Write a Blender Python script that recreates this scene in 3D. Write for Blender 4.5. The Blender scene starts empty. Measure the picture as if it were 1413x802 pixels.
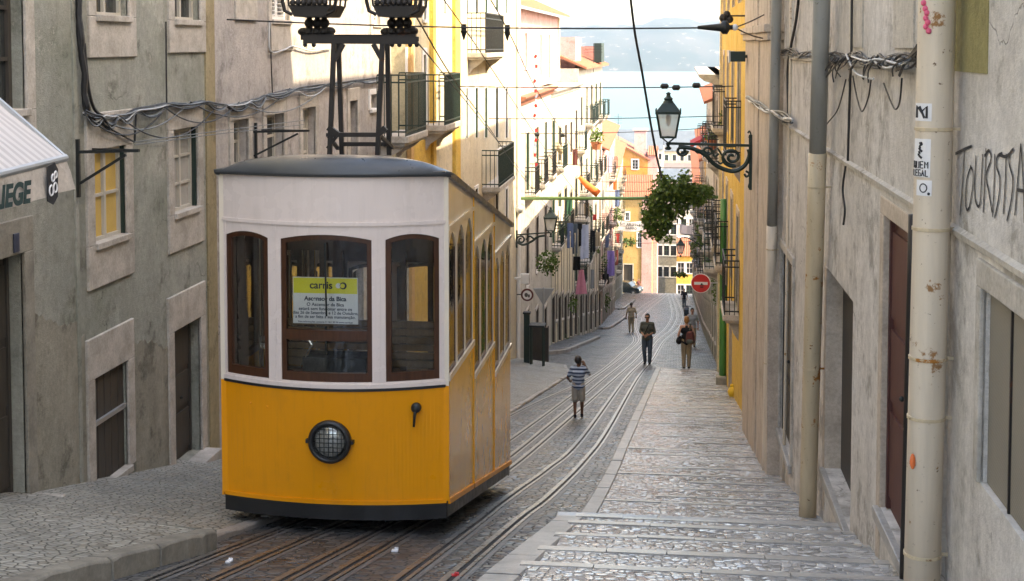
import bpy, math, random
from mathutils import Vector, Matrix
R = math.radians
rnd = random.Random(7)
scene = bpy.context.scene
COL = scene.collection

# ------------------------------------------------------------------ measuring helpers
F, U0, V0, HV = 1900.0, 706.5, 170.0, 62.0
PITCH = math.atan((V0-HV)/F)
YAW = math.atan(228.5/math.hypot(F, V0-HV))
def ray(u, v):
    a = (u-U0)/F; b = -(v-V0)/F
    fy = math.cos(PITCH)+b*math.sin(PITCH); z = -math.sin(PITCH)+b*math.cos(PITCH)
    return Vector((a*math.cos(YAW)-fy*math.sin(YAW), a*math.sin(YAW)+fy*math.cos(YAW), z))
PR = [(-60,-12.1),(0,1.55),(9.5,3.72),(12.3,4.41),(16.9,5.45),(20,6.05),(25.6,7.08),(35,8.8),(49,11.35),(81,16.9),
      (168,30.3),(200,36.6),(262,50.0),(330,53.6),(430,54.2),(470,57.0)]
def draw_(y):
    if y <= PR[0][0]: return PR[0][1]
    for (a,b),(c,e) in zip(PR, PR[1:]):
        if y <= c: return b+(e-b)*(y-a)/(c-a)
    return PR[-1][1]
def dep(y):
    w = 2.5
    return sum(draw_(y+w*k/4) for k in range(-4,5))/9
def gz(y): return -dep(y)
def G(u, v, off=0.0):
    r = ray(u, v); y = 5.0
    while y < 400:
        if r.z*y/r.y < gz(y)+off: break
        y += .03
    return Vector((r.x*y/r.y, y, r.z*y/r.y))
def WX(u, v, X):
    r = ray(u, v); return r*(X/r.x)
def AT(u, v, y):
    r = ray(u, v); return r*(y/r.y)

# ------------------------------------------------------------------ materials
MATS = {}
class NT:
    def __init__(s, name):
        s.m = bpy.data.materials.new(name); s.m.use_nodes = True
        s.t = s.m.node_tree; s.n = s.t.nodes; s.l = s.t.links
        s.bsdf = s.n['Principled BSDF']; s.out = s.n['Material Output']
        MATS[name] = s.m
    def add(s, typ, **kw):
        n = s.n.new(typ)
        for k, v in kw.items():
            if k == 'inp':
                for kk, vv in v.items(): n.inputs[kk].default_value = vv
            else: setattr(n, k, v)
        return n
    def ln(s, a, b): s.l.new(a, b)
    def coord(s, scale=(1,1,1), obj=True):
        tc = s.add('ShaderNodeTexCoord'); mp = s.add('ShaderNodeMapping')
        mp.inputs['Scale'].default_value = scale
        s.ln(tc.outputs['Object'], mp.inputs['Vector']); return mp.outputs['Vector']
    def noise(s, vec, scale, detail=4, rough=.55):
        n = s.add('ShaderNodeTexNoise', inp={'Scale':scale,'Detail':detail,'Roughness':rough})
        s.ln(vec, n.inputs['Vector']); return n.outputs['Fac']
    def ramp(s, fac, stops):
        r = s.add('ShaderNodeValToRGB'); e = r.color_ramp.elements
        while len(e) < len(stops): e.new(.5)
        for i, (p, c) in enumerate(stops):
            e[i].position = p; e[i].color = (c, c, c, 1) if not isinstance(c, tuple) else (*c, 1)
        s.ln(fac, r.inputs['Fac']); return r.outputs['Color']
    def mix(s, fac, a, b, mode='MIX'):
        m = s.add('ShaderNodeMix', data_type='RGBA', blend_type=mode)
        for sock, val in ((m.inputs[0], fac), (m.inputs[6], a), (m.inputs[7], b)):
            if isinstance(val, (int, float)): sock.default_value = val
            elif isinstance(val, tuple): sock.default_value = (*val, 1)
            else: s.ln(val, sock)
        return m.outputs[2]
    def bump(s, h, strength=.3, dist=.01):
        b = s.add('ShaderNodeBump', inp={'Strength':strength,'Distance':dist})
        s.ln(h, b.inputs['Height']); s.ln(b.outputs['Normal'], s.bsdf.inputs['Normal'])
    def set(s, col=None, rough=None, metal=None, spec=None):
        for key, val in (('Base Color',col),('Roughness',rough),('Metallic',metal),('Specular IOR Level',spec)):
            if val is None: continue
            if isinstance(val, tuple): s.bsdf.inputs[key].default_value = (*val, 1)
            elif isinstance(val, (int, float)): s.bsdf.inputs[key].default_value = val
            else: s.ln(val, s.bsdf.inputs[key])
        return s.m
def plain(name, col, rough=.6, metal=0., var=.25, scale=6., bump=.1, spec=.5, bscale=40):
    t = NT(name); c = t.coord()
    n = t.noise(c, scale, 5, .6)
    d = tuple(x*(1-var) for x in col); l = tuple(min(1, x*(1+var*.7)) for x in col)
    t.set(t.mix(n, d, l), None, metal, spec)
    rr = t.ramp(t.noise(c, scale*1.7), [(.3, max(0, rough-.1)), (.7, min(1, rough+.1))]); t.ln(rr, t.bsdf.inputs['Roughness'])
    if bump: t.bump(t.noise(c, bscale, 4), bump, .01)
    return t.m
def plaster(name, base, patch, stain, patch_at=.56, stain_at=.60, bump=.5, streak=.5, seed=0., green=None):
    t = NT(name); c = t.coord()
    off = t.add('ShaderNodeVectorMath', operation='ADD'); off.inputs[1].default_value = (seed, seed*1.7, seed*.6)
    t.ln(c, off.inputs[0]); c = off.outputs[0]
    big = t.noise(c, .55, 6, .62); mid = t.noise(c, 2.3, 8, .68); fine = t.noise(c, 22, 6, .7)
    sm = t.add('ShaderNodeMapping'); sm.inputs['Scale'].default_value = (1.9, 1.9, .2); t.ln(c, sm.inputs['Vector'])
    st = t.noise(sm.outputs[0], 1.4, 9, .7)
    col = t.mix(t.ramp(big, [(patch_at-.12, 0.), (patch_at+.06, 1.)]), base, patch)
    col = t.mix(t.ramp(st, [(.48, 0.), (.72, streak*.75)]), col, stain)
    col = t.mix(t.ramp(mid, [(stain_at-.05, 0.), (stain_at+.05, .8)]), col, stain)
    if green: col = t.mix(t.ramp(t.noise(c, .9, 5), [(.5, 0.), (.68, .5)]), col, green)
    peel = t.noise(c, 1.15, 9, .72)
    col = t.mix(t.ramp(peel, [(.625, 0.), (.64, .55)]), col, tuple(min(1, x*1.28) for x in patch))
    g = t.ramp(t.mix(.5, fine, t.noise(c, 6, 8, .75)), [(.3, .66), (.7, 1.22)])
    col = t.mix(1.0, col, g, 'MULTIPLY')
    cr = t.add('ShaderNodeTexVoronoi', feature='DISTANCE_TO_EDGE', inp={'Scale':.55})
    wv = t.add('ShaderNodeVectorMath', operation='MULTIPLY_ADD'); nz = t.add('ShaderNodeTexNoise', inp={'Scale':1.6,'Detail':6.})
    t.ln(c, nz.inputs['Vector']); t.ln(nz.outputs['Color'], wv.inputs[0]); wv.inputs[1].default_value = (1.3,1.3,1.3); t.ln(c, wv.inputs[2])
    t.ln(wv.outputs[0], cr.inputs['Vector'])
    ck = t.ramp(cr.outputs['Distance'], [(0., 1.), (.006, 0.)])
    ckm = t.mix(t.ramp(t.noise(c, .8), [(.52, 0.), (.6, .7)]), (0,0,0), ck)
    col = t.mix(ckm, col, tuple(x*.35 for x in stain))
    h = t.mix(.5, fine, mid)
    h = t.mix(ckm, h, (0,0,0))
    t.bump(t.mix(.35, h, t.noise(c, 70, 4, .7)), min(1., bump*1.7), .03); t.set(col, .88, 0., .25)
    return t.m
def cobble(name, scale, c_lo, c_hi, joint, rough, rvar=.12, bump=.9, aniso=(1,1,1), spec=.5, jw=.09, tilt=.3):
    t = NT(name); c = t.coord(aniso)
    nz = t.add('ShaderNodeTexNoise', inp={'Scale':3.0,'Detail':3.}); t.ln(c, nz.inputs['Vector'])
    w = t.add('ShaderNodeVectorMath', operation='MULTIPLY_ADD'); t.ln(nz.outputs['Color'], w.inputs[0]); w.inputs[1].default_value = (.12,.12,.0); t.ln(c, w.inputs[2])
    v = t.add('ShaderNodeTexVoronoi', feature='DISTANCE_TO_EDGE', voronoi_dimensions='2D', inp={'Scale':scale,'Randomness':.75}); t.ln(w.outputs[0], v.inputs['Vector'])
    v2 = t.add('ShaderNodeTexVoronoi', feature='F1', voronoi_dimensions='2D', inp={'Scale':scale,'Randomness':.75}); t.ln(w.outputs[0], v2.inputs['Vector'])
    edge = t.ramp(v.outputs['Distance'], [(.0, 0.), (jw, 1.)])
    sep = t.add('ShaderNodeSeparateColor'); t.ln(v2.outputs['Color'], sep.inputs[0])
    col = t.mix(sep.outputs[0], c_lo, c_hi)
    big = t.noise(c, .7, 5, .6)
    col = t.mix(t.ramp(big, [(.4, 0.), (.66, .5)]), col, tuple(x*.55 for x in c_lo))
    col = t.mix(edge, joint, col)
    r = t.ramp(t.noise(c, 1.3, 5), [(.3, rough-rvar), (.7, rough+rvar)])
    r2 = t.mix(edge, (.9,.9,.9), r)
    ht = t.ramp(v.outputs['Distance'], [(.0, 0.), (jw*1.4, .8), (.4, 1.)])
    ht2 = t.mix(.25, ht, t.noise(c, 60, 4)); ht3 = t.mix(.3, ht2, sep.outputs[1])
    b1 = t.add('ShaderNodeBump', inp={'Strength':bump,'Distance':.012}); t.ln(ht3, b1.inputs['Height'])
    df = t.add('ShaderNodeVectorMath', operation='SUBTRACT'); t.ln(w.outputs[0], df.inputs[0]); t.ln(v2.outputs['Position'], df.inputs[1])
    rc_ = t.add('ShaderNodeVectorMath', operation='SUBTRACT'); t.ln(v2.outputs['Color'], rc_.inputs[0]); rc_.inputs[1].default_value = (.5,.5,.5)
    dt = t.add('ShaderNodeVectorMath', operation='DOT_PRODUCT'); t.ln(df.outputs[0], dt.inputs[0]); t.ln(rc_.outputs[0], dt.inputs[1])
    b2 = t.add('ShaderNodeBump', inp={'Strength':1.,'Distance':tilt}); t.ln(dt.outputs['Value'], b2.inputs['Height']); t.ln(b1.outputs[0], b2.inputs['Normal'])
    t.ln(b2.outputs[0], t.bsdf.inputs['Normal']); t.set(col, r2, 0., spec)
    return t.m
def glassy(name, tint=(.9,.95,.93), refl=.9):
    t = NT(name); t.n.remove(t.bsdf)
    tr = t.add('ShaderNodeBsdfTransparent'); tr.inputs[0].default_value = (*tint, 1)
    gl = t.add('ShaderNodeBsdfGlossy', inp={'Roughness':.02}); gl.inputs[0].default_value = (refl, refl, refl, 1)
    fr = t.add('ShaderNodeFresnel', inp={'IOR':1.5}); mx = t.add('ShaderNodeMixShader')
    c = t.coord(); b = t.add('ShaderNodeBump', inp={'Strength':.06,'Distance':.02}); t.ln(t.noise(c, 3), b.inputs['Height'])
    t.ln(b.outputs[0], gl.inputs['Normal'])
    t.ln(fr.outputs[0], mx.inputs[0]); t.ln(tr.outputs[0], mx.inputs[1]); t.ln(gl.outputs[0], mx.inputs[2])
    t.ln(mx.outputs[0], t.out.inputs[0]); return t.m
def stonemat(name, base, dark, rough=.7, bs=.4):
    t = NT(name); c = t.coord()
    a = t.noise(c, 3.5, 8, .7); b = t.noise(c, 35, 5, .7)
    col = t.mix(t.ramp(a, [(.38, 0.), (.66, 1.)]), base, dark)
    col = t.mix(t.ramp(t.noise(c, 1.2, 6), [(.55, 0.), (.7, .6)]), col, tuple(x*.6 for x in dark))
    col = t.mix(1.0, col, t.ramp(b, [(.25,.75),(.75,1.15)]), 'MULTIPLY')
    t.bump(t.mix(.5, a, b), bs, .012); t.set(col, rough, 0., .4); return t.m
def rusty(name, paint, rust, amount=.58, rough=.5):
    t = NT(name); c = t.coord()
    n = t.noise(c, 3.2, 9, .72); f = t.noise(c, 26, 6, .7)
    sm = t.add('ShaderNodeMapping'); sm.inputs['Scale'].default_value = (9, 9, .6); t.ln(c, sm.inputs['Vector'])
    st = t.noise(sm.outputs[0], 1.5, 5)
    col = t.mix(t.ramp(st, [(.4, 0.), (.7, .45)]), paint, tuple(x*.6 for x in paint))
    k = t.ramp(n, [(amount, 0.), (amount+.03, 1.)]); k2 = t.ramp(f, [(.635, 0.), (.68, 1.)])
    col = t.mix(k, col, rust); col = t.mix(k2, col, tuple(x*.4 for x in rust))
    t.bump(t.mix(.5, n, f), .35, .006); t.set(col, t.mix(k, (rough,)*3, (.9,)*3), 0., .45); return t.m
def woodmat(name, a, b, rough=.45):
    t = NT(name); c = t.coord((7,7,.7))
    n = t.noise(c, 4, 7, .65)
    t.set(t.mix(t.ramp(n, [(.3,0.),(.7,1.)]), a, b), rough, 0., .5); t.bump(n, .2, .004); return t.m
def leafmat(name, a, b):
    t = NT(name); c = t.coord()
    geo = t.add('ShaderNodeObjectInfo'); n = t.noise(c, 9, 3)
    col = t.mix(t.ramp(n, [(.32,0.),(.68,1.)]), a, b)
    t.set(col, .5, 0., .4)
    tl = t.add('ShaderNodeBsdfTranslucent'); t.ln(col, tl.inputs[0]); ad = t.add('ShaderNodeMixShader', inp={0:.35})
    t.ln(t.bsdf.outputs[0], ad.inputs[1]); t.ln(tl.outputs[0], ad.inputs[2]); t.ln(ad.outputs[0], t.out.inputs[0]); return t.m

M = {}
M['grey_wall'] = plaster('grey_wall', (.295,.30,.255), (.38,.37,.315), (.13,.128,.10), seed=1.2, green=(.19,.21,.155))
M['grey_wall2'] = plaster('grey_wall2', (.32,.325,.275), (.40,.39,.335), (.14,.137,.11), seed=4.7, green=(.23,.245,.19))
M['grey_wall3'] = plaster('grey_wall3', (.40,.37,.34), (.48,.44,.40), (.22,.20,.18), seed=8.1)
M['dado'] = plaster('dado', (.265,.25,.195), (.34,.315,.25), (.12,.11,.085), seed=3.3, bump=.9, patch_at=.5)
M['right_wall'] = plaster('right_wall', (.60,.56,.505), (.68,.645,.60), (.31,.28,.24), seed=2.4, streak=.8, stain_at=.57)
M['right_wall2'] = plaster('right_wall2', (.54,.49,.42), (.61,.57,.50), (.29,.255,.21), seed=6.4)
M['olive_paint'] = plaster('olive_paint', (.30,.26,.11), (.34,.30,.14), (.22,.19,.08), seed=9.)
M['yellow_wall'] = plaster('yellow_wall', (.62,.40,.085), (.66,.47,.13), (.42,.27,.07), seed=5.2, streak=.35)
M['cream_wall'] = plaster('cream_wall', (.60,.52,.33), (.64,.57,.40), (.42,.36,.24), seed=7.7, streak=.35)
M['white_wall'] = plaster('white_wall', (.57,.50,.36), (.62,.56,.43), (.38,.35,.28), seed=11., streak=.4)
M['white_wall2'] = plaster('white_wall2', (.48,.45,.38), (.54,.51,.45), (.28,.26,.22), seed=12.3, streak=.5)
M['pink_wall'] = plaster('pink_wall', (.55,.33,.30), (.60,.39,.36), (.38,.23,.20), seed=13.)
M['rose_wall'] = plaster('rose_wall', (.48,.20,.16), (.52,.25,.20), (.33,.14,.11), seed=14.)
M['orange_wall'] = plaster('orange_wall', (.62,.26,.06), (.66,.31,.09), (.45,.19,.05), seed=15., streak=.25)
M['ochre_wall'] = plaster('ochre_wall', (.50,.31,.11), (.55,.36,.15), (.34,.21,.08), seed=16.)
M['beige_wall'] = plaster('beige_wall', (.47,.41,.31), (.53,.47,.37), (.29,.25,.19), seed=17.)
M['stone'] = stonemat('stone', (.52,.475,.415), (.33,.30,.25), .75, .7)
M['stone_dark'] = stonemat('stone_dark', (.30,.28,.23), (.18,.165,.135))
M['stone_pink'] = stonemat('stone_pink', (.54,.45,.36), (.38,.31,.24))
M['kerb_stone'] = stonemat('kerb_stone', (.42,.40,.37), (.27,.255,.235), .42)
M['nosing'] = stonemat('nosing', (.46,.435,.40), (.31,.29,.265), .30)
M['cobble_road'] = cobble('cobble_road', 10.0, (.040,.044,.047), (.135,.142,.146), (.013,.014,.014), .33, spec=.6, aniso=(1,1.25,1), tilt=.42, jw=.11)
M['cobble_right'] = cobble('cobble_right', 19., (.33,.325,.31), (.64,.625,.60), (.065,.06,.053), .20, rvar=.09, spec=1., aniso=(.9,1.1,1), jw=.09, tilt=.38)
M['cobble_left'] = cobble('cobble_left', 14., (.24,.23,.19), (.42,.40,.34), (.05,.047,.037), .5, aniso=(1,1.15,1), tilt=.5, jw=.13, bump=1.)
M['earth'] = plain('earth', (.16,.15,.11), .95, scale=.05, var=.4)
M['concrete_strip'] = stonemat('concrete_strip', (.14,.145,.148), (.085,.088,.09), .45)
M['rail_steel'] = plain('rail_steel', (.30,.30,.30), .33, .8, .3, 9)
M['slot_dark'] = plain('slot_dark', (.018,.018,.018), .8, 0, .2)
M['orange_paint'] = plain('orange_paint', (.88,.325,.008), .36, 0, .05, 1.5, .02, .45, 14)
M['side_paint'] = plain('side_paint', (.86,.42,.03), .17, 0, .06, 1.5, .03, .65, 9)
M['cream_paint'] = plain('cream_paint', (.76,.655,.60), .25, 0, .015, 1.3, .02, .5, 14)
M['cream_side'] = plain('cream_side', (.78,.68,.55), .16, 0, .05, 1.3, .03, .65, 9)
M['black_paint'] = plain('black_paint', (.02,.02,.02), .4, 0, .3, 5, .05)
M['roof_paint'] = plain('roof_paint', (.055,.062,.068), .36, 0, .25, 4, .05)
M['brown_wood'] = woodmat('brown_wood', (.045,.016,.007), (.085,.032,.014), .3)
M['bench_wood'] = woodmat('bench_wood', (.14,.08,.035), (.22,.13,.06), .4)
M['dark_wood'] = woodmat('dark_wood', (.035,.03,.024), (.06,.05,.04), .6)
M['red_wood'] = woodmat('red_wood', (.06,.018,.014), (.10,.03,.022), .6)
M['pale_wood'] = woodmat('pale_wood', (.40,.37,.31), (.50,.47,.40), .6)
M['white_paint'] = plain('white_paint', (.72,.71,.68), .5, 0, .1, 3)
M['green_wood'] = woodmat('green_wood', (.03,.075,.045), (.045,.10,.06), .5)
M['glass'] = glassy('glass', (.97,.98,.97))
M['pane_dark'] = plain('pane_dark', (.028,.032,.032), .06, 0, .4, 2, .05, .6, 2)
M['pane_curtain'] = plain('pane_curtain', (.42,.40,.36), .12, 0, .4, 3, .04, .6, 2)
M['pane_reflection_tint'] = plain('pane_reflection_tint', (.62,.42,.12), .14, 0, .35, 2.2, .05, .6, 2)  # reflection of the sunlit facades opposite, painted as the pane's own yellow
M['iron'] = plain('iron', (.016,.018,.017), .5, .2, .3, 10, .1)
M['iron_green'] = plain('iron_green', (.014,.032,.024), .5, .1, .3, 10, .1)
M['dark_metal'] = rusty('dark_metal', (.016,.012,.010), (.06,.026,.014), .62, .55)
M['galv'] = plain('galv', (.42,.44,.45), .42, .6, .15, 6)
t = NT('awning'); c = t.coord()
wv_ = t.add('ShaderNodeTexWave', wave_type='BANDS', bands_direction='Y', inp={'Scale':3.2,'Distortion':.6,'Detail':2.}); t.ln(c, wv_.inputs['Vector'])
t.set(t.mix(t.ramp(wv_.outputs['Fac'], [(.35,0.),(.65,1.)]), t.mix(t.noise(c, 3, 6), (.36,.345,.34), (.46,.44,.43)), (.52,.50,.49)), .7, 0., .3); M['awning'] = t.m
M['valance'] = plaster('valance', (.52,.46,.39), (.57,.51,.44), (.33,.29,.24), seed=21., bump=.15)
M['pipe_cream'] = rusty('pipe_cream', (.66,.56,.435), (.30,.15,.06), .60, .45)
M['pipe_grey'] = rusty('pipe_grey', (.30,.30,.275), (.20,.13,.08), .68, .45)
M['pipe_rust'] = rusty('pipe_rust', (.55,.44,.29), (.34,.13,.02), .56, .5)
M['pipe_green'] = rusty('pipe_green', (.05,.20,.045), (.10,.12,.04), .68, .4)
M['bar_green'] = plain('bar_green', (.16,.29,.10), .45, 0, .2)
M['cable'] = plain('cable', (.014,.014,.015), .55, 0, .2, 8, 0)
M['cable_grey'] = plain('cable_grey', (.12,.13,.13), .5, 0, .3, 8, 0)
M['cable_white'] = plain('cable_white', (.42,.43,.43), .5, 0, .2, 8, 0)
M['ink'] = plain('ink', (.022,.022,.024), .7, 0, .5, 10, 0)
M['ink_grey'] = plain('ink_grey', (.10,.095,.09), .8, 0, .5, 10, 0)
M['paper'] = plain('paper', (.74,.73,.72), .55, 0, .04, 4, 0)
M['sign_yellow'] = plain('sign_yellow', (.72,.66,.03), .45, 0, .04, 4, 0)
M['sign_red'] = plain('sign_red', (.62,.03,.03), .35, 0, .08, 4, 0)
M['sign_blue'] = plain('sign_blue', (.035,.045,.08), .5, 0, .1, 4, 0)
M['sticker_pink'] = plain('sticker_pink', (.75,.12,.22), .5, 0, .2, 9, 0)
M['sticker_orange'] = plain('sticker_orange', (.75,.16,.04), .5, 0, .2, 9, 0)
M['lamp_glass'] = plain('lamp_glass', (.66,.66,.60), .2, 0, .05, 3, 0)
M['tile'] = plain('tile', (.30,.11,.06), .8, 0, .45, 5, .3)
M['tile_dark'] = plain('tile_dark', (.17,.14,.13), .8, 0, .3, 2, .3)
M['roof_grey'] = plain('roof_grey', (.10,.13,.16), .7, 0, .3, .5, .1)
M['leaf'] = leafmat('leaf', (.04,.09,.018), (.12,.19,.035))
M['leaf_light'] = leafmat('leaf_light', (.06,.12,.02), (.13,.20,.04))
M['flower_red'] = plain('flower_red', (.60,.08,.05), .6, 0, .3, 9, 0)
M['flower_yellow'] = plain('flower_yellow', (.75,.48,.03), .6, 0, .3, 9, 0)
M['terracotta'] = plain('terracotta', (.42,.15,.07), .75, 0, .25, 8)
M['skin_dark'] = plain('skin_dark', (.12,.055,.03), .5, 0, .1, 8, 0)
M['skin_light'] = plain('skin_light', (.46,.26,.18), .5, 0, .1, 8, 0)
M['skin_tan'] = plain('skin_tan', (.34,.17,.105), .5, 0, .1, 8, 0)
M['hair_black'] = plain('hair_black', (.012,.010,.009), .5, 0, .4, 40, .4)
M['hair_blond'] = plain('hair_blond', (.36,.17,.05), .5, 0, .4, 40, .4)
M['eye_white'] = plain('eye_white', (.6,.58,.55), .3, 0, .02, 4, 0)
M['lips'] = plain('lips', (.25,.10,.08), .5, 0, .1, 4, 0)
def cloth(name, col, **k): M[name] = plain(name, col, .85, 0, .22, 7, .35, .2, 25)
for n_, c_ in (('cloth_olive',(.10,.105,.085)),('cloth_jeans',(.075,.10,.125)),('cloth_black',(.014,.014,.015)),('cloth_khaki',(.30,.235,.155)),
               ('cloth_beige',(.42,.33,.215)),('cloth_grey',(.30,.32,.33)),('cloth_shorts',(.36,.33,.28)),('cloth_white',(.68,.69,.72)),
               ('cloth_blue',(.10,.14,.25)),('cloth_pale_blue',(.42,.48,.62)),('cloth_pink',(.62,.25,.33)),('cloth_purple',(.27,.20,.52)),
               ('cloth_orange',(.72,.17,.05)),('cloth_red',(.52,.05,.05)),('cloth_maroon',(.13,.045,.04)),('cloth_green',(.05,.14,.08))): cloth(n_, c_)
t = NT('cloth_stripe'); c = t.coord()
w = t.add('ShaderNodeTexWave', wave_type='BANDS', bands_direction='Z', inp={'Scale':4.6,'Distortion':.5,'Detail':1.}); t.ln(c, w.inputs['Vector'])
t.set(t.mix(t.ramp(w.outputs['Fac'], [(.42,0.),(.52,1.)]), (.055,.075,.12), (.36,.42,.50)), .85, 0., .2); t.bump(t.noise(c, 25), .3, .01); M['cloth_stripe'] = t.m
t = NT('mesh_grille'); c = t.coord((1,1,1))
ck = t.add('ShaderNodeTexChecker', inp={'Scale':90.}); t.ln(c, ck.inputs['Vector'])
t.set(t.mix(t.noise(c, 1.6, 6), t.mix(ck.outputs['Fac'], (.13,.115,.09), (.20,.18,.145)), (.26,.23,.18)), .7, 0., .3); M['grille'] = t.m
t = NT('water'); c = t.coord((.05,.012,1)); t.set((.10,.172,.19), .7, 0., .02); t.bump(t.noise(c, 3, 6), .25, .4); M['water'] = t.m
t = NT('hill'); c = t.coord()
n1 = t.noise(c, .008, 8, .6); n2 = t.noise(c, .035, 6, .7)
col = t.mix(t.ramp(n1, [(.4,0.),(.6,1.)]), (.012,.022,.014), (.04,.04,.03))
vv = t.add('ShaderNodeTexVoronoi', inp={'Scale':.03}); t.ln(c, vv.inputs['Vector'])
t.set(t.mix(t.ramp(n2, [(.6,0.),(.64,.8)]), col, (.22,.19,.16)), .95, 0., .1); M['hill'] = t.m
M['car_paint'] = plain('car_paint', (.025,.035,.04), .2, .2, .1, 3, 0)
M['rubber'] = plain('rubber', (.015,.015,.015), .8, 0, .2, 9)
M['chrome'] = plain('chrome', (.6,.6,.6), .15, .9, .1, 9, 0)
M['lamp_red'] = plain('lamp_red', (.45,.03,.02), .2, 0, .1, 4, 0)
M['lens'] = plain('lens', (.40,.40,.36), .12, .5, .5, 14, .2, .6, 18)
M['ink_green'] = plain('ink_green', (.02,.05,.045), .7, 0, .4, 10, 0)
for n_ in ('side_paint', 'cream_side'):
    b_ = M[n_].node_tree.nodes['Principled BSDF']; b_.inputs['Coat Weight'].default_value = .45; b_.inputs['Coat Roughness'].default_value = .14; b_.inputs['Coat IOR'].default_value = 1.6
t = NT('lantern_glass'); t.bsdf.inputs['Base Color'].default_value = (.75,.75,.70,1); t.bsdf.inputs['Roughness'].default_value = .2
tr_ = t.add('ShaderNodeBsdfTransparent'); tl_ = t.add('ShaderNodeBsdfTranslucent'); tl_.inputs[0].default_value = (.8,.8,.76,1)
m1 = t.add('ShaderNodeMixShader', inp={0:.5}); m2 = t.add('ShaderNodeMixShader', inp={0:.45}); t.ln(t.bsdf.outputs[0], m1.inputs[1]); t.ln(tl_.outputs[0], m1.inputs[2]); t.ln(m1.outputs[0], m2.inputs[1]); t.ln(tr_.outputs[0], m2.inputs[2]); t.ln(m2.outputs[0], t.out.inputs[0]); M['lantern_glass'] = t.m
HAZE, SUN_E, SKY, EXPO = .00013, 2.0, .15, 2.72
for n_, dk in (('orange_paint', (.30,.13,.02)), ('cream_paint', (.36,.30,.25)), ('side_paint', (.28,.14,.03))):
    m_ = M[n_]; nt = m_.node_tree; b_ = nt.nodes['Principled BSDF']; src = b_.inputs['Base Color'].links[0].from_socket
    tc = nt.nodes.new('ShaderNodeTexCoord'); mp = nt.nodes.new('ShaderNodeMapping'); mp.inputs['Scale'].default_value = (14, 14, .8); nt.links.new(tc.outputs['Object'], mp.inputs['Vector'])
    def nz_(vec, sc, lo, hi, amt):
        n = nt.nodes.new('ShaderNodeTexNoise'); n.inputs['Scale'].default_value = sc; n.inputs['Detail'].default_value = 8; n.inputs['Roughness'].default_value = .7; nt.links.new(vec, n.inputs['Vector'])
        r = nt.nodes.new('ShaderNodeMapRange'); r.inputs[1].default_value = lo; r.inputs[2].default_value = hi; r.inputs[3].default_value = 0; r.inputs[4].default_value = amt; nt.links.new(n.outputs['Fac'], r.inputs[0]); return r.outputs[0]
    for vec, sc, lo, hi, amt in ((mp.outputs[0], 1.2, .52, .8, .22), (tc.outputs['Object'], 2.2, .55, .75, .16), (tc.outputs['Object'], 38, .70, .74, .45)):
        mx = nt.nodes.new('ShaderNodeMix'); mx.data_type = 'RGBA'; nt.links.new(nz_(vec, sc, lo, hi, amt), mx.inputs[0]); nt.links.new(src, mx.inputs[6]); mx.inputs[7].default_value = (*dk, 1); src = mx.outputs[2]
    nt.links.new(src, b_.inputs['Base Color'])
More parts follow.
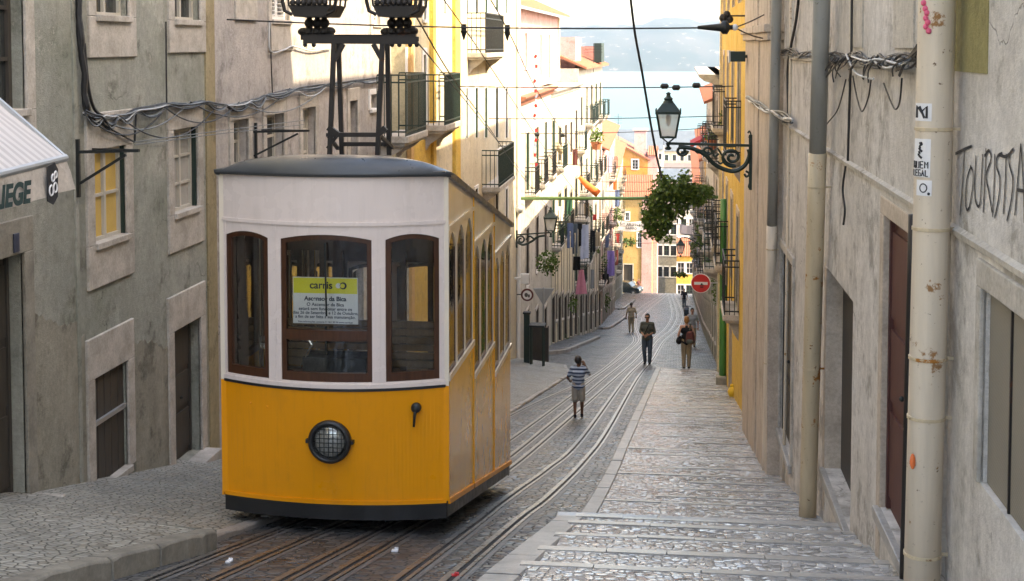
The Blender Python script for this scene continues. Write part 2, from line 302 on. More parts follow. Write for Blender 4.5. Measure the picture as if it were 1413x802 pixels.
# ------------------------------------------------------------------ mesh helpers
ORG = {}
def origin_of(o):
    while o.parent: o = o.parent
    return ORG.get(o.name, Vector((0,0,0)))
def tag(o, label=None, cat=None, group=None, kind=None):
    if label: o['label'] = label
    if cat: o['category'] = cat
    if group: o['group'] = group
    if kind: o['kind'] = kind
    return o
def thing(name, label, cat, loc=(0,0,0), group=None, rz=0.):
    o = bpy.data.objects.new(name, None); COL.objects.link(o); o.empty_display_size = .2
    o.location = loc; o.rotation_euler.z = rz; ORG[o.name] = Vector(loc) if rz == 0 else Vector((0,0,0))
    return tag(o, label, cat, group)
class MB:
    def __init__(s): s.v = []; s.f = []
    def add(s, vs, fs):
        b = len(s.v); s.v += [tuple(p) for p in vs]; s.f += [tuple(b+i for i in f) for f in fs]; return s
    def box(s, x0, x1, y0, y1, z0, z1):
        return s.add([(x,y,z) for z in (z0,z1) for y in (y0,y1) for x in (x0,x1)],
            [(0,2,3,1),(4,5,7,6),(0,1,5,4),(2,6,7,3),(0,4,6,2),(1,3,7,5)])
    def obox(s, c, size, rot=None):
        m = rot if rot else Matrix.Identity(3); c = Vector(c); h = [x/2 for x in size]
        return s.add([c+m@Vector((sx*h[0],sy*h[1],sz*h[2])) for sz in (-1,1) for sy in (-1,1) for sx in (-1,1)],
            [(0,2,3,1),(4,5,7,6),(0,1,5,4),(2,6,7,3),(0,4,6,2),(1,3,7,5)])
    def bar(s, a, b, w, h=None, up=(0,0,1)):
        a = Vector(a); b = Vector(b); d = (b-a); L = d.length
        if L < 1e-6: return s
        d.normalize(); u = Vector(up)
        if abs(d.dot(u)) > .98: u = Vector((1,0,0)) if abs(d.x) < .9 else Vector((0,1,0))
        x = d.cross(u).normalized(); z = x.cross(d)
        m = Matrix((x, d, z)).transposed(); return s.obox((a+b)/2, (w, L, h or w), m)
    def tube(s, pts, r, n=7, cap=True):
        pts = [Vector(p) for p in pts]; rs = r if isinstance(r, (list, tuple)) else [r]*len(pts)
        rings = []; prev = None
        for i, p in enumerate(pts):
            d = (pts[min(i+1, len(pts)-1)]-pts[max(i-1, 0)])
            if d.length < 1e-9: d = Vector((0,0,1))
            d.normalize()
            if prev is None:
                u = Vector((0,0,1)) if abs(d.z) < .9 else Vector((1,0,0))
                x = d.cross(u).normalized()
            else:
                x = prev-d*prev.dot(d)
                x = x.normalized() if x.length > 1e-6 else d.orthogonal().normalized()
            prev = x; y = d.cross(x)
            rings.append([p+(x*math.cos(2*math.pi*k/n)+y*math.sin(2*math.pi*k/n))*rs[i] for k in range(n)])
        vs = [q for g in rings for q in g]; fs = []
        for i in range(len(rings)-1):
            for k in range(n):
                a = i*n+k; b = i*n+(k+1) % n; fs.append((a, b, b+n, a+n))
        if cap: fs += [tuple(range(n))[::-1], tuple(range(len(vs)-n, len(vs)))]
        return s.add(vs, fs)
    def lathe(s, prof, c=(0,0,0), n=16, axis='z'):
        vs = []; fs = []
        for r, z in prof:
            for k in range(n):
                a = 2*math.pi*k/n; p = (r*math.cos(a), r*math.sin(a), z)
                if axis == 'y': p = (p[0], p[2], p[1])
                if axis == 'x': p = (p[2], p[0], p[1])
                vs.append((p[0]+c[0], p[1]+c[1], p[2]+c[2]))
        for i in range(len(prof)-1):
            for k in range(n):
                a = i*n+k; b = i*n+(k+1) % n; fs.append((a, b, b+n, a+n))
        fs += [tuple(range(n))[::-1], tuple(range(len(vs)-n, len(vs)))]
        return s.add(vs, fs)
    def prism(s, poly, f0, f1):
        n = len(poly); a = [f0(*p) for p in poly]; b = [f1(*p) for p in poly]
        return s.add(a+b, [tuple(range(n))[::-1], tuple(range(n, 2*n))]+[(i, (i+1) % n, n+(i+1) % n, n+i) for i in range(n)])
    def sphere(s, c, r, n=10, m=7, sc=(1,1,1)):
        prof = [(max(1e-4, math.sin(math.pi*i/m))*r, -math.cos(math.pi*i/m)*r) for i in range(m+1)]
        b = len(s.v); s.lathe(prof, (0,0,0), n)
        for i in range(b, len(s.v)):
            x, y, z = s.v[i]; s.v[i] = (x*sc[0]+c[0], y*sc[1]+c[1], z*sc[2]+c[2])
        return s
    def build(s, name, mat, parent=None, smooth=False, bevel=0, local=False):
        o0 = Vector((0,0,0)) if (parent is None or local) else origin_of(parent)
        me = bpy.data.meshes.new(name)
        me.from_pydata([(v[0]-o0.x, v[1]-o0.y, v[2]-o0.z) for v in s.v], [], s.f); me.update()
        me.materials.append(M[mat] if isinstance(mat, str) else mat)
        if smooth: me.polygons.foreach_set('use_smooth', [True]*len(me.polygons))
        o = bpy.data.objects.new(name, me); COL.objects.link(o)
        if parent: o.parent = parent
        if bevel:
            b = o.modifiers.new('Bevel', 'BEVEL'); b.width = bevel; b.segments = 2; b.limit_method = 'ANGLE'; b.angle_limit = R(40)
        return o
def struct(name, mb, mat, **k): return tag(mb.build(name, mat, **k), kind='structure')
def solo(name, mb, mat, label, cat, group=None, **k): return tag(mb.build(name, mat, **k), label, cat, group)
def copy_tree(o, parent=None):
    c = o.copy(); COL.objects.link(c)
    if parent: c.parent = parent
    for ch in list(o.children): copy_tree(ch, c)
    return c
def arc_pts(pts, n=8):                       # Catmull-Rom through points
    pts = [Vector(p) for p in pts]; P = [pts[0]]+pts+[pts[-1]]; out = []
    for i in range(1, len(P)-2):
        for k in range(n):
            t = k/n; a, b, c, d = P[i-1], P[i], P[i+1], P[i+2]
            out.append(.5*((2*b)+(c-a)*t+(2*a-5*b+4*c-d)*t*t+(3*b-a-3*c+d)*t**3))
    return out+[pts[-1]]
def sag(a, b, s, n=14):
    a = Vector(a); b = Vector(b)
    return [a.lerp(b, i/n)-Vector((0,0,s*4*(i/n)*(1-i/n))) for i in range(n+1)]
def text_mesh(name, s, size, mat, parent, loc, right, up, bold=0., align='CENTER', shear=0., local_root=None):
    cu = bpy.data.curves.new(name, 'FONT'); cu.body = s; cu.size = size; cu.align_x = align; cu.align_y = 'CENTER'; cu.extrude = .0015; cu.offset = bold; cu.shear = shear
    ob = bpy.data.objects.new(name, cu); COL.objects.link(ob)
    bpy.context.view_layer.update()
    me = bpy.data.meshes.new_from_object(ob.evaluated_get(bpy.context.evaluated_depsgraph_get()))
    bpy.data.objects.remove(ob)
    x = Vector(right).normalized(); y = Vector(up).normalized(); z = x.cross(y)
    o0 = origin_of(parent)
    m = Matrix((x, y, z)).transposed().to_4x4(); m.translation = Vector(loc)-o0
    me.transform(m); me.materials.clear(); me.materials.append(M[mat])
    o = bpy.data.objects.new(name, me); COL.objects.link(o); o.parent = parent; return o
def leaves(mb, c, rad, n, size, r=rnd, hang=0., shell=.35):
    c = Vector(c)
    for _ in range(n):
        while True:
            p = Vector((r.uniform(-1,1), r.uniform(-1,1), r.uniform(-1,1)))
            if shell < p.length < 1: break
        q = c+Vector((p.x*rad[0], p.y*rad[1], p.z*rad[2]))
        d = Vector((r.uniform(-1,1), r.uniform(-1,1), r.uniform(-.9,.5)-hang)).normalized()
        n_ = Vector((r.uniform(-1,1), r.uniform(-1,1), r.uniform(.1,1))); n_ = (n_-d*n_.dot(d))
        if n_.length < .05: continue
        n_.normalize(); w = d.cross(n_); s = size*r.uniform(.6, 1.3)
        mb.add([q, q+d*s*.45+w*s*.36+n_*s*.08, q+d*s, q+d*s*.45-w*s*.36+n_*s*.08], [(0,1,2),(0,2,3)])

# ------------------------------------------------------------------ setting: ground, road, pavements, water, hill
def strip(xl, xr, y0, y1, off, dy=.5, nx=1):
    mb = MB(); n = max(2, int((y1-y0)/dy)); vs = []
    for i in range(n+1):
        y = y0+(y1-y0)*i/n
        for k in range(nx+1):
            x = xl(y)+(xr(y)-xl(y))*k/nx; vs.append((x, y, gz(y)+(off(y) if callable(off) else off)))
    fs = [(i*(nx+1)+k, i*(nx+1)+k+1, (i+1)*(nx+1)+k+1, (i+1)*(nx+1)+k) for i in range(n) for k in range(nx)]
    return mb.add(vs, fs)
def lerp_tab(tab):
    def f(y):
        if y <= tab[0][0]: return tab[0][1]
        for (a,b),(c,e) in zip(tab, tab[1:]):
            if y <= c: return b+(e-b)*(y-a)/(c-a)
        return tab[-1][1]
    return f
cst = lambda v: (lambda y: v)
struct('ground', strip(cst(-1600), cst(1600), -60, 470, -.06, 2, 4), 'earth')
struct('road', strip(cst(-6.2), cst(2.2), -30, 262, 0, .5, 2), 'cobble_road')
# left pavement pieces
def slab(name, xin, xk, y0, y1, rise, mat, kerb_w=.14, kerb_mat='kerb_stone', dy=.4, cross=0.):
    top = strip(lambda y: xin, lambda y: xk(y)-kerb_w, y0, y1, rise, dy, 2)
    for i, (x, y, z) in enumerate(top.v): top.v[i] = (x, y, z+cross*min(1., max(0., (xk(y)-kerb_w-x)/1.9)))
    struct(name, top, mat)
    k = MB(); y = y0; rk_ = random.Random(int(y0*10)+5)
    while y < y1-.02:
        ye = min(y1, y+rk_.uniform(.55, 1.05)); dz_ = rk_.uniform(-.012, .012); dx_ = rk_.uniform(-.012, .012); vs = []; m_ = 5
        for i in range(m_+1):
            yy = y+(ye-.012-y)*i/m_; x = xk(yy)+dx_+rk_.uniform(-.005, .005); z = gz(yy)+dz_+rk_.uniform(-.004, .004); q_ = .012 if 0 < i < m_ else .03
            vs += [(x-kerb_w, yy, z+rise-.05), (x-kerb_w, yy, z+rise+.004), (x-q_, yy, z+rise+.006), (x-.3*q_, yy, z+rise-.4*q_), (x, yy, z+rise-q_), (x+rk_.uniform(-.006,.006), yy, z-.05)]
        k.add(vs, [(i*6+k_, i*6+k_+1, i*6+k_+7, i*6+k_+6) for i in range(m_) for k_ in range(5)]+[(0,1,2,3,4,5), tuple(m_*6+q for q in (5,4,3,2,1,0))]); y = ye
    for y in (y0, y1):
        x = xk(y); z = gz(y)
        k.add([(xin,y,z+rise+.004),(x,y,z+rise+.004),(x,y,z-.05),(xin,y,z-.05),(xin,y,z+rise+cross)], [(0,1,2,3),(0,1,4)])
    tag(k.build('kerb', kerb_mat), kind='structure')
slab('pavement', -6.0, lerp_tab([(3,-3.95),(7.1,-3.74),(9.9,-3.46)]), -6, 9.95, .145, 'cobble_left', .16, 'stone_dark', cross=.20)
slab('pavement', -6.0, lerp_tab([(9.9,-3.62),(26,-3.21),(40,-3.04),(45,-3.6)]), 9.953, 45, .045, 'cobble_left', .10, cross=.24)
slab('pavement', -6.0, lerp_tab([(52,-4.95),(52.8,-4.5),(54,-4.25),(60,-4.05),(68,-3.75)]), 52, 68.5, .13, 'cobble_road', .16)
slab('pavement', -6.0, lerp_tab([(81,-4.3),(82,-3.9),(90,-3.65),(98,-3.5)]), 81, 98, .13, 'cobble_road', .16)
slab('pavement', -7.0, lerp_tab([(112,-4.6),(113,-4.2),(135,-4.0)]), 112, 136, .13, 'cobble_road', .16)
# right pavement: long shallow steps running down the street
kx = lerp_tab([(0,-1.55),(8.4,-1.12),(11.35,-.98),(11.36,-.88),(20.1,-.86),(43.6,-.61)])
st = MB(); ns = MB(); ys = [-5.0]
r2 = random.Random(3)
while ys[-1] < 43.2: ys.append(ys[-1]+(.75 if ys[-1] < 20 else .95)*r2.uniform(.8, 1.2))
ys[-1] = 43.6
iL = min(range(len(ys)), key=lambda i: abs(ys[i]-11.36)); ys[iL] = 11.36
for i, (a, b) in enumerate(zip(ys, ys[1:])):
    base = .21 if b <= 11.37 else .115
    if i == len(ys)-2: base = .08
    big_ = b < 11.6; za = gz(a)+base-(.022 if big_ else .010); zb = gz(b)+base+(.025 if big_ else .012); nw = (.12 if big_ else .085)*r2.uniform(.8, 1.15)
    xa, xb = kx(a)+.17, kx(b-.01)+.17
    bn = b-nw; f = (bn-a)/(b-a); zn = za+(zb-za)*f; xn = xa+(xb-xa)*f
    st.add([(xa,a,za),(1.9,a,za),(1.9,bn,zn),(xn,bn,zn)], [(0,1,2,3)])
    st.add([(xb,b-.004,zb-.004),(1.9,b-.004,zb-.004),(1.9,b-.004,zb-.6),(xb,b-.004,zb-.6)], [(0,1,2,3)])
    # nosing: several stones side by side, sometimes worn away on the kerb side
    x = xn if (i % 4 == 0 or b < 11.6) else xn+r2.uniform(.2, 1.3)
    if x > xn: st.add([(xn,bn,zn),(x,bn,zn),(x,b-.004,zb),(xn,b-.004,zb)], [(0,1,2,3)])
    while x < 1.88:
        x2 = min(1.9, x+r2.uniform(.35, .8)); dz = r2.uniform(.003, .010)
        ns.add([(x,bn,zn+dz),(x2-.008,bn,zn+dz),(x2-.008,b,zb+dz),(x,b,zb+dz),(x,b,zb-.12),(x2-.008,b,zb-.12),(x,bn,zn-.03),(x2-.008,bn,zn-.03)],
               [(0,1,2,3),(3,2,5,4),(0,6,7,1),(0,3,4,6),(1,7,5,2)])
        x = x2
struct('pavement', st, 'cobble_right'); struct('step_edges', ns, 'nosing')
def kerb_run(y0, y1, rise, w, drop=.35):
    k = MB(); y = y0
    while y < y1-.02:
        y2 = min(y1, y+r2.uniform(.7, 1.15)); a, b = y, y2-.008; dz = r2.uniform(-.004, .004)
        za, zb = gz(a)+rise+dz, gz(b)+rise+dz; xa, xb = kx(a+.01), kx(b)
        vs = []
        for (xx, yy, zz) in ((xa,a,za),(xb,b,zb)):
            vs += [(xx,yy,zz-drop),(xx,yy,zz-.02),(xx+.02,yy,zz),(xx+w-.015,yy,zz),(xx+w,yy,zz-.015),(xx+w,yy,zz-drop)]
        fs = [(i, i+1, i+7, i+6) for i in range(5)]+[(0,5,4,3,2,1),(6,7,8,9,10,11)]
        k.add(vs, fs); y = y2
    return k
struct('kerb', kerb_run(-5, 11.355, .225, .24), 'kerb_stone')
struct('kerb', kerb_run(11.365, 43.6, .125, .17), 'kerb_stone')
lst = MB(); x = -.98
while x < 1.4:
    x2 = min(1.45, x+r2.uniform(.5,.9)); lst.box(x, x2-.006, 11.2, 11.375, gz(11.36)-.1, gz(11.3)+.232); x = x2
struct('step_edges', lst, 'nosing', bevel=.008)
# smooth stone strips beside the rails, and water, far hill
struct('river', MB().add([(-1800,410,-55),(1800,410,-55),(1800,3000,-55),(-1800,3000,-55)], [(0,1,2,3)]), 'water')
hb = MB(); nx, ny = 120, 26; vs = []
def fbm(x, y):
    return (math.sin(x*.0061+1.3)+.6*math.sin(x*.0153+y*.004+.4)+.35*math.sin(x*.037+2.1+y*.011)+.22*math.sin(x*.081+y*.03)+.15*math.sin(x*.17-y*.05))
for j in range(ny+1):
    for i in range(nx+1):
        x = -1700+3400*i/nx; t = j/ny; y = 2850+1000*t
        pr = math.sin(min(1, t*1.8)*math.pi/2)
        h = -58+pr*(108+9*fbm(x, 0))+8*pr*fbm(x*2.1+90, y)*.6-min(24, max(0, x+80)*.05)*pr*.6
        vs.append((x, y, h))
hb.add(vs, [(j*(nx+1)+i, j*(nx+1)+i+1, (j+1)*(nx+1)+i+1, (j+1)*(nx+1)+i) for j in range(ny) for i in range(nx)])
struct('hill', hb, 'hill', smooth=True)

# ------------------------------------------------------------------ tram rails set in the road
def rail_line(name, tab, label, group, y0, y1, dark_side=1, w=.05):
    fx = lerp_tab(tab); root = thing(name, label, 'tram rail', (fx(y0), y0, gz(y0)), group)
    def band(xa, xb, z, mat, nm):
        mb = strip(lambda y: fx(y)+xa, lambda y: fx(y)+xb, y0, y1, z, .4)
        return mb.build(nm, mat, root)
    band(-w/2, w/2, .012, 'rail_steel', 'rail_head'); band(w/2, w/2+.038, .005, 'slot_dark', 'flange_groove')
    band(w/2+.038, w/2+.07, .012, 'rail_steel', 'guard_rail')
    band(w/2+.07, w/2+.12, .004, 'concrete_strip', 'bedding_strip')
    return root
END = 60.0
def conv(tab): return tab
RL = [
 ('leftmost tram rail of the street, nearest the left kerb', [(-20,-3.62),(8.5,-3.42),(15,-3.35),(26.2,-3.19),(38.8,-2.44),(52,-2.2),(66,-2.02),(76,-2.45),(88,-3.0),(104,-3.3),(130,-2.7),(155,-1.9),(168,-1.6)]),
 ('steel cable slot rail between the two left rails under the tram', [(-20,-3.2),(8.5,-3.05),(15,-2.9),(21.8,-2.66),(38.9,-2.3),(52,-2.02),(66,-1.78),(76,-2.1),(88,-2.6),(104,-2.85),(130,-2.25),(155,-1.5),(168,-1.2)]),
 ('tram rail running just under the right side of the tram body', [(-20,-2.72),(8.7,-2.6),(15,-2.5),(19.5,-2.38),(39,-2.02),(52,-1.72),(66,-1.5),(76,-1.75),(88,-2.2),(104,-2.4),(130,-1.8),(155,-1.1),(168,-.8)]),
 ('first tram rail right of the tram, third from the right kerb', [(-20,-2.5),(8.8,-2.33),(13,-2.27),(18,-2.2),(39.1,-1.73),(52,-1.42),(66,-1.2),(76,-.95),(88,-.55),(104,-.3),(130,-.55),(155,-.9),(168,-1.0)]),
 ('slot rail of the right hand track, second from the right kerb', [(-20,-2.05),(8.9,-1.86),(14.4,-1.84),(17.9,-1.71),(22.4,-1.55),(39.3,-1.43),(52,-1.14),(66,-.92),(76,-.6),(88,-.15),(104,.1),(130,-.15),(155,-.5),(168,-.6)]),
 ('rightmost tram rail, closest to the stepped pavement', [(-20,-1.72),(9,-1.54),(14.7,-1.42),(19,-1.3),(23.7,-1.2),(39.5,-1.10),(52,-.84),(66,-.62),(76,-.25),(88,.25),(104,.5),(130,.25),(155,-.1),(168,-.2)])]
for lab, tab in RL:
    pts = arc_pts([(x, y, 0) for y, x in tab], 6); tab2 = [(p.y, p.x) for p in pts]
    rail_line('tram_rail', tab2, lab, 'tram rails set in the road', -10, 167)
# ------------------------------------------------------------------ buildings
class House:
    """facade in local x=0 plane, outward +x, along local +y from 0 to L; z is the world height."""
    def __init__(s, name, label, p0, p1, z0, z1, mat, depth=6., cat='building', side_mat=None, top=True):
        p0 = Vector((p0[0], p0[1], 0)); p1 = Vector((p1[0], p1[1], 0)); d = p1-p0
        s.L = d.length; d.normalize(); s.d = d; s.n = Vector((d.y, -d.x, 0)); s.p0 = p0; s.zb = z0
        s.root = thing(name, label, cat, (p0.x, p0.y, z0), rz=math.atan2(-d.x, d.y))
        ORG[s.root.name] = Vector((0,0,z0)); s.z0, s.z1, s.depth, s.mat = z0, z1, depth, mat; s.ops = []; s.sm = side_mat or mat; s.top = top
    def sz(s, u, v):                                   # facade coordinates seen at a measured picture point
        r = ray(u, v); t = s.p0.dot(s.n)/r.dot(s.n); p = r*t; return (p-s.p0).dot(s.d), p.z
    def px(s, u0, u1, v0, v1, **k):
        ur = k.pop('uref', u0); a = s.sz(u0, v0); b = s.sz(u1, v0); c = s.sz(ur, v1); a = (a[0], s.sz(ur, v0)[1]); y0, y1 = sorted((a[0], b[0]))
        return s.op(y0, y1, c[1], a[1], **k)
    def op(s, y0, y1, z0, z1, **k):
        if y1 < .05 or y0 > s.L-.05: return
        s.ops.append((max(y0,.04), min(y1, s.L-.04), z0, z1, k))
    def grid(s, ys, zs, w, h, **k):
        for z in zs:
            for y in ys: s.op(y-w/2, y+w/2, z, z+h, **k)
    def finish(s, dado=None, dado_h=None, reveal=.2):
        wall = MB(); ys = sorted({0., s.L} | {q for o in s.ops for q in o[:2]}); zs = sorted({s.z0, s.z1} | {min(max(q, s.z0), s.z1) for o in s.ops for q in o[2:4]})
        def hole(y, z): return any(o[0] < y < o[1] and o[2] < z < o[3] for o in s.ops)
        vid = {}
        def V(y, z):
            k = (round(y,4), round(z,4))
            if k not in vid: vid[k] = len(wall.v); wall.v.append((0, y, z))
            return vid[k]
        for a, b in zip(ys, ys[1:]):
            for c, d in zip(zs, zs[1:]):
                if b-a < 1e-5 or d-c < 1e-5 or hole((a+b)/2, (c+d)/2): continue
                wall.f.append((V(a,c), V(b,c), V(b,d), V(a,d)))
        for y0, y1, z0, z1, k in s.ops:
            q = k.get('reveal', reveal); z0c = max(z0, s.z0); z1c = min(z1, s.z1)
            wall.add([(0,y0,z0c),(-q,y0,z0c),(-q,y0,z1c),(0,y0,z1c)], [(0,1,2,3)]); wall.add([(0,y1,z0c),(-q,y1,z0c),(-q,y1,z1c),(0,y1,z1c)], [(3,2,1,0)])
            wall.add([(0,y0,z1c),(-q,y0,z1c),(-q,y1,z1c),(0,y1,z1c)], [(0,1,2,3)]); wall.add([(0,y0,z0c),(-q,y0,z0c),(-q,y1,z0c),(0,y1,z0c)], [(3,2,1,0)])
        D = s.depth; L = s.L
        wall.add([(0,0,s.z0),(-D,0,s.z0),(-D,L,s.z0),(0,L,s.z0),(0,0,s.z1),(-D,0,s.z1),(-D,L,s.z1),(0,L,s.z1)],
                 [(0,1,5,4),(1,2,6,5),(2,3,7,6)]+([(4,5,6,7)] if s.top else []))
        s.wall = wall.build('wall', s.mat, s.root)
        for o in s.ops: s.opening(*o)
        return s
    def opening(s, y0, y1, z0, z1, k):
        kind = k.get('kind', 'window'); q = k.get('reveal', .2); tr = k.get('trim', .12); tm = k.get('trim_mat', 'stone')
        fm = k.get('frame', 'pale_wood'); pm = k.get('pane', 'pane_dark'); w = y1-y0; h = z1-z0; fi = -min(q-.05, k.get('inset', .14))
        simple = k.get('simple', False)
        if kind == 'window':
            f = MB(); t = k.get('bar', .055); xo, xi = fi+.03, fi-.03
            f.box(xi,xo,y0,y0+t,z0,z1); f.box(xi,xo,y1-t,y1,z0,z1); f.box(xi,xo,y0+t,y1-t,z0,z0+t); f.box(xi,xo,y0+t,y1-t,z1-t,z1)
            nx, nz = k.get('panes', (2,2))
            for i in range(1, nx): y = y0+w*i/nx; f.box(xi,xo,y-t*.5,y+t*.5,z0+t,z1-t)
            for j in range(1, nz): z = z0+h*j/nz; f.box(xi+.008,xo-.008,y0+t,y1-t,z-t*.32,z+t*.32)
            win = f.build('window', fm, s.root)
            MB().box(fi-.012,fi-.002,y0+.01,y1-.01,z0+.01,z1-.01).build('pane', pm, win)
            MB().box(-q-.02,-q+.0,y0+.004,y1-.004,z0+.004,z1-.004).build('backing', 'slot_dark', win) if q > .3 else None
        elif kind == 'door':
            f = MB(); f.box(fi-.05,fi,y0+.004,y1-.004,z0,z1); n = k.get('leaves', 2)
            for i in range(n):
                a = y0+w*i/n+.02; b = y0+w*(i+1)/n-.02
                for c, d in ((.05,.34),(.38,.62),(.66,.95)):
                    f.box(fi,fi+.018,a+.05,b-.05,z0+h*c,z0+h*d)
                f.box(fi,fi+.03,a,a+.04,z0+.01,z1-.01); f.box(fi,fi+.03,b-.04,b,z0+.01,z1-.01)
            win = f.build('door', fm, s.root)
            MB().sphere((fi+.035, y0+w*.5+.07, z0+h*.45), .018, 8, 6).build('handle', 'iron', win)
        elif kind == 'shutter':
            f = MB()
            for i in range(2):
                a = y0+w*i/2+.006; b = y0+w*(i+1)/2-.006
                f.box(-.09,-.05,a,a+.05,z0,z1); f.box(-.09,-.05,b-.05,b,z0,z1); f.box(-.09,-.05,a+.05,b-.05,z0,z0+.06); f.box(-.09,-.05,a+.05,b-.05,z1-.06,z1)
                z = z0+.07; m = Matrix.Rotation(R(-40), 3, 'Y')
                while z < z1-.07: f.obox((-.07,(a+b)/2,z), (.045,b-a-.1,.008), m); z += .055
            win = f.build('shutter', k.get('frame','white_paint'), s.root)
            MB().box(-.16,-.14,y0,y1,z0,z1).build('backing', 'slot_dark', win)
        elif kind == 'grille':
            win = MB().box(-.04,-.03,y0+.004,y1-.004,z0+.004,z1-.004).build('grille', 'grille', s.root)
            f = MB(); 
            for i in range(1, 4): f.box(-.03,-.02,y0+w*i/4-.008,y0+w*i/4+.008,z0,z1)
            f.build('grille_bar', 'dark_metal', win)
        elif kind == 'hatch':
            f = MB(); f.box(fi-.05,fi,y0+.004,y1-.004,z0,z1); n = 5
            for i in range(n): f.box(fi,fi+.02,y0+w*i/n+.006,y0+w*(i+1)/n-.006,z0+.01,z1-.01)
            win = f.build('shutter', fm, s.root, bevel=.004)
            MB().box(fi+.02,fi+.05,y0+.01,y1-.01,z0+h*.56,z0+h*.60).build('cross_bar', 'galv', win)
        elif kind == 'blind':
            win = MB().box(fi-.05,fi,y0+.004,y1-.004,z0,z1).build('blocked_opening', k.get('fill','stone_pink'), s.root)
        if k.get('lining'): MB().box(fi,-.004,*((y1-.012,y1-.001) if k.get('lside', 1) else (y0+.001,y0+.012)),z0+.01,z1-.005).build('shutter_lining', k['lining'], win)
        if tr:
            f = MB(); p = k.get('proud', .028); ap = k.get('apron', 0.); lt = k.get('lintel', tr); zb = z0-ap
            bot = z0 if kind == 'door' or ap else z0
            f.box(-.02,p,y0-tr,y0,bot,z1); f.box(-.02,p,y1,y1+tr,bot,z1); f.box(-.02,p,y0-tr,y1+tr,z1,z1+lt)
            if ap: f.box(-.02,p,y0-tr,y1+tr,zb,z0-.002)
            f.build('stone_surround', tm, win, bevel=.008)
        if kind != 'door' and k.get('sill', True):
            MB().box(-q,.06,y0-.02,y1+.02,z0-.05,z0+.012).build('sill', k.get('sill_mat', tm), win, bevel=.006)
        if k.get('step'):
            d = k['step']; MB().box(-.12,d,y0-.12,y1+.12,z0-.5,z0-.002).build('doorstep', 'stone', win, bevel=.012)
        if k.get('balcony'): s.balcony(y0-k.get('bw',.3), y1+k.get('bw',.3), z0, k.get('bd', .5), k.get('bh', .95), k.get('rail','iron'), k.get('slabm','stone'))
        if k.get('awn'): 
            MB().prism([(0,z1+.25),(.7,z1-.15),(.7,z1-.32),(.69,z1-.32),(.69,z1-.17),(0,z1+.22)], lambda a,b: (a,y0-.15,b), lambda a,b: (a,y1+.15,b)).build('awning', k['awn'], win)
    def balcony(s, y0, y1, z, d=.55, h=.95, rail='iron', slabm='stone', bars=None):
        sl = MB().box(.0,d,y0,y1,z-.14,z-.02).box(.0,d-.06,y0+.05,y1-.05,z-.20,z-.14)
        o = sl.build('balcony', slabm, s.root, bevel=.01)
        for yy in (y0+.25, y1-.25):
            b = MB(); b.prism([(0,z-.2),(d-.1,z-.2),(d-.2,z-.3),(.12,z-.42),(0,z-.6)], lambda a,c: (a,yy-.07,c), lambda a,c: (a,yy+.07,c)); b.build('bracket', slabm, o)
        r = MB(); z1 = z-.02+h
        for zz in (z1, z1-.13, z+.06): r.bar((d-.04,y0+.03,zz),(d-.04,y1-.03,zz),.028); r.bar((.0,y0+.03,zz),(d-.04,y0+.03,zz),.028); r.bar((.0,y1-.03,zz),(d-.04,y1-.03,zz),.028)
        n = bars or max(5, int((y1-y0)/.11))
        for i in range(n+1): y = y0+.03+(y1-y0-.06)*i/n; r.bar((d-.04,y,z-.02),(d-.04,y,z1),.016)
        m = max(3, int(d/.12))
        for i in range(m):
            x = (d-.04)*i/m; r.bar((x,y0+.03,z-.02),(x,y0+.03,z1),.016); r.bar((x,y1-.03,z-.02),(x,y1-.03,z1),.016)
        r.build('railing', rail, o)
    def cornice(s, z, prot=.35, mat='stone', h=.3):
        MB().prism([(-.02,z-h),(prot*.3,z-h),(prot*.45,z-h*.55),(prot*.8,z-h*.4),(prot,z-h*.15),(prot,z),(-.02,z)], lambda a,b: (a,-.02,b), lambda a,b: (a,s.L+.02,b)).build('cornice', mat, s.root)
    def tiles(s, z, over=.45, rise=1.6, run=3., mat='tile', y0=0., y1=None, wave=.22):
        y1 = s.L if y1 is None else y1; mb = MB(); n = max(4, int((y1-y0)/wave)*4); vs = []
        for i in range(n+1):
            y = y0+(y1-y0)*i/n; wz = .045*math.cos(2*math.pi*i/4)
            vs += [(over,y,z+wz),(-run,y,z+rise+wz),(over,y,z-.06),(-run,y,z+rise-.12)]
        fs = []
        for i in range(n):
            a = i*4; fs += [(a,a+4,a+5,a+1),(a+2,a+3,a+7,a+6),(a,a+2,a+6,a+4),(a+1,a+5,a+7,a+3)]
        fs += [(0,1,3,2),(n*4,n*4+2,n*4+3,n*4+1)]
        r = mb.add(vs, fs).build('roof', mat, s.root)
        # back slope so that the roof is a closed ridge
        MB().prism([(-run,z+rise),(-run*2,z),(-run*2,z-.1),(-run,z+rise-.12)], lambda a,b: (a,y0,b), lambda a,b: (a,y1,b)).build('roof', mat, s.root)
        return r
    def part(s, name, mb, mat, **k): return mb.build(name, mat, s.root, **k)

def gy(y): return gz(y)-.6
XL = -5.55; XR = 1.45
def left(name, label, X0, y0, y1, z1, mat, X1=None, **k): return House(name, label, (X0,y0), (X1 if X1 is not None else X0, y1), gy(y1)-.3, z1, mat, **k)
def right(name, label, X0, y0, y1, z1, mat, X1=None, **k): return House(name, label, (X1 if X1 is not None else X0, y1), (X0, y0), gy(y1)-.3, z1, mat, **k)
def yx(u, X, v=300): return WX(u, v, X).y

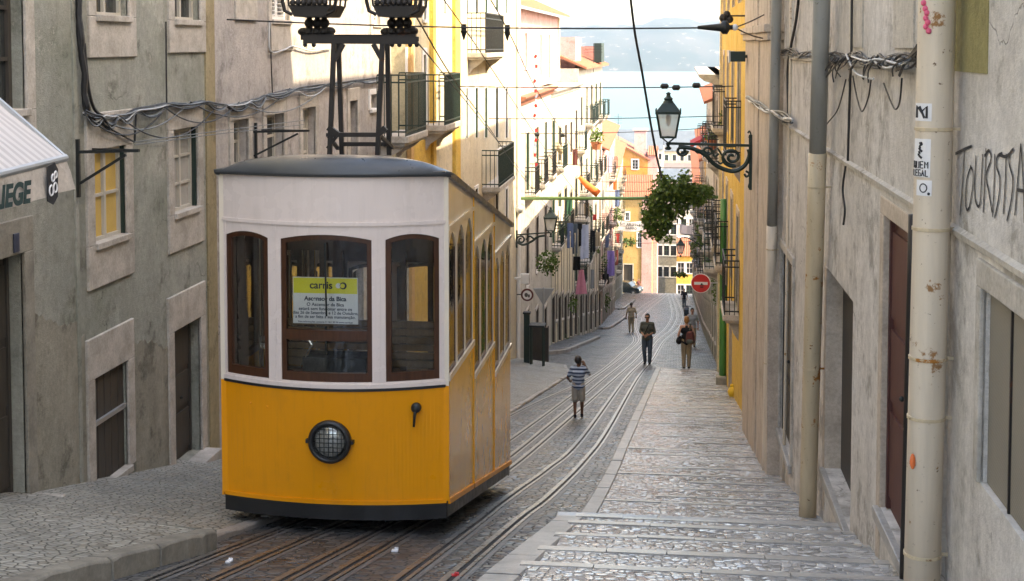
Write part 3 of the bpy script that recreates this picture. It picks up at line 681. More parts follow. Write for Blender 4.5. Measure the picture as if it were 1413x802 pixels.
# ---- left side, nearest first
yA = yx(107, XL); yB = yx(297, XL); yC = yx(541, XL)
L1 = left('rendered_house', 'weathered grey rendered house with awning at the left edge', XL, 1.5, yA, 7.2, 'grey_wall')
L1.px(-40, 30, -60, 152, uref=30, trim=.16, apron=.25, panes=(2,3), trim_mat='stone', frame='dark_wood', reveal=.25)
L1.px(-62, 30, 350, 694, uref=24, kind='door', trim=.17, lintel=.3, frame='dark_wood', step=.30, trim_mat='stone_dark', reveal=.34)
L1.op(3.5, 5, -.9, .6, trim=.16, panes=(2,3), frame='dark_wood')
L1.finish()
e = L1.sz(17, 335)
L1.part('number_plate', MB().box(.03,.042,e[0]-.05,e[0]+.05,e[1]-.08,e[1]+.08), 'sign_blue', bevel=.004)
L2 = left('rendered_house', 'streaky grey green rendered house with a yellow reflection painted in its window, left of tram', XL, yA, yB, 7.0, 'grey_wall2')
L2.px(127, 171.5, 208, 339, trim=.17, lintel=.36, apron=.42, panes=(2,2), pane='pane_reflection_tint', frame='pale_wood', trim_mat='stone', sill_mat='stone', reveal=.26, inset=.075, lining='iron_green', bar=.045)
L2.px(237, 270.5, 180, 297, trim=.17, lintel=.28, apron=.42, panes=(2,3), pane='pane_curtain', frame='pale_wood', trim_mat='stone', reveal=.26, inset=.085, lining='iron_green', bar=.045, sill_mat='stone')
L2.px(128, 174, -95, 22, trim=.17, lintel=.3, apron=.40, panes=(2,3), frame='pale_wood', trim_mat='stone', reveal=.22, inset=.1, bar=.045, sill_mat='stone')
L2.px(237, 273, -80, 28, trim=.17, lintel=.3, apron=.36, panes=(2,3), frame='pale_wood', trim_mat='stone', reveal=.22, inset=.1, bar=.045, sill_mat='stone')
L2.px(128, 174.5, 523, 680, kind='hatch', trim=.16, lintel=.40, frame='dark_wood', trim_mat='stone', reveal=.2, inset=.05, sill_mat='stone')
L2.px(238, 275, 458, 654, kind='door', leaves=1, trim=.17, lintel=.40, frame='dark_wood', trim_mat='stone', step=.22, reveal=.4, inset=.13)
L2.finish()
# rough dado of exposed render at the foot of both houses, split round the openings
def dado(h, y0, y1, zt, skip, mat='dado', nm='dado_render'):
    mb = MB(); r = random.Random(5); xs = [y0]
    while xs[-1] < y1-.05: xs.append(min(y1, xs[-1]+.045))
    for a, b in zip(xs, xs[1:]):
        if any(s0-.001 < (a+b)/2 < s1 for s0, s1 in skip): continue
        za = zt(a); zb = zt(b)
        mb.add([(.008,a,h.z0),(.008,b,h.z0),(.008,b,zb),(.008,a,za),(-.01,b,zb),(-.01,a,za)], [(0,1,2,3),(3,2,4,5)])
    h.part(nm, mb, mat)
rj = random.Random(11)
jit = [rj.uniform(-.03,.03) for _ in range(400)]
def dz(base, h):
    return lambda y: gz(h.p0.y+y)+base+.035*math.sin(y*2.1)+.02*math.sin(y*7.7+1)+.9*jit[int(abs(y)*31) % 400]
dado(L1, yA-1.5-1.0, L1.L, dz(1.75, L1), [])
o1, o2 = [o for o in L2.ops if o[4].get('kind') == 'hatch'][0], [o for o in L2.ops if o[4].get('kind') == 'door'][0]
dado(L2, 0, L2.L-.02, dz(1.62, L2), [(o1[0]-.17,o1[1]+.17),(o2[0]-.18,o2[1]+.18)])
L2.part('quoin_strip', MB().box(-.02,.02,L2.L-.32,L2.L,L2.z0,7.0), plaster('ochre_strip', (.34,.27,.15), (.38,.31,.18), (.2,.16,.09), seed=31.), )
L1.part('quoin_strip', MB().box(-.02,.016,L1.L-.07,L1.L-.0,L1.z0,7.2), 'grey_wall2')
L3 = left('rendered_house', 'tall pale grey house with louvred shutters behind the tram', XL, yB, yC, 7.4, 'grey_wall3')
for u0, u1, v0 in ((320,341,167),(366,390,160),(416,434,150),(481,492,140)):
    L3.px(u0, u1, v0, v0+96, trim=.15, lintel=.22, apron=.35, panes=(2,3), frame='pale_wood', trim_mat='stone', reveal=.24, sill_mat='white_paint', pane='pane_curtain' if u0 in (416,) else 'pane_dark')
L3.px(372, 397, -80, 28, kind='shutter', trim=.15, apron=.42, trim_mat='stone')
L3.px(424, 443, -80, 30, kind='window', trim=.15, apron=.42, panes=(2,3), trim_mat='stone')
L3.px(327, 347, -80, 25-40, trim=.15, apron=.4, trim_mat='stone')
L3.px(512, 523, -60, 34, kind='shutter', trim=.12, apron=.3, trim_mat='stone')
L3.px(510, 521, 131, 152, trim=.1, panes=(2,1), trim_mat='white_paint')
for u0, u1 in ((330,350),(395,420),(480,500)): L3.px(u0, u1, 380, 600, kind='door', trim=.15, lintel=.3, frame='dark_wood', trim_mat='stone')
L3.finish()
X4 = -5.25
yD = yx(597, X4); yE = yx(628, X4); yF = yx(713, X4)
y4 = yC+.02
L4 = left('yellow_house', 'sunlit cream house with yellow piers and plant filled balcony', X4, y4, yD, 7.5, 'cream_wall')
for z in (L4.sz(565,165)[1]+.12,):
    a, b = L4.sz(553,100)[0], L4.sz(562,100)[0]
for u0, u1 in ((553,562.5),(583,587)):
    L4.px(u0, u1, 76, 186, trim=.1, lintel=.15, panes=(2,3), frame='green_wood', trim_mat='white_paint', sill=False)
    L4.px(u0, u1, -60, 28, trim=.1, panes=(2,3), frame='green_wood', trim_mat='white_paint', balcony=False)
for u0, u1 in ((553,566),(580,590)): L4.px(u0, u1, 300, 470, kind='door', frame='green_wood', trim=.12)
L4.finish()
zb4 = L4.sz(560, 187)[1]
def bal(h, u0, u1, vz, uz, d, hgt, rail):
    Xo = -5.25+d; ya, yb = yx(u0, Xo)-h.p0.y, yx(u1, Xo)-h.p0.y; h.balcony(ya, yb, WX(uz, vz, Xo).z, d, hgt, rail)
bal(L4, 563, 591, 187, 563, .55, 1.08, 'iron_green')
L4.part('pier', MB().box(-.02,.09,L4.L-.34,L4.L,L4.z0,7.5), 'yellow_wall')
L4.part('pier', MB().box(-.02,.09,0,.28,L4.z0,7.5), plaster('orange_pier', (.60,.36,.14), (.63,.40,.18), (.42,.25,.09), seed=33.))
L4.part('dado_band', MB().box(-.02,.03,.281,L4.L-.341,L4.z0,zb4-.21), 'yellow_wall')
L5 = left('white_house', 'sunlit white house with flowered balconies above the tram roof', X4, yD, yF, 7.5, 'white_wall')
L5.part('pier', MB().box(-.02,.08,L5.sz(624,100)[0],L5.sz(631,100)[0],L5.z0,7.5), 'yellow_wall')
cols = [(611,614),(642,645),(655,659),(668,672),(683,687),(697,700)]
for i, (a, b) in enumerate(cols):
    for v0, v1 in ((-150,18),(55,150),(122,192),(178,255),(262,340)):
        if i == 0 and v0 == 122: continue
        kk = dict(inset=.17, reveal=.24, lining=rnd.choice(['green_wood','dark_wood','iron_green']), trim=.09, panes=(2,3), frame=rnd.choice(['green_wood','pale_wood','dark_wood']), trim_mat='white_paint', sill=False, pane=rnd.choice(['pane_dark','pane_dark','pane_curtain']))
        if v0 in (55, 178): continue
        L5.px(a, b, v0, v1, **kk)
for a, b in ((613,622),(650,660),(676,684),(694,703)): L5.px(a, b, 390, 500, kind='door', frame='dark_wood', trim=.1, inset=.14, lining='dark_wood')
L5.px(676, 686, 18, 78, trim=.09, panes=(2,3), frame='pale_wood', trim_mat='white_paint', sill=False)
L5.px(686, 696, 210, 252, trim=.09, panes=(2,3), frame='green_wood', trim_mat='white_paint', sill=False)
L5.finish()
bal(L5, 672, 697, 72, 672, .5, 1.0, 'iron')
bal(L5, 690, 711, 258, 690, .5, 1.0, 'iron_green')
bal(L5, 616, 638, 172, 616, .5, 1.05, 'iron_green')
L5.part('downpipe', MB().tube([(.07,L5.L-.1,L5.z0),(.07,L5.L-.1,7.5)], .07, 10), 'white_paint')
y6 = yF+.02
L6 = left('white_house', 'low white house below the pink one with red white bunting', -5.25, y6, 57.5, -1.75, 'white_wall2')
for yv in (3.2, 6.6, 10.0):
    L6.op(yv-.5, yv+.5, -5.2, -3.1, panes=(2,3), frame=rnd.choice(['green_wood','pale_wood']), trim=.12, trim_mat='stone', balcony=True, bd=.4, inset=.15, lining='green_wood')
    L6.op(yv-.5, yv+.5, -8.6, -6.5, panes=(2,3), frame='dark_wood', trim=.12, trim_mat='stone', inset=.15, lining='dark_wood')
    L6.op(yv-.5, yv+.5, gz(47+yv)+.1, gz(47+yv)+2.1, kind='door', frame='dark_wood', trim=.12, trim_mat='stone', inset=.14, lining='dark_wood')
L6.finish(); L6.cornice(-1.72, .3, 'tile')
P6 = House('pink_house', 'pink upper house with tiled eaves at the top of the sunlit row', (-5.75,y6+.5), (-5.75,67), -1.74, 1.35, 'pink_wall', 5)
P6.op(3, 4.2, -.9, .45, panes=(3,4), frame='white_paint', trim=.12, trim_mat='white_paint'); P6.op(6.2, 7.3, -.9, .45, panes=(3,4), frame='white_paint', trim=.12, trim_mat='white_paint')
P6.op(12, 12.9, -1.5, .45, kind='door', frame='green_wood', trim=.12, trim_mat='white_paint'); P6.op(16, 16.9, -1.5, .45, kind='door', frame='dark_wood', trim=.12, trim_mat='white_paint')
P6.finish(); P6.tiles(1.38, .55, 1.3, 2.4); P6.part('corner_pilaster', MB().box(-.02,.06,P6.L-.6,P6.L,-1.74,1.3), 'white_wall')
def far_house(fn, name, label, X0, X1, y0, y1, z1, mat, floors, nb, seed, roof=True, balc=.5, depth=6, rails=('iron','iron_green'), door=True, base='grey_wall2', bh=5.2):
    h = fn(name, label, X0, y0, y1, z1, mat, X1=X1, depth=depth); r = random.Random(seed); L = h.L
    for b in range(nb):
        yc = L*(b+.5)/nb
        yw = (h.p0+h.d*yc).y
        for zf in floors:
            if zf < gz(yw)+2.6: continue
            bal = r.random() < balc
            h.op(yc-.48, yc+.48, zf, zf+1.95 if bal else zf+1.5, panes=(2,3), frame=r.choice(['pale_wood','green_wood','dark_wood','white_paint']), trim=.13, trim_mat=r.choice(['stone','stone_dark']),
                 pane=r.choice(['pane_dark','pane_dark','pane_curtain']), balcony=bal, bd=r.uniform(.35,.6), rail=r.choice(rails), bw=r.choice((.2,.3,.45)), sill=not bal, inset=.17, reveal=.24, lining=r.choice(['green_wood','dark_wood','iron_green']), lside=int(fn is left))
        if door: h.op(yc-.5, yc+.5, gz(yw)+.08, gz(yw)+2.15, kind='door', frame=r.choice(['dark_wood','green_wood','red_wood']), trim=.13, trim_mat='stone_dark', inset=.15, lining='dark_wood', lside=int(fn is left))
        if door: h.op(yc+.9, min(yc+1.5, L-.1), gz(yw)+.9, gz(yw)+2.1, frame='dark_wood', trim=.1, trim_mat='stone', inset=.14, lining='dark_wood', lside=int(fn is left))
    h.finish()
    sk = sorted((o[0]-.16, o[1]+.16) for o in h.ops if o[2] < gz((h.p0+h.d*(o[0]+o[1])*.5).y)+bh); y = 0.
    for a, b in sk+[(L, L)]:
        if a > y+.02:
            za, zb = gz((h.p0+h.d*y).y)+bh, gz((h.p0+h.d*a).y)+bh
            MB().add([(.03,y,h.z0),(.03,a,h.z0),(.03,a,zb),(.03,y,za),(-.02,a,zb),(-.02,y,za),(-.02,y,h.z0),(-.02,a,h.z0)], [(0,1,2,3),(3,2,4,5),(0,3,5,6),(1,7,4,2)]).build('shade_band', base, h.root)  # darker band that paints the street's shade onto the lower floors
        y = max(y, b)
    if roof: h.tiles(z1+.02, .4, 1.3, 2.6)
    else: h.cornice(z1, .3)
    return h
L7 = far_house(left, 'white_house', 'bright white balconied house past the pink one, with laundry', -5.3, -4.95, 57.52, 69.5, -1.9, 'white_wall', (-5.2,-8.6,-11.9), 5, 21, roof=False, balc=.65)
L7b = far_house(left, 'rose_house', 'white and rose house with green balcony box above laundry lines', -4.95, -4.55, 69.52, 84, -1.2, 'white_wall2', (-4.2,-7.6,-11.2,-14.3), 5, 22, roof=True, balc=.6)
L7b.part('roof_box', MB().box(.02,.45,8.5,10.3,-1.0,.1), 'iron_green', bevel=.02); L7b.part('dormer', MB().box(-3,-.1,11.3,13.8,-1.2,-.1), 'rose_wall'); L7b.part('dormer', MB().box(-3.4,-.3,1.2,4.2,-1.2,.4), 'pink_wall')
L8 = far_house(left, 'pink_house', 'narrow pink house with tiled roof before the orange end house', -4.6, -5.0, 86, 112, -6.6, 'pink_wall', (-9.6,-12.8,-16), 7, 23)
L9 = far_house(left, 'beige_house', 'farthest beige house on the left with striped ground floor', -5.4, -6.2, 113, 160, -11.5, 'beige_wall', (-15,-18.4,-21.8), 11, 24, balc=.6)
# ---- right side
yR1 = yx(1061, 1.14)
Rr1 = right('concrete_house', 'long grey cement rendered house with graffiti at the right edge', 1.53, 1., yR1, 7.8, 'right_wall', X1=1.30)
def rpx(u0,u1,v0,v1,vref=None,**k):
    # height measured at the far edge (u smaller is farther on this side)
    a = Rr1.sz(u0, v0); b = Rr1.sz(u1, v0); c = Rr1.sz(u0, v1); y0, y1 = sorted((a[0], b[0])); Rr1.op(y0, y1, c[1], a[1], **k)
rpx(1358, 1520, 397, 674, kind='grille', trim=.085, lintel=.13, proud=.02, trim_mat='stone', sill=False, reveal=.13)
rpx(1221, 1262, 297, 712, kind='door', frame='red_wood', trim=.0, trim_mat='stone_pink', reveal=.26, inset=.06, leaves=1)
rpx(1142, 1178, 370, 655, kind='blind', fill='dark_wood', trim=.0, reveal=.42, trim_mat='stone_pink', sill=False)
rpx(1076, 1096, 335, 590, kind='door', frame='dark_wood', trim=.10, trim_mat='stone', reveal=.24, inset=.05, leaves=1)
rpx(1095, 1125, -150, -40, trim=.14, panes=(2,3)); rpx(1170, 1215, -150, -50, trim=.14, panes=(2,3)); rpx(1330, 1420, -260, -120, trim=.14, panes=(2,3))
Rr1.finish()
H = Rr1
def wallpt(h, u, v, out=.012):
    s_, z = h.sz(u, v); return Vector((out, s_, z))
# red door jambs, sills and door fillings
o = [q for q in H.ops if q[4].get('frame') == 'red_wood'][0]
jm = MB().box(-.24,.012,o[0]-.13,o[0]+.006,o[2]-.5,o[3]).box(-.24,.012,o[0]-.13,o[1]+.12,o[3],o[3]+.12)
H.part('door_jamb', jm, 'stone_pink', bevel=.008)
H.part('doorstep', MB().box(-.25,.05,o[0]-.05,o[1]+.1,o[2]-.09,o[2]-.004), 'kerb_stone', bevel=.008)
o = [q for q in H.ops if q[4].get('kind') == 'blind'][0]
H.part('door_jamb', MB().box(-.40,.010,o[0]-.12,o[0]+.006,o[2]-.4,o[3]), 'stone_pink', bevel=.008)
H.part('doorstep', MB().box(-.40,.05,o[0]-.05,o[1]+.02,o[2]-.10,o[2]-.004), 'kerb_stone', bevel=.008)
o = [q for q in H.ops if q[4].get('frame') == 'dark_wood'][0]
H.part('doorstep', MB().box(-.20,.05,o[0]-.05,o[1]+.02,o[2]-.10,o[2]-.004), 'kerb_stone', bevel=.008)
# string course, panel joints and pilaster strips on the cement render
a = wallpt(H, 1131, 198); b = wallpt(H, 1253, 281); zc = (a.z+b.z)/2
H.part('string_course', MB().prism([(-.01,zc-.03),(.02,zc-.02),(.028,zc+.012),(-.01,zc+.035)], lambda x,z: (x,0,z), lambda x,z: (x,H.L-.02,z)), 'right_wall2')
zt = wallpt(H, 1340, 100).z
H.part('painted_patch', MB().box(-.01,.006,H.sz(1364,60)[0],H.sz(1311,60)[0],zt,1.4), 'olive_paint')
H.part('ledge', MB().box(-.01,.02,0,H.sz(1309,95)[0],zt-.03,zt-.005), 'right_wall2')
for u in (1090, 1182, 1248):
    s_ = H.sz(u, 60)[0]; H.part('render_panel', MB().box(-.01,.012,s_-.36,s_+.36,-.02,3.), 'right_wall2')
s_ = H.sz(1316,400)[0]; H.part('corner_strip', MB().box(-.01,.02,H.sz(1313,300)[0],H.sz(1309,300)[0],H.z0,3.), 'right_wall2')
# graffiti painted on the cement wall
GR = [[(1320,212),(1332,206),(1342,202)],[(1332,206),(1330,245),(1326,296)],[(1341,230),(1335,250),(1334,284),(1338,288),(1343,262),(1344,238),(1340,230)],
 [(1348,216),(1346,262),(1349,282),(1354,278),(1357,214)],[(1362,206),(1360,250),(1358,292)],[(1360,215),(1366,208),(1369,220),(1362,242),(1366,266),(1370,292)],
 [(1374,214),(1373,256),(1371,298)],[(1384,212),(1378,216),(1376,229),(1381,246),(1380,270),(1374,300)],[(1381,214),(1390,216),(1398,208)],[(1390,214),(1388,262),(1386,294)],
 [(1400,206),(1395,212),(1394,226),(1399,248),(1397,276),(1391,304)],[(1410,200),(1406,246),(1402,296)],[(1410,200),(1413,242),(1415,306)],[(1405,262),(1416,264)]]
for st_ in GR:
    gm = MB()
    P = [Vector((.0, *(H.sz(u, v)))) for u, v in st_]; P = arc_pts(P, 5); w_ = .0075
    for p, q in zip(P, P[1:]):
        d = (q-p); n_ = Vector((0, -d.z, d.y)); 
        if n_.length < 1e-6: continue
        n_ = n_.normalized()*w_; e = d.normalized()*w_*.7
        xx = .0045+rnd.uniform(0,.001)
        gm.add([p-e-n_+Vector((xx,0,0)), q+e-n_+Vector((xx,0,0)), q+e+n_+Vector((xx,0,0)), p-e+n_+Vector((xx,0,0))], [(0,1,2,3)])
    H.part('graffiti_stroke', gm, 'ink')
# R2: narrow house with pilasters
X2 = 1.30
yR2 = yx(1004, 1.2)
R2 = right('pilaster_house', 'narrow greige house with paired capped pilasters before the yellow one', X2, yR1+.01, 25.6, 5.5, 'right_wall2')
for (ua, ub) in ((1027,1044),(1046,1061)):
    ya = yx(ua, 1.14); yb = yx(ub, 1.14); sa, sb = (R2.p0.y-ya), (R2.p0.y-yb)
    sa, sb = sorted((sa, sb)); sa = max(0, sa)
    zc_ = WX((ua+ub)/2, 56, 1.14).z
    R2.part('pilaster', MB().box(-.02,.16,sa,sb,R2.z0,zc_), 'stone_pink', bevel=.01)
    R2.part('capital', MB().box(-.02,.21,sa-.05,sb+.05,zc_,zc_+.10).box(-.02,.25,sa-.08,sb+.08,zc_+.10,zc_+.20).box(-.02,.18,sa,sb,zc_+.2,5.4), 'stone_pink', bevel=.01)
R2.op(1.2, 2.0, gz(24)+.15, gz(24)+2.3, kind='door', frame='dark_wood', trim=.1, trim_mat='stone_pink')
R2.op(1.2, 2.0, -3.6, -2.0, panes=(2,3), trim=.1, trim_mat='stone_pink')
R2.op(1.2, 2.0, -.4, 1.4, panes=(2,3), trim=.1, trim_mat='stone_pink')
R2.finish(); R2.cornice(5.4, .45, 'stone_pink', .4)
# R3: yellow house, with an unseen attic block added for its shadow at the near end and a deep eaves cornice
R3 = right('yellow_house', 'yellow house on the right with green drainpipe and iron balcony', 1.32, 25.62, 42., 3.1, 'yellow_wall')
for yv in (2.5, 5.7, 8.9, 12.2):
    for zf in (-9.0, -5.65, -2.3, .9):
        g_ = gz(42-yv)
        if zf > g_+1.8 and zf < .95: R3.op(yv-.5, yv+.5, zf, zf+2., panes=(2,4), frame='green_wood', trim=.16, trim_mat='stone_pink', balcony=((yv, zf) in ((12.2,-5.65),(12.2,-2.3),(5.7,-5.65),(2.5,-2.3),(2.5,-5.65))), bd=.34, bw=.35, bh=1.15, sill=False, inset=.03)
    if yv in (2.5, 8.9): R3.op(yv-.5, yv+.5, gz(42-yv)+.1, gz(42-yv)+2.15, kind='door', frame='dark_wood', trim=.14, trim_mat='stone_pink')
R3.finish(); R3.cornice(3.1, .75, 'yellow_wall', .9)
R3.part('gable', MB().prism([(R3.L,3.),(R3.L,6.4),(R3.L-.5,7.6),(R3.L-1.3,7.6),(R3.L-1.9,3.)], lambda y,z: (-.02,y,z), lambda y,z: (-3,y,z)), 'yellow_wall')  # unseen attic block, shaped to shade the left facade beside the sunlit patch
R3.part('corner_pier', MB().box(-.02,.06,R3.L-.5,R3.L,R3.z0,3.0), 'stone_pink')
R3.part('corner_pier', MB().box(-.02,.06,0,.45,R3.z0,3.0), 'cream_wall')
R4 = far_house(right, 'beige_house', 'beige house with stone eaves and planted balconies past the yellow one', 1.45, 1.5, 42.05, 57, -.9, 'beige_wall', (-4.0,-7.0), 4, 31, roof=False, balc=.75)
R4.cornice(-.9, .8, 'stone', .5)
R5 = far_house(right, 'white_house', 'greyish white house with a red awning high on its wall', 1.5, 1.6, 57.05, 76, -2.4, 'white_wall2', (-5.2,-8.6,-11.6), 6, 32, balc=.5)
R5.part('awning', MB().prism([(0,-4.5),(.9,-4.95),(.9,-5.15),(0,-4.6)], lambda x,z: (x,4,z), lambda x,z: (x,7,z)), 'cloth_red')
R6 = far_house(right, 'ochre_house', 'dull ochre house on the right beyond the road sign', 1.6, 1.7, 76.05, 104, -6.4, 'ochre_wall', (-9.,-12.,-15.2), 8, 33, balc=.5)
R7 = far_house(right, 'beige_house', 'last long beige house on the right before the bend', 1.7, 1.9, 104.05, 158, -12, 'beige_wall', (-15,-18.4,-21.8), 14, 34, balc=.4)
# ---- houses closing the view: facades looking up the street
def end_house(name, label, x0, x1, y, z1, mat, wins, depth=7, roof='tile', rise=2.2, gable=False, zb=None, **k):
    h = House(name, label, (x0, y), (x1, y), (zb if zb is not None else gz(y+depth)-1), z1, mat, depth=depth)
    for w in wins: h.op(*w[:4], **(dict(trim=.15, trim_mat='white_paint', frame='white_paint')|(w[4] if len(w) > 4 else {})))
    h.finish()
    if roof and not gable: h.tiles(z1, .35, rise, depth/2, roof)
    if gable:
        D = depth; mb = MB()
        pk = .12; mb.prism([(0,z1),(0,z1+rise*.9),(h.L*pk,z1+rise),(h.L,z1)], lambda y,z: (0,y,z), lambda y,z: (-D,y,z)); h.part('gable', mb, mat)
        rf = MB(); rf.prism([(-.5,z1+rise*.9-.15),(h.L*pk,z1+rise+.1),(h.L+.3,z1-.2),(h.L+.3,z1),(h.L*pk,z1+rise+.32),(-.5,z1+rise*.9+.05)], lambda y,z: (.25,y,z), lambda y,z: (-D,y,z)); h.part('roof', rf, roof)
    return h
def X_at(u, y): return AT(u, 300, y).x
def Z_at(v, y): return AT(900, v, y).z
y = 176.
x0, x1 = X_at(838,y), X_at(907,y)
w0 = X_at(876,y)-x0
E1 = end_house('orange_house', 'orange house with a white window and pink chimney closing the street', x0, X_at(893,y), y, Z_at(220,y), 'orange_wall',
    [(X_at(872,y)-x0, X_at(880,y)-x0, Z_at(237,y)+.25, Z_at(222,y)+.1, dict(panes=(2,3)))], depth=9, gable=True, rise=Z_at(196,y)-Z_at(220,y), roof='tile')
y2 = 172.
xa = X_at(856,y2)
E2 = end_house('ochre_house', 'low ochre yellow house with dark doorway and tiled porch roof', xa, X_at(900,y2), y2, Z_at(272,y2), 'ochre_wall',
    [(X_at(863,y2)-xa, X_at(868,y2)-xa, Z_at(305,y2), Z_at(294,y2), dict(panes=(2,2))), (X_at(861,y2)-xa, X_at(873,y2)-xa, gz(y2)+.1, Z_at(366,y2), dict(kind='door', frame='dark_wood', trim_mat='stone')),
     (X_at(880,y2)-xa, X_at(886,y2)-xa, Z_at(342,y2), Z_at(322,y2), dict(panes=(2,3)))], depth=3.9, roof='tile', rise=2.6)
E2.part('ground_floor_band', MB().box(-.02,.04,.02,X_at(860,y2)-xa-.2,E2.z0,Z_at(345,y2)), 'orange_wall')
E2.part('side_pier', MB().box(-.02,.12,E2.L-1.3,E2.L,E2.z0,Z_at(275,y2)), 'pink_wall')
CH = MB(); c0 = AT(883,190,178)
CH.box(X_at(876,178)-.1,X_at(891,178),178,180.5,Z_at(240,178),Z_at(181,178)).box(X_at(875,178)-.2,X_at(892,178)+.1,177.9,180.6,Z_at(181,178),Z_at(179,178))
E1ch = CH; ob = CH.build('chimney_stack', 'pink_wall'); tag(ob, 'tall pink chimney stack rising behind the orange gable', 'chimney')
SP = end_house('pink_house', 'slim pale pink house right of the orange gable, sunlit', X_at(893.3,y), X_at(907,y), y+.5, Z_at(214,y), 'pink_wall', [(1.0,1.7,Z_at(300,y),Z_at(288,y))], depth=9, roof='tile', rise=.8)
y3 = 205.
def box_house(name, label, u0, u1, y, v1, mat, roofm, cols_, rows, depth=9, rise=1.8, seed=1, zb=None):
    xx0, xx1 = X_at(u0,y), X_at(u1,y); z1 = Z_at(v1,y); L = xx1-xx0; r = random.Random(seed); w = []
    for i in range(cols_):
        for j in range(rows):
            c = L*(i+.5)/cols_; zt_ = z1-1.0-3.1*j; w.append((c-.45,c+.45,zt_-1.5,zt_,dict(panes=(2,2), frame=r.choice(['white_paint','green_wood','dark_wood']))))
    return end_house(name, label, xx0, xx1, y, z1, mat, w, depth=depth, roof=roofm, rise=rise, zb=zb)
box_house('yellow_house', 'small bright yellow house at the very end of the road', 934, 958, 190, 352, 'yellow_wall', 'tile', 2, 2, seed=2)
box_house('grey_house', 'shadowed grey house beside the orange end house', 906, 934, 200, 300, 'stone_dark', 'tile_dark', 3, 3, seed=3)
box_house('white_house', 'pale house low behind the grey one at the street end', 905, 960, 232, 268, 'white_wall2', 'tile_dark', 5, 3, seed=4)
box_house('white_house', 'white house with pale roof below the river, left of the lamp', 896, 950, 268, 248, 'white_wall', 'roof_grey', 5, 2, seed=5)
box_house('long_house', 'long low house with dark slate roof edging the river', 820, 915, 330, 206, 'white_wall2', 'roof_grey', 9, 3, depth=14, rise=4.3, seed=6)
box_house('grey_house', 'far grey roofed warehouse on the riverside, right half', 914, 1010, 345, 208, 'beige_wall', 'roof_grey', 9, 3, depth=14, rise=4.6, seed=7)
box_house('pale_house', 'far pale quay building under the street lamp', 915, 990, 300, 240, 'white_wall2', 'tile_dark', 7, 3, depth=10, rise=2, seed=8)
box_house('ochre_house', 'far ochre house hidden behind the left row', 780, 838, 215, 215, 'ochre_wall', 'tile', 4, 4, seed=9)
# ------------------------------------------------------------------ drainpipes, cables, lamps and other wall furniture
def pipe(label, u_top, u_bot, vb, X, r, mat_hi, mat_lo, vsplit, name='drainpipe', ztop=5.5, clamps=(), n=14):
    pb = WX(u_bot, vb, X); pm = WX((u_top+u_bot)/2, vsplit, X) if vsplit else None
    yb = pb.y; yt = WX(u_top, 0, X).y
    root = thing(name, label, 'drainpipe', (X, yb, gz(yb)))
    zs0 = gz(yb)-.1
    def P(z): f = (z-zs0)/(0-zs0); return Vector((X, yb+(yt-yb)*min(1.3, f), z))
    zz = pm.z if pm else ztop
    def seg(z0, z1, rr): return [P(z0+(z1-z0)*i/6) for i in range(7)], rr
    lo = MB(); p, rr = seg(zs0, zz, r*1.07); lo.tube(p, rr, n); lo.build('lower_pipe', mat_lo, root, smooth=True)
    if pm:
        hi = MB(); p, rr = seg(zz-.03, ztop, r); hi.tube(p, rr, n); hi.build('upper_pipe', mat_hi, root, smooth=True)
    for vc in clamps:
        zc = WX(u_bot, vc, X).z; q = P(zc)
        MB().lathe([(r*1.05,-.010),(r*1.13,-.008),(r*1.13,.008),(r*1.05,.010)], q, n).box(q.x, q.x+.2, q.y-.008, q.y+.008, q.z-.008, q.z+.008).build('clamp', 'pipe_rust', root)
    return root, P
p1, P1 = pipe('thick cream drainpipe covered with stickers, nearest on the right', 1293, 1271, 780, 1.31, .088, 'pipe_cream', 'pipe_cream', None, clamps=(172,305,482,565,760), n=20)
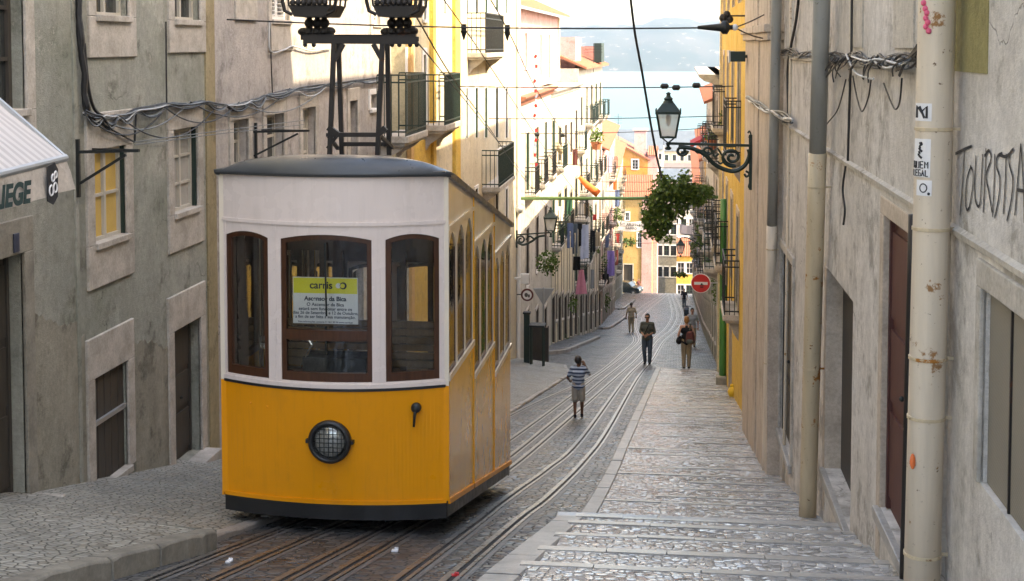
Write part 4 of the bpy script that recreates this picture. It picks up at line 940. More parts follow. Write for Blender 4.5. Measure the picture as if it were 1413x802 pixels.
for (v0, v1, mat_, un) in ((140,164,'paper',0),(188,240,'paper',0),(248,270,'paper',8)):
    u_ = 1281+un; q0 = WX(u_, v1, 1.31).z; q1 = WX(u_, v0, 1.31).z; mb = MB(); vs = []
    a0 = math.radians(186 if un == 0 else 206); a1 = math.radians(252 if un == 0 else 258)
    for z_ in (q0, q1):
        c_ = P1(z_)
        for i in range(9):
            a_ = a0+(a1-a0)*i/8; vs.append((c_.x+.0965*math.cos(a_), c_.y+.0965*math.sin(a_), z_))
    mb.add(vs, [(i,i+1,i+10,i+9) for i in range(8)]); st_ = mb.build('sticker', mat_, p1)
    # marks on the sticker
    mk = MB(); zc = (q0+q1)/2; hh = (q1-q0)
    def sp(a_, z_, rr=.0980): c_ = P1(z_); return Vector((c_.x+rr*math.cos(a_), c_.y+rr*math.sin(a_), z_))
    am = (a0+a1)/2
    if v0 == 188:
        for k_ in range(7): mk.tube([sp(am-.05+.06*math.sin(k_), q1-hh*.1-hh*.4*k_/7), sp(am+.12*math.cos(k_*2), q1-hh*.1-hh*.4*(k_+1)/7)], .006, 5)
        mk.sphere(sp(am+.05, q1-hh*.12), .009, 6, 5)
        def lett(strokes, a_s, z_s, da, dz_):
            for st__ in strokes: mk.tube([sp(a_s+x_*da, z_s+y_*dz_) for x_, y_ in st__], .0032, 4)
        Q = [[(0,0),(0,1),(.7,1),(.7,0),(0,0)],[(.5,.3),(.8,-.1)]]; U = [[(0,1),(0,0),(.7,0),(.7,1)]]; E_ = [[(.7,1),(0,1),(0,0),(.7,0)],[(0,.5),(.6,.5)]]; Mx = [[(0,0),(0,1),(.35,.5),(.7,1),(.7,0)]]
        L_ = [[(0,1),(0,0),(.7,0)]]; Gx = [[(.7,1),(0,1),(0,0),(.7,0),(.7,.5),(.4,.5)]]; A_ = [[(0,0),(.35,1),(.7,0)],[(.15,.4),(.55,.4)]]
        for i, g_ in enumerate((Q,U,E_,Mx)): lett(g_, a0+.08+i*.26, q0+hh*.24, .24, hh*.17)
        for i, g_ in enumerate((L_,E_,Gx,A_,L_)): lett(g_, a0+.06+i*.21, q0+hh*.03, .19, hh*.16)
        nm = 'lettering'
    elif v0 == 140:
        for st__ in ([(.1,.1),(.1,.9),(.5,.5),(.9,.9),(.9,.1)],[(.35,.9),(.75,.1)]): mk.tube([sp(a0+(a1-a0)*(.15+.7*x_), q0+hh*(.1+.8*y_)) for x_, y_ in st__], .007, 5)
        nm = 'lettering'
    else:
        for i in range(12): a_ = i/12*2*math.pi; b_ = (i+1)/12*2*math.pi; mk.tube([sp(am+.2*math.cos(a_), zc+.022*math.sin(a_)), sp(am+.2*math.cos(b_), zc+.022*math.sin(b_))], .003, 4)
        mk.sphere(sp(am+.3, q0+.012), .008, 5, 4); nm = 'printed_mark'
    mk.build(nm, 'ink', st_)
mb = MB()
for (v_, a_) in ((4,215),(12,222),(18,228),(25,225),(31,232),(37,226),(43,236)):
    z_ = WX(1296, v_, 1.31).z; c_ = P1(z_); mb.sphere((c_.x+.094*math.cos(R(a_)), c_.y+.094*math.sin(R(a_)), z_), .016, 7, 5)
mb.build('paint_blob', 'sticker_pink', p1)
z_ = WX(1290, 655, 1.31).z; c_ = P1(z_); MB().sphere((c_.x-.075, c_.y-.068, z_), .03, 8, 6, (.5,.5,1.4)).build('paint_blob', 'sticker_orange', p1)
p2, P2 = pipe('drainpipe with grey top and rust stained cream foot', 1133, 1114, 694, 1.24, .075, 'pipe_grey', 'pipe_rust', 207, clamps=(245,494))
p3, P3 = pipe('slim greenish grey drainpipe beside the pilasters', 1071, 1058, 638, 1.175, .062, 'pipe_grey', 'pipe_cream', 310, clamps=(330,490))
p4, P4 = pipe('bright green drainpipe on the yellow house', 1001, 997, 528, 1.22, .085, 'pipe_green', 'pipe_green', None, ztop=-4., clamps=(300,420))
MB().box(1.05,1.34,P4(-9).y-.2,P4(-9).y+.2,gz(P4(-9).y)-.1,gz(P4(-9).y)+.36).build('pipe_foot', 'stone_dark', p4, bevel=.03)
p5, P5 = pipe('thin rusty pipe standing tight against the cream sticker pipe', 1268, 1248, 790, 1.39, .03, 'pipe_cream', 'dark_metal', None, ztop=-1.0)
p6, P6_ = pipe('thin bent grey pipe high beside the far pilaster', 1092, 1082, 600, 1.30, .018, 'pipe_cream', 'pipe_cream', None, ztop=2.2)
q = G(1011,549,.1); solo('plastic_bag', MB().sphere((q.x,q.y,q.z+.13), .14, 12, 8, (.8,.9,1.0)).sphere((q.x-.02,q.y,q.z+.27), .05, 8, 6), 'flower_yellow', 'small yellow plastic bag lying at the foot of the wall', 'bag', smooth=True)
# cables
def cable(label, pts, r, mat='cable', name='cable', group=None, n=6, smooth=True): return solo(name, MB().tube(pts, r, n), mat, label, 'cable', group)
rc = random.Random(5)
def bundle(label, path, k, spread, rr, mats, name='cable_bundle', clips=None):
    root = thing(name, label, 'cables', path[0]); P = arc_pts(path, 10)
    if clips:
        for i in range(k):
            pts = []; n_ = len(path); lo_ = rc.uniform(0, spread)
            for a_, b_ in zip(path, path[1:]):
                s_ = abs(rc.gauss(.02, spread*1.6)); ja, jb = rc.uniform(-.02,.02), rc.uniform(-.02,.02); xx_ = rc.uniform(0,.03)
                for j_ in range(8): f_ = j_/8; pts.append(Vector(a_).lerp(Vector(b_), f_)+Vector((xx_, 0, lo_*.3+ja*(1-f_)+jb*f_-s_*4*f_*(1-f_))))
            pts.append(Vector(path[-1])); pts = [pts[0]]+[(p_+q_+r_)/3 for p_, q_, r_ in zip(pts, pts[1:], pts[2:])]+[pts[-1]]
            MB().tube(pts, rr*rc.uniform(.7,1.35), 6).build('strand', mats[i % len(mats)], root)
        return root
    for i in range(k):
        ph = rc.uniform(0, 6.3); f = rc.uniform(.25, .9); o = Vector((rc.uniform(0,spread*.6), 0, rc.uniform(-spread,spread)))
        pts = [p+o+Vector((.01*math.sin(j*f+ph), 0, spread*.8*math.sin(j*f*.7+ph))) for j, p in enumerate(P)]
        MB().tube(pts, rr*rc.uniform(.7,1.3), 6).build('strand', mats[i % len(mats)], root)
    return root
def onL(u, v, out=.05): p = WX(u, v, XL+out); return p
def onR(u, v, out=.05):
    s_, z = Rr1.sz(u, v); p = Rr1.p0+Rr1.d*s_+Rr1.n*out; return Vector((p.x, p.y, z))
bundle('sagging bundle of cables along the left houses below the windows', [onL(114,156), onL(140,162), onL(160,160), onL(186,152), onL(230,144), onL(282,140), onL(312,146), onL(345,140), onL(366,132), onL(405,123), onL(450,117), onL(490,112), onL(535,103)], 9, .035, .010, ['cable','cable_grey','cable','cable_grey','cable','cable_white'], clips=True)
for i, (ua, ub, va, vb, s_) in enumerate(((118,232,158,144,.26),(140,262,164,140,.2),(225,330,146,141,.22),(262,400,140,122,.28),(330,450,142,118,.25),(165,300,160,145,.3))):
    cable(('first','second','third','fourth','fifth','sixth')[i]+' slack wire drooping under the cable bundle, counted from the left', sag(onL(ua,va,.07), onL(ub,vb,.07), s_), .008, ['cable','cable_grey','cable'][i % 3], group='slack wires on the left wall')
bundle('vertical black cable bundle between the two left houses', [onL(108,-40,.05), onL(110,40,.05), onL(115,100,.05), onL(119,150,.05), onL(126,160,.05)], 5, .012, .022, ['cable'])
cable('loose black cable bowing below the vertical bundle', arc_pts([onL(116,60), onL(122,120), onL(130,150), onL(142,160)], 6), .016)
cable('thin black wire hanging from the upper window to the bundle', [onL(229,30,.03), onL(229.5,90,.03), onL(230,144,.03)], .009)
cable('thin wire drooping from the bundle beside the yellow tinted window', arc_pts([onL(130,165), onL(160,182), onL(185,196)], 6), .009)
cable('short wire hanging below the bundle over the sill', [onL(188,150,.03), onL(187,172,.03), onL(186,195,.03)], .01)
for i, (va, vb) in enumerate(((196,166),(200,172))):
    cable('pale thin wire running level over the windows, '+('upper of two' if i == 0 else 'lower of two'), [onL(186,va,.35), onL(300,va-15,.35), onL(420,vb,.35)], .005, 'cable_grey')
cable('white cable looping across the shuttered house', arc_pts([onL(372,30), onL(373,70), onL(392,69), onL(404,64), onL(430,70), onL(458,66)], 6), .012, 'cable_white')
cable('thin vertical wire beside the louvred shutter', [onL(373,30,.03), onL(374,80,.03), onL(376,130,.03)], .009)
def wall_bracket(label, us, vs, out):
    root = thing('wall_bracket', label, 'bracket', onL(*us)); a = onL(*us, .0); 
    mb = MB(); b = a+Vector((out,.0,.02)); c = a+Vector((0,0,-.32))
    mb.bar(a, b, .028); mb.bar(c, a+Vector((out*.8,0,-.02)), .025); mb.bar(a+Vector((.03,0,.12)), c+Vector((.03,0,-.1)), .035)
    mb.bar(a+Vector((0,.35,0)), b+Vector((0,.0,0)), .025); mb.build('frame', 'iron', root)
    return root
wall_bracket('rusty iron wall bracket between awning and yellow tinted window', (103,210), None, .62)
wall_bracket('rusty iron wall bracket on the house behind the tram', (350,182), None, .75)
bundle('tangle of cables along the cement wall on the right', [onR(1278,82), onR(1240,80), onR(1210,81), onR(1180,76), onR(1150,77), onR(1120,73), onR(1090,70), onR(1062,66)], 5, .045, .008, ['cable','cable','cable_grey','cable'])
for i, pp in enumerate(([(1182,75),(1195,100),(1215,108),(1222,109)],[(1190,78),(1210,84),(1230,82),(1262,90)],[(1222,84),(1240,94),(1262,88)])):
    cable(('looping','long','short')[i]+' white wire hanging off the right wall tangle', arc_pts([onR(*p,.08) for p in pp], 6), .008, 'cable_white')
tw = thing('cable_tangle', 'dark dangling clump of cut wires on the right wall', 'cables', onR(1240,85))
for i in range(26):
    u_ = rc.uniform(1160, 1274); v_ = 80; L_ = rc.uniform(8, 34)
    MB().tube(arc_pts([onR(u_,v_,.06), onR(u_-rc.uniform(-4,10),v_+L_*.5,.10), onR(u_-rc.uniform(4,22),v_+L_,.07)], 4), .006, 5).build('wire', rc.choice(['cable','cable','cable_grey']), tw)
mb = MB()
for _ in range(14): mb.tube(arc_pts([onR(1277,72,.05)+Vector((0,rc.uniform(-.05,.05),rc.uniform(-.05,.05))), onR(1266,86,.07), onR(1254+rc.uniform(-4,4),93+rc.uniform(-4,6),.06)], 4), .007, 5)
mb.build('wire', 'cable', tw)
cable('U shaped loose wire hanging low on the right wall', arc_pts([onR(1230,115), onR(1240,140), onR(1247,151), onR(1253,140), onR(1256,108)], 6), .006)
cable('zigzag loose wire hanging beside the U shaped one', arc_pts([onR(1186,105), onR(1192,135), onR(1199,154), onR(1208,135), onR(1212,110)], 6), .006)
cable('long black wire running straight down the right wall', [onR(1181,-20,.03), onR(1182,70,.04), onR(1179,150,.04), onR(1177,222,.04)], .011)
cable('thin wire curving away left of the long black wire', arc_pts([onR(1176,110), onR(1165,150), onR(1150,170), onR(1137,186)], 6), .006)
cable('short wire and loop below the string course', arc_pts([onR(1172,230,.03), onR(1168,262,.03), onR(1171,290,.03), onR(1169,310,.03)], 6), .009)
cable('black cable dropping beside the grey topped drainpipe', arc_pts([onR(1108,-20,.03), onR(1102,30,.03), onR(1091,90,.03), onR(1091,160,.03), onR(1084,168,.03)], 6), .016)
bundle('old cable bundle sloping along the narrow pilaster house', [WX(1092,167,1.26), WX(1070,157,1.16), WX(1050,148,1.1), WX(1030,134,1.1)], 6, .03, .013, ['cable_grey','cable','cable_white'])

# street lamps on scroll brackets
def lantern(root, c, h, dirx):
    # c: bottom of the glass body
    w1, w0 = h*.245, h*.155
    def ring(w, z): return [(c.x+sx*w, c.y+sy*w, c.z+z) for sx, sy in ((-1,-1),(1,-1),(1,1),(-1,1))]
    g = MB().add(ring(w0*.94,.02*h)+ring(w1*.94,.50*h), [(0,1,5,4),(1,2,6,5),(2,3,7,6),(3,0,4,7),(3,2,1,0)]); g.build('glass', 'lantern_glass', root)
    f = MB(); a, b = ring(w0, 0), ring(w1, .52*h)
    for i in range(4): f.bar(a[i], b[i], .022*h/.7); f.bar(a[i], a[(i+1) % 4], .03*h/.7); f.bar(b[i], b[(i+1) % 4], .04*h/.7)
    f.build('lantern_frame', 'iron_green', root)
    t_, u_ = ring(w1*1.08, .53*h), ring(w1*.50, .72*h)
    cp = MB().add(t_+u_, [(0,1,5,4),(1,2,6,5),(2,3,7,6),(3,0,4,7),(4,5,6,7),(3,2,1,0)])
    cp.lathe([(w1*.5,.72*h),(w1*.42,.76*h),(w1*.34,.78*h),(w1*.40,.82*h),(w1*.2,.86*h),(w1*.16,.9*h),(w1*.22,.93*h),(.004,.96*h)], c, 12)
    for q in ring(w1*1.06, .53*h): cp.bar(q, Vector(q)+Vector((0,0,.07*h)), .02)
    cp.build('lantern_roof', 'iron_green', root)
    MB().lathe([(.02,0.47*h),(.05*h,.45*h),(.06*h,.36*h),(.035*h,.26*h),(.004,.22*h)], c, 10).build('bulb', 'lamp_glass', root, smooth=True)
    MB().lathe([(w0*.3,-.28*h),(w0*.5,-.24*h),(w0*.2,-.2*h),(w0*.35,-.13*h)], c, 10).tube([(c.x,c.y,c.z-.13*h),(c.x-w0,c.y,c.z)], .012, 5).tube([(c.x,c.y,c.z-.13*h),(c.x+w0,c.y,c.z)], .012, 5).build('lantern_foot', 'iron_green', root)
def spiral(c, r0, turns, start, sgn, n=26):
    return [(c[0]+r0*(1-.82*i/n)*math.cos(start+sgn*turns*2*math.pi*i/n), c[1]+r0*(1-.82*i/n)*math.sin(start+sgn*turns*2*math.pi*i/n)) for i in range(n+1)]
def lamp(label, y, wall_x, uw, arm_v, lamp_u, lamp_vb, h, strokes, plate, flip=1):
    root = thing('street_lamp', label, 'street lamp', (wall_x, y, AT(uw, arm_v, y).z))
    c = AT(lamp_u, lamp_vb, y); lantern(root, c, h, flip)
    b = MB(); pa = AT(uw, arm_v, y); pl = AT(lamp_u, arm_v-3, y); b.bar(pa, pl, .04)
    b.bar((wall_x, y, pa.z), pa, .04)
    for st_, w_ in strokes:
        P = arc_pts([AT(u_, v_, y) for u_, v_ in st_], 5); b.tube(P, w_, 6)
    b.build('scroll_bracket', 'iron_green', root)
    p = MB(); p.bar(AT(uw, plate[0], y), AT(uw, plate[1], y), .03, .06); p.build('wall_plate', 'iron_green', root)
    return root
yl = yx(1037, 1.14)
sp1 = [(1010+15*math.cos(t_*.5+1.2)*(1-t_*.04), 217+13*math.sin(t_*.5+1.2)*(1-t_*.04)) for t_ in range(23)]
sp2 = [(941+8*math.cos(t_*.6)*(1-t_*.05), 208+7*math.sin(t_*.6)*(1-t_*.05)) for t_ in range(15)]
sp3 = [(976+8*math.cos(-t_*.6+2)*(1-t_*.05), 208+6*math.sin(-t_*.6+2)*(1-t_*.05)) for t_ in range(14)]
lamp('big green street lamp on scrolled iron arm from the right pilaster', yl, 1.14, 1036, 201, 922, 189, .72, [
    ([(936,203),(955,205),(972,213),(985,226),(1000,234),(1015,236),(1028,228),(1034,215),(1033,206)], .036), (sp1, .026), (sp2, .025), (sp3, .02), ([(992,212),(986,216),(984,210),(989,206)], .018), ([(1000,222),(994,226),(990,222)], .016), ([(958,206),(963,211),(970,207)], .018),
    ([(990,204),(996,214),(1003,224),(1014,228)], .016), ([(1033,190),(1036,186),(1034,181),(1032,184)], .014), ([(1029,236),(1034,240),(1030,244),(1027,240)], .018), ([(1036,236),(1035,250),(1033,258),(1037,262)], .014)], (186, 262))
yl2 = yx(712.5, -5.2)
sq1 = [(719+6*math.cos(t_*.6+3)*(1-t_*.05), 331+6*math.sin(t_*.6+3)*(1-t_*.05)) for t_ in range(15)]
lamp('smaller street lamp on iron scroll bracket from the white house left', yl2, -5.2, 713, 324, 760, 318, .80, [
    ([(752,325),(742,327),(734,333),(722,338),(714,334)], .04), (sq1, .03), ([(726,331),(731,326),(737,330)], .03)], (318, 342))
lamp('small far street lamp on a bracket from the right houses', 74., 1.58, 975, 326, 939, 349, .85, [([(944,327),(955,331),(965,338),(974,340)], .03)], (318, 345))
# no entry sign, mirror-like round sign, back of triangular sign, name plates
ys_ = 43.2; c_ = AT(967, 391, ys_)
sg = thing('road_sign', 'round red no entry sign held out from the right wall', 'road sign', c_)
MB().lathe([(.30,-.012),(.31,-.008),(.31,.008),(.30,.012)], c_, 36, 'y').build('disc_rim', 'paper', sg)
MB().lathe([(.285,-.017),(.285,-.0125)], c_, 36, 'y').build('red_disc', 'sign_red', sg)
MB().box(c_.x-.21,c_.x+.21,c_.y-.0225,c_.y-.0175,c_.z-.045,c_.z+.045).build('white_bar', 'paper', sg)
mk = MB().obox((c_.x+.03,c_.y-.025,c_.z-.05),(.11,.004,.03)).lathe([(.028,-.002),(.028,.002)], (c_.x+.03,c_.y-.025,c_.z-.02), 10, 'y').obox((c_.x+.03,c_.y-.025,c_.z-.115),(.10,.004,.035)); mk.build('sticker_mark', 'ink', sg)
MB().bar((c_.x,c_.y+.03,c_.z),(1.42,c_.y+.03,c_.z+.02),.035).bar((c_.x,c_.y+.03,c_.z-.3),(c_.x,c_.y+.03,c_.z+.25),.035).build('arm', 'galv', sg)
ys_ = 44.6; c_ = AT(727.5, 407, ys_)
sg = thing('round_sign', 'small round sign with brown rim on the left wall corner', 'sign', c_)
MB().lathe([(.20,-.02),(.21,0),(.20,.02)], c_, 24, 'y').build('rim', 'cloth_maroon', sg)
MB().lathe([(.15,-.026),(.15,-.021)], c_, 24, 'y').build('face', 'paper', sg)
MB().sphere((c_.x-.03,c_.y-.03,c_.z), .06, 8, 6, (1,.1,1.2)).obox((c_.x+.06,c_.y-.03,c_.z-.03),(.06,.006,.1)).build('printed_mark', 'ink_grey', sg)
MB().bar((c_.x,c_.y+.03,c_.z),(-5.2,c_.y+.03,c_.z),.03).build('arm', 'iron', sg)
c_ = AT(724, 385, 44.3)
solo('meter_box', MB().box(c_.x-.13,c_.x+.13,c_.y,c_.y+.12,c_.z-.16,c_.z+.16).box(-5.24,c_.x-.1,c_.y+.03,c_.y+.09,c_.z-.04,c_.z+.04), 'white_paint', 'white box sign fixed above the small round sign', 'box', bevel=.01)
ys_ = 47.; a0 = AT(735,398,ys_); a1 = AT(765,398,ys_); a2 = AT(750,422,ys_); g0 = AT(750,500,ys_)
sg = thing('road_sign', 'grey back of a triangular road sign on a post, left pavement', 'road sign', (a2.x, ys_, gz(ys_)))
MB().prism([(a0.x,a0.z),(a1.x,a1.z),(a2.x,a2.z)], lambda x,z: (x,ys_,z), lambda x,z: (x,ys_+.02,z)).build('plate', 'galv', sg, bevel=.01)
MB().tube([(a2.x,ys_-.03,gz(ys_)),(a2.x,ys_-.03,a0.z+.05)], .03, 8).build('post', 'galv', sg)
# dark green bollard pillar and tall table with menu stand near the left corner
ys_ = 42.5; b_ = AT(727,505,ys_); z0 = gz(ys_)+.05; zt = AT(727,433,ys_).z
sg = thing('tall_post', 'dark green square post by the left house corner', 'post', (b_.x,ys_,z0))
MB().box(b_.x-.09,b_.x+.09,ys_-.09,ys_+.09,z0-.1,zt).build('shaft', 'iron_green', sg, bevel=.01)
MB().box(b_.x-.12,b_.x+.12,ys_-.12,ys_+.12,zt,zt+.06).build('cap', 'iron', sg, bevel=.01)
ys_ = 42.; xa, xb = AT(733,450,ys_).x, AT(750,450,ys_).x; zt = AT(740,448,ys_).z
sg = thing('bar_table', 'tall dark standing table on the left pavement', 'table', ((xa+xb)/2,ys_,gz(ys_)))
MB().box(xa-.05,xb+.05,ys_-.25,ys_+.25,zt-.04,zt+.02).build('tabletop', 'iron', sg, bevel=.01)
for xx in (xa, xb):
    for yy in (ys_-.2, ys_+.2): MB().bar((xx,yy,gz(yy)),(xx,yy,zt-.04),.045).build('leg', 'iron_green', sg)
ys_ = 46.4; q = AT(745,485,ys_)
solo('wooden_screen', MB().box(q.x-.28,q.x+.28,ys_,ys_+.06,gz(ys_)+.02,AT(745,452,ys_).z).box(q.x-.30,q.x-.26,ys_-.02,ys_+.08,gz(ys_),AT(745,450,ys_).z).box(q.x+.26,q.x+.30,ys_-.02,ys_+.08,gz(ys_),AT(745,450,ys_).z), 'dark_wood', 'brown wooden screen standing behind the tall table', 'screen', bevel=.008)
# awning over the left door
aw = thing('awning', 'white shop awning with lettered valance at the left edge', 'awning', (-4.6, 10, -.9))
fr = AT(88,213,10.0); xa_ = fr.x; xw = XL
wt = WX(2,146,XL+.05); wz = -.10
r_far = 10.0; r_near = 5.6
roofm = MB(); vs = []; nn = 40
for i in range(nn+1):
    y_ = r_near+(r_far-r_near)*i/nn; wob = .008*math.sin(i*1.9); d_ = (r_far-y_)*.03
    vs += [(xw,y_,wz+wob),(xw+(xa_-xw)*.5,y_,(wz+fr.z)/2-.03+wob*1.6-d_*.5),(xa_,y_,fr.z-d_)]
roofm.add(vs, [(i*3+k,i*3+k+1,i*3+k+4,i*3+k+3) for i in range(nn) for k in range(2)])
o = roofm.build('canopy', 'awning', aw); o.modifiers.new('Solid', 'SOLIDIFY').thickness = .01
MB().tube([(xa_,r_far+.02,fr.z-.03),(xa_,r_near,fr.z-.16)], .032, 10).build('front_bar', 'galv', aw)
MB().bar((xw,r_far,wz),(xa_,r_far,fr.z-.02),.035).build('side_arm', 'galv', aw)
val = MB(); vs = []; nn = 60; zv = AT(95,262,10.0).z
for i in range(nn+1):
    y_ = r_near+(r_far-r_near)*i/nn; wob = .014*math.sin(i*1.3)+.009*math.sin(i*.53); d_ = (r_far-y_)*.03
    fl = max(0, (i-nn+6)/6)*.07
    vs += [(xa_+.02,y_,fr.z-.05-d_),(xa_+.03+wob*.6,y_+fl*.5,(fr.z+zv)/2-d_),(xa_+.045+wob,y_+fl,zv-d_)]
val.add(vs, [(i*3+k,i*3+k+1,i*3+k+4,i*3+k+3) for i in range(nn) for k in range(2)])
o = val.build('valance', 'valance', aw); o.modifiers.new('Solid', 'SOLIDIFY').thickness = .006
def on_val(u, v):
    r = ray(u, v); t_ = (xa_+.066)/r.x; return r*t_
pa = on_val(46, 262); pb = on_val(0, 280)
mid = on_val(17, 271)
text_mesh('lettering', 'LIEGE', .215, 'ink_green' if 'ink_green' in M else 'ink', o, mid+Vector((.0,0,0)), (pa-on_val(10,269)), (0,.05,1), bold=.008, shear=.1)
c_ = on_val(72, 253); bd = MB(); hexp = [(-.085,.13),(.04,.15),(.095,.09),(.085,-.11),(.01,-.16),(-.085,-.12)]
bd.prism(hexp, lambda a,b: (c_.x-.002,c_.y+a,c_.z+b-a*-.05), lambda a,b: (c_.x+.004,c_.y+a,c_.z+b+a*.05)); em = bd.build('emblem', 'ink', o)
wm = MB()
for (yy, zz, rr) in ((-.03,-.05,.032),(.035,-.035,.03),(0,.04,.022),(.045,.06,.02)):
    pts = [(c_.x+.007, c_.y+yy+rr*math.cos(a_*math.pi/6), c_.z+zz+rr*1.2*math.sin(a_*math.pi/6)) for a_ in range(13)]; wm.tube(pts, .007, 5)
wm.build('emblem_mark', 'paper', em)
# ------------------------------------------------------------------ tram
K = .2285
TY = 11.4; TX = -2.905; TZ = -4.25
tr = thing('funicular_tram', 'yellow and cream funicular tram standing on the steep street', 'tram', (TX, TY, TZ))
HW = .975; LEN = 4.42; BOW = .27
def T(x, y, z): return (TX+x, TY+y, TZ+z)
def front(x, off=0., s=1, z=2.):                # bowed end wall, s=1 uphill end facing the camera, -1 rear end; it flattens towards the skirt
    k = min(1., max(0., (z-.3)/1.05)); y = -BOW*(.55+.45*k)*(1-(x/HW)**2)+off
    return y if s == 1 else LEN-y
def sheet(z0, z1, off, th, s=1, drop=0., x0=-HW, x1=HW, n=20):
    mb = MB(); vs = []
    for i in range(n+1):
        x = x0+(x1-x0)*i/n; a = z0(x) if callable(z0) else z0; b = z1(x) if callable(z1) else z1
        vs += [T(x,front(x,off,s,a),a-drop), T(x,front(x,off,s,b),b-drop), T(x,front(x,off+th,s,b),b-drop), T(x,front(x,off+th,s,a),a-drop)]
    fs = []
    for i in range(n):
        a = i*4
        for k in range(4): fs.append((a+k, a+(k+1) % 4, a+4+(k+1) % 4, a+4+k))
    fs += [(0,1,2,3), (n*4+3,n*4+2,n*4+1,n*4)]
    return mb.add(vs, fs)
WZ0, WZ1 = 1.425, 2.625
OPEN = [(-.935,-.515), (-.395,.385), (.495,.92)]
def arch(a, b): return lambda x: WZ1+.045*(1-((x-(a+b)/2)/((b-a)/2))**2)
def end_wall(s, drop):
    sheet(.37, 1.35, 0, .04, s, drop, n=64).build('end_panel', 'orange_paint', tr)
    sheet(.35, .385, -.012, .03, s, drop).build('lower_trim', 'orange_paint', tr)
    sheet(.215, .35, -.004, .05, s, drop).build('skirt', 'black_paint', tr)
    sheet(1.35, 1.372, -.010, .05, s, drop).build('belt_strip', 'black_paint', tr)
    w = MB()
    def addsheet(*a, **k): m = sheet(*a, **k); w.add(m.v, m.f)
    edges = [-HW]+[q for o in OPEN for q in o]+[HW]
    addsheet(1.372, WZ0, 0, .045, s, drop)
    for a, b in zip(edges[0::2], edges[1::2]): addsheet(WZ0, 2.76, 0, .045, s, drop, x0=a, x1=b, n=4)
    for a, b in OPEN: addsheet(arch(a, b), 2.76, 0, .045, s, drop, x0=a, x1=b, n=12)
    w.build('window_wall', 'cream_paint', tr)
    sheet(2.76, 3.17, -.004, .05, s, drop).build('frieze', 'cream_paint', tr)
    sheet(2.745, 2.775, -.016, .04, s, drop).build('moulding', 'cream_paint', tr)
    sheet(1.375, 1.41, -.012, .03, s, drop).build('moulding', 'cream_paint', tr)
    for j, (a, b) in enumerate(OPEN):
        f = MB(); m = .042
        def fa(*q, **k): mm = sheet(*q, **k); f.add(mm.v, mm.f)
        ar = arch(a, b)
        fa(WZ0, ar, .015, .04, s, drop, x0=a, x1=a+m, n=2); fa(WZ0, ar, .015, .04, s, drop, x0=b-m, x1=b, n=2)
        fa(lambda x: ar(x)-m, ar, .015, .04, s, drop, x0=a+m, x1=b-m, n=10); fa(WZ0, WZ0+.075, .015, .04, s, drop, x0=a+m, x1=b-m, n=8)
        if j == 1: fa(1.775, 1.86, .012, .045, s, drop, x0=a+m, x1=b-m, n=8)
        wf = f.build('window_frame', 'brown_wood', tr)
        sheet(WZ0+.06, lambda x: ar(x)-.03, .034, .006, s, drop, x0=a+.03, x1=b-.03, n=12).build('window_pane', 'glass', wf)
    for xs_ in (-.455, .44, -.955, .95):
        sheet(1.38, 2.745, -.005, .01, s, drop, x0=xs_-.016, x1=xs_+.016, n=2).build('seam_strip', 'cream_paint', tr)
        rv_ = MB()
        for k_ in range(15): rv_.sphere(T(xs_, front(xs_, -.006, s), 1.44+k_*.092-drop), .0055, 6, 4)
        rv_.build('rivets', 'cream_paint', tr)
    if s == 1:
        wp = MB(); wp.tube([T(.0,front(0,-.005),2.6),T(.01,front(0,-.03),2.25),T(.012,front(0,-.02),1.99)], .008, 6); wp.build('windscreen_wiper', 'iron', tr)
end_wall(1, 0.); end_wall(-1, K*LEN)
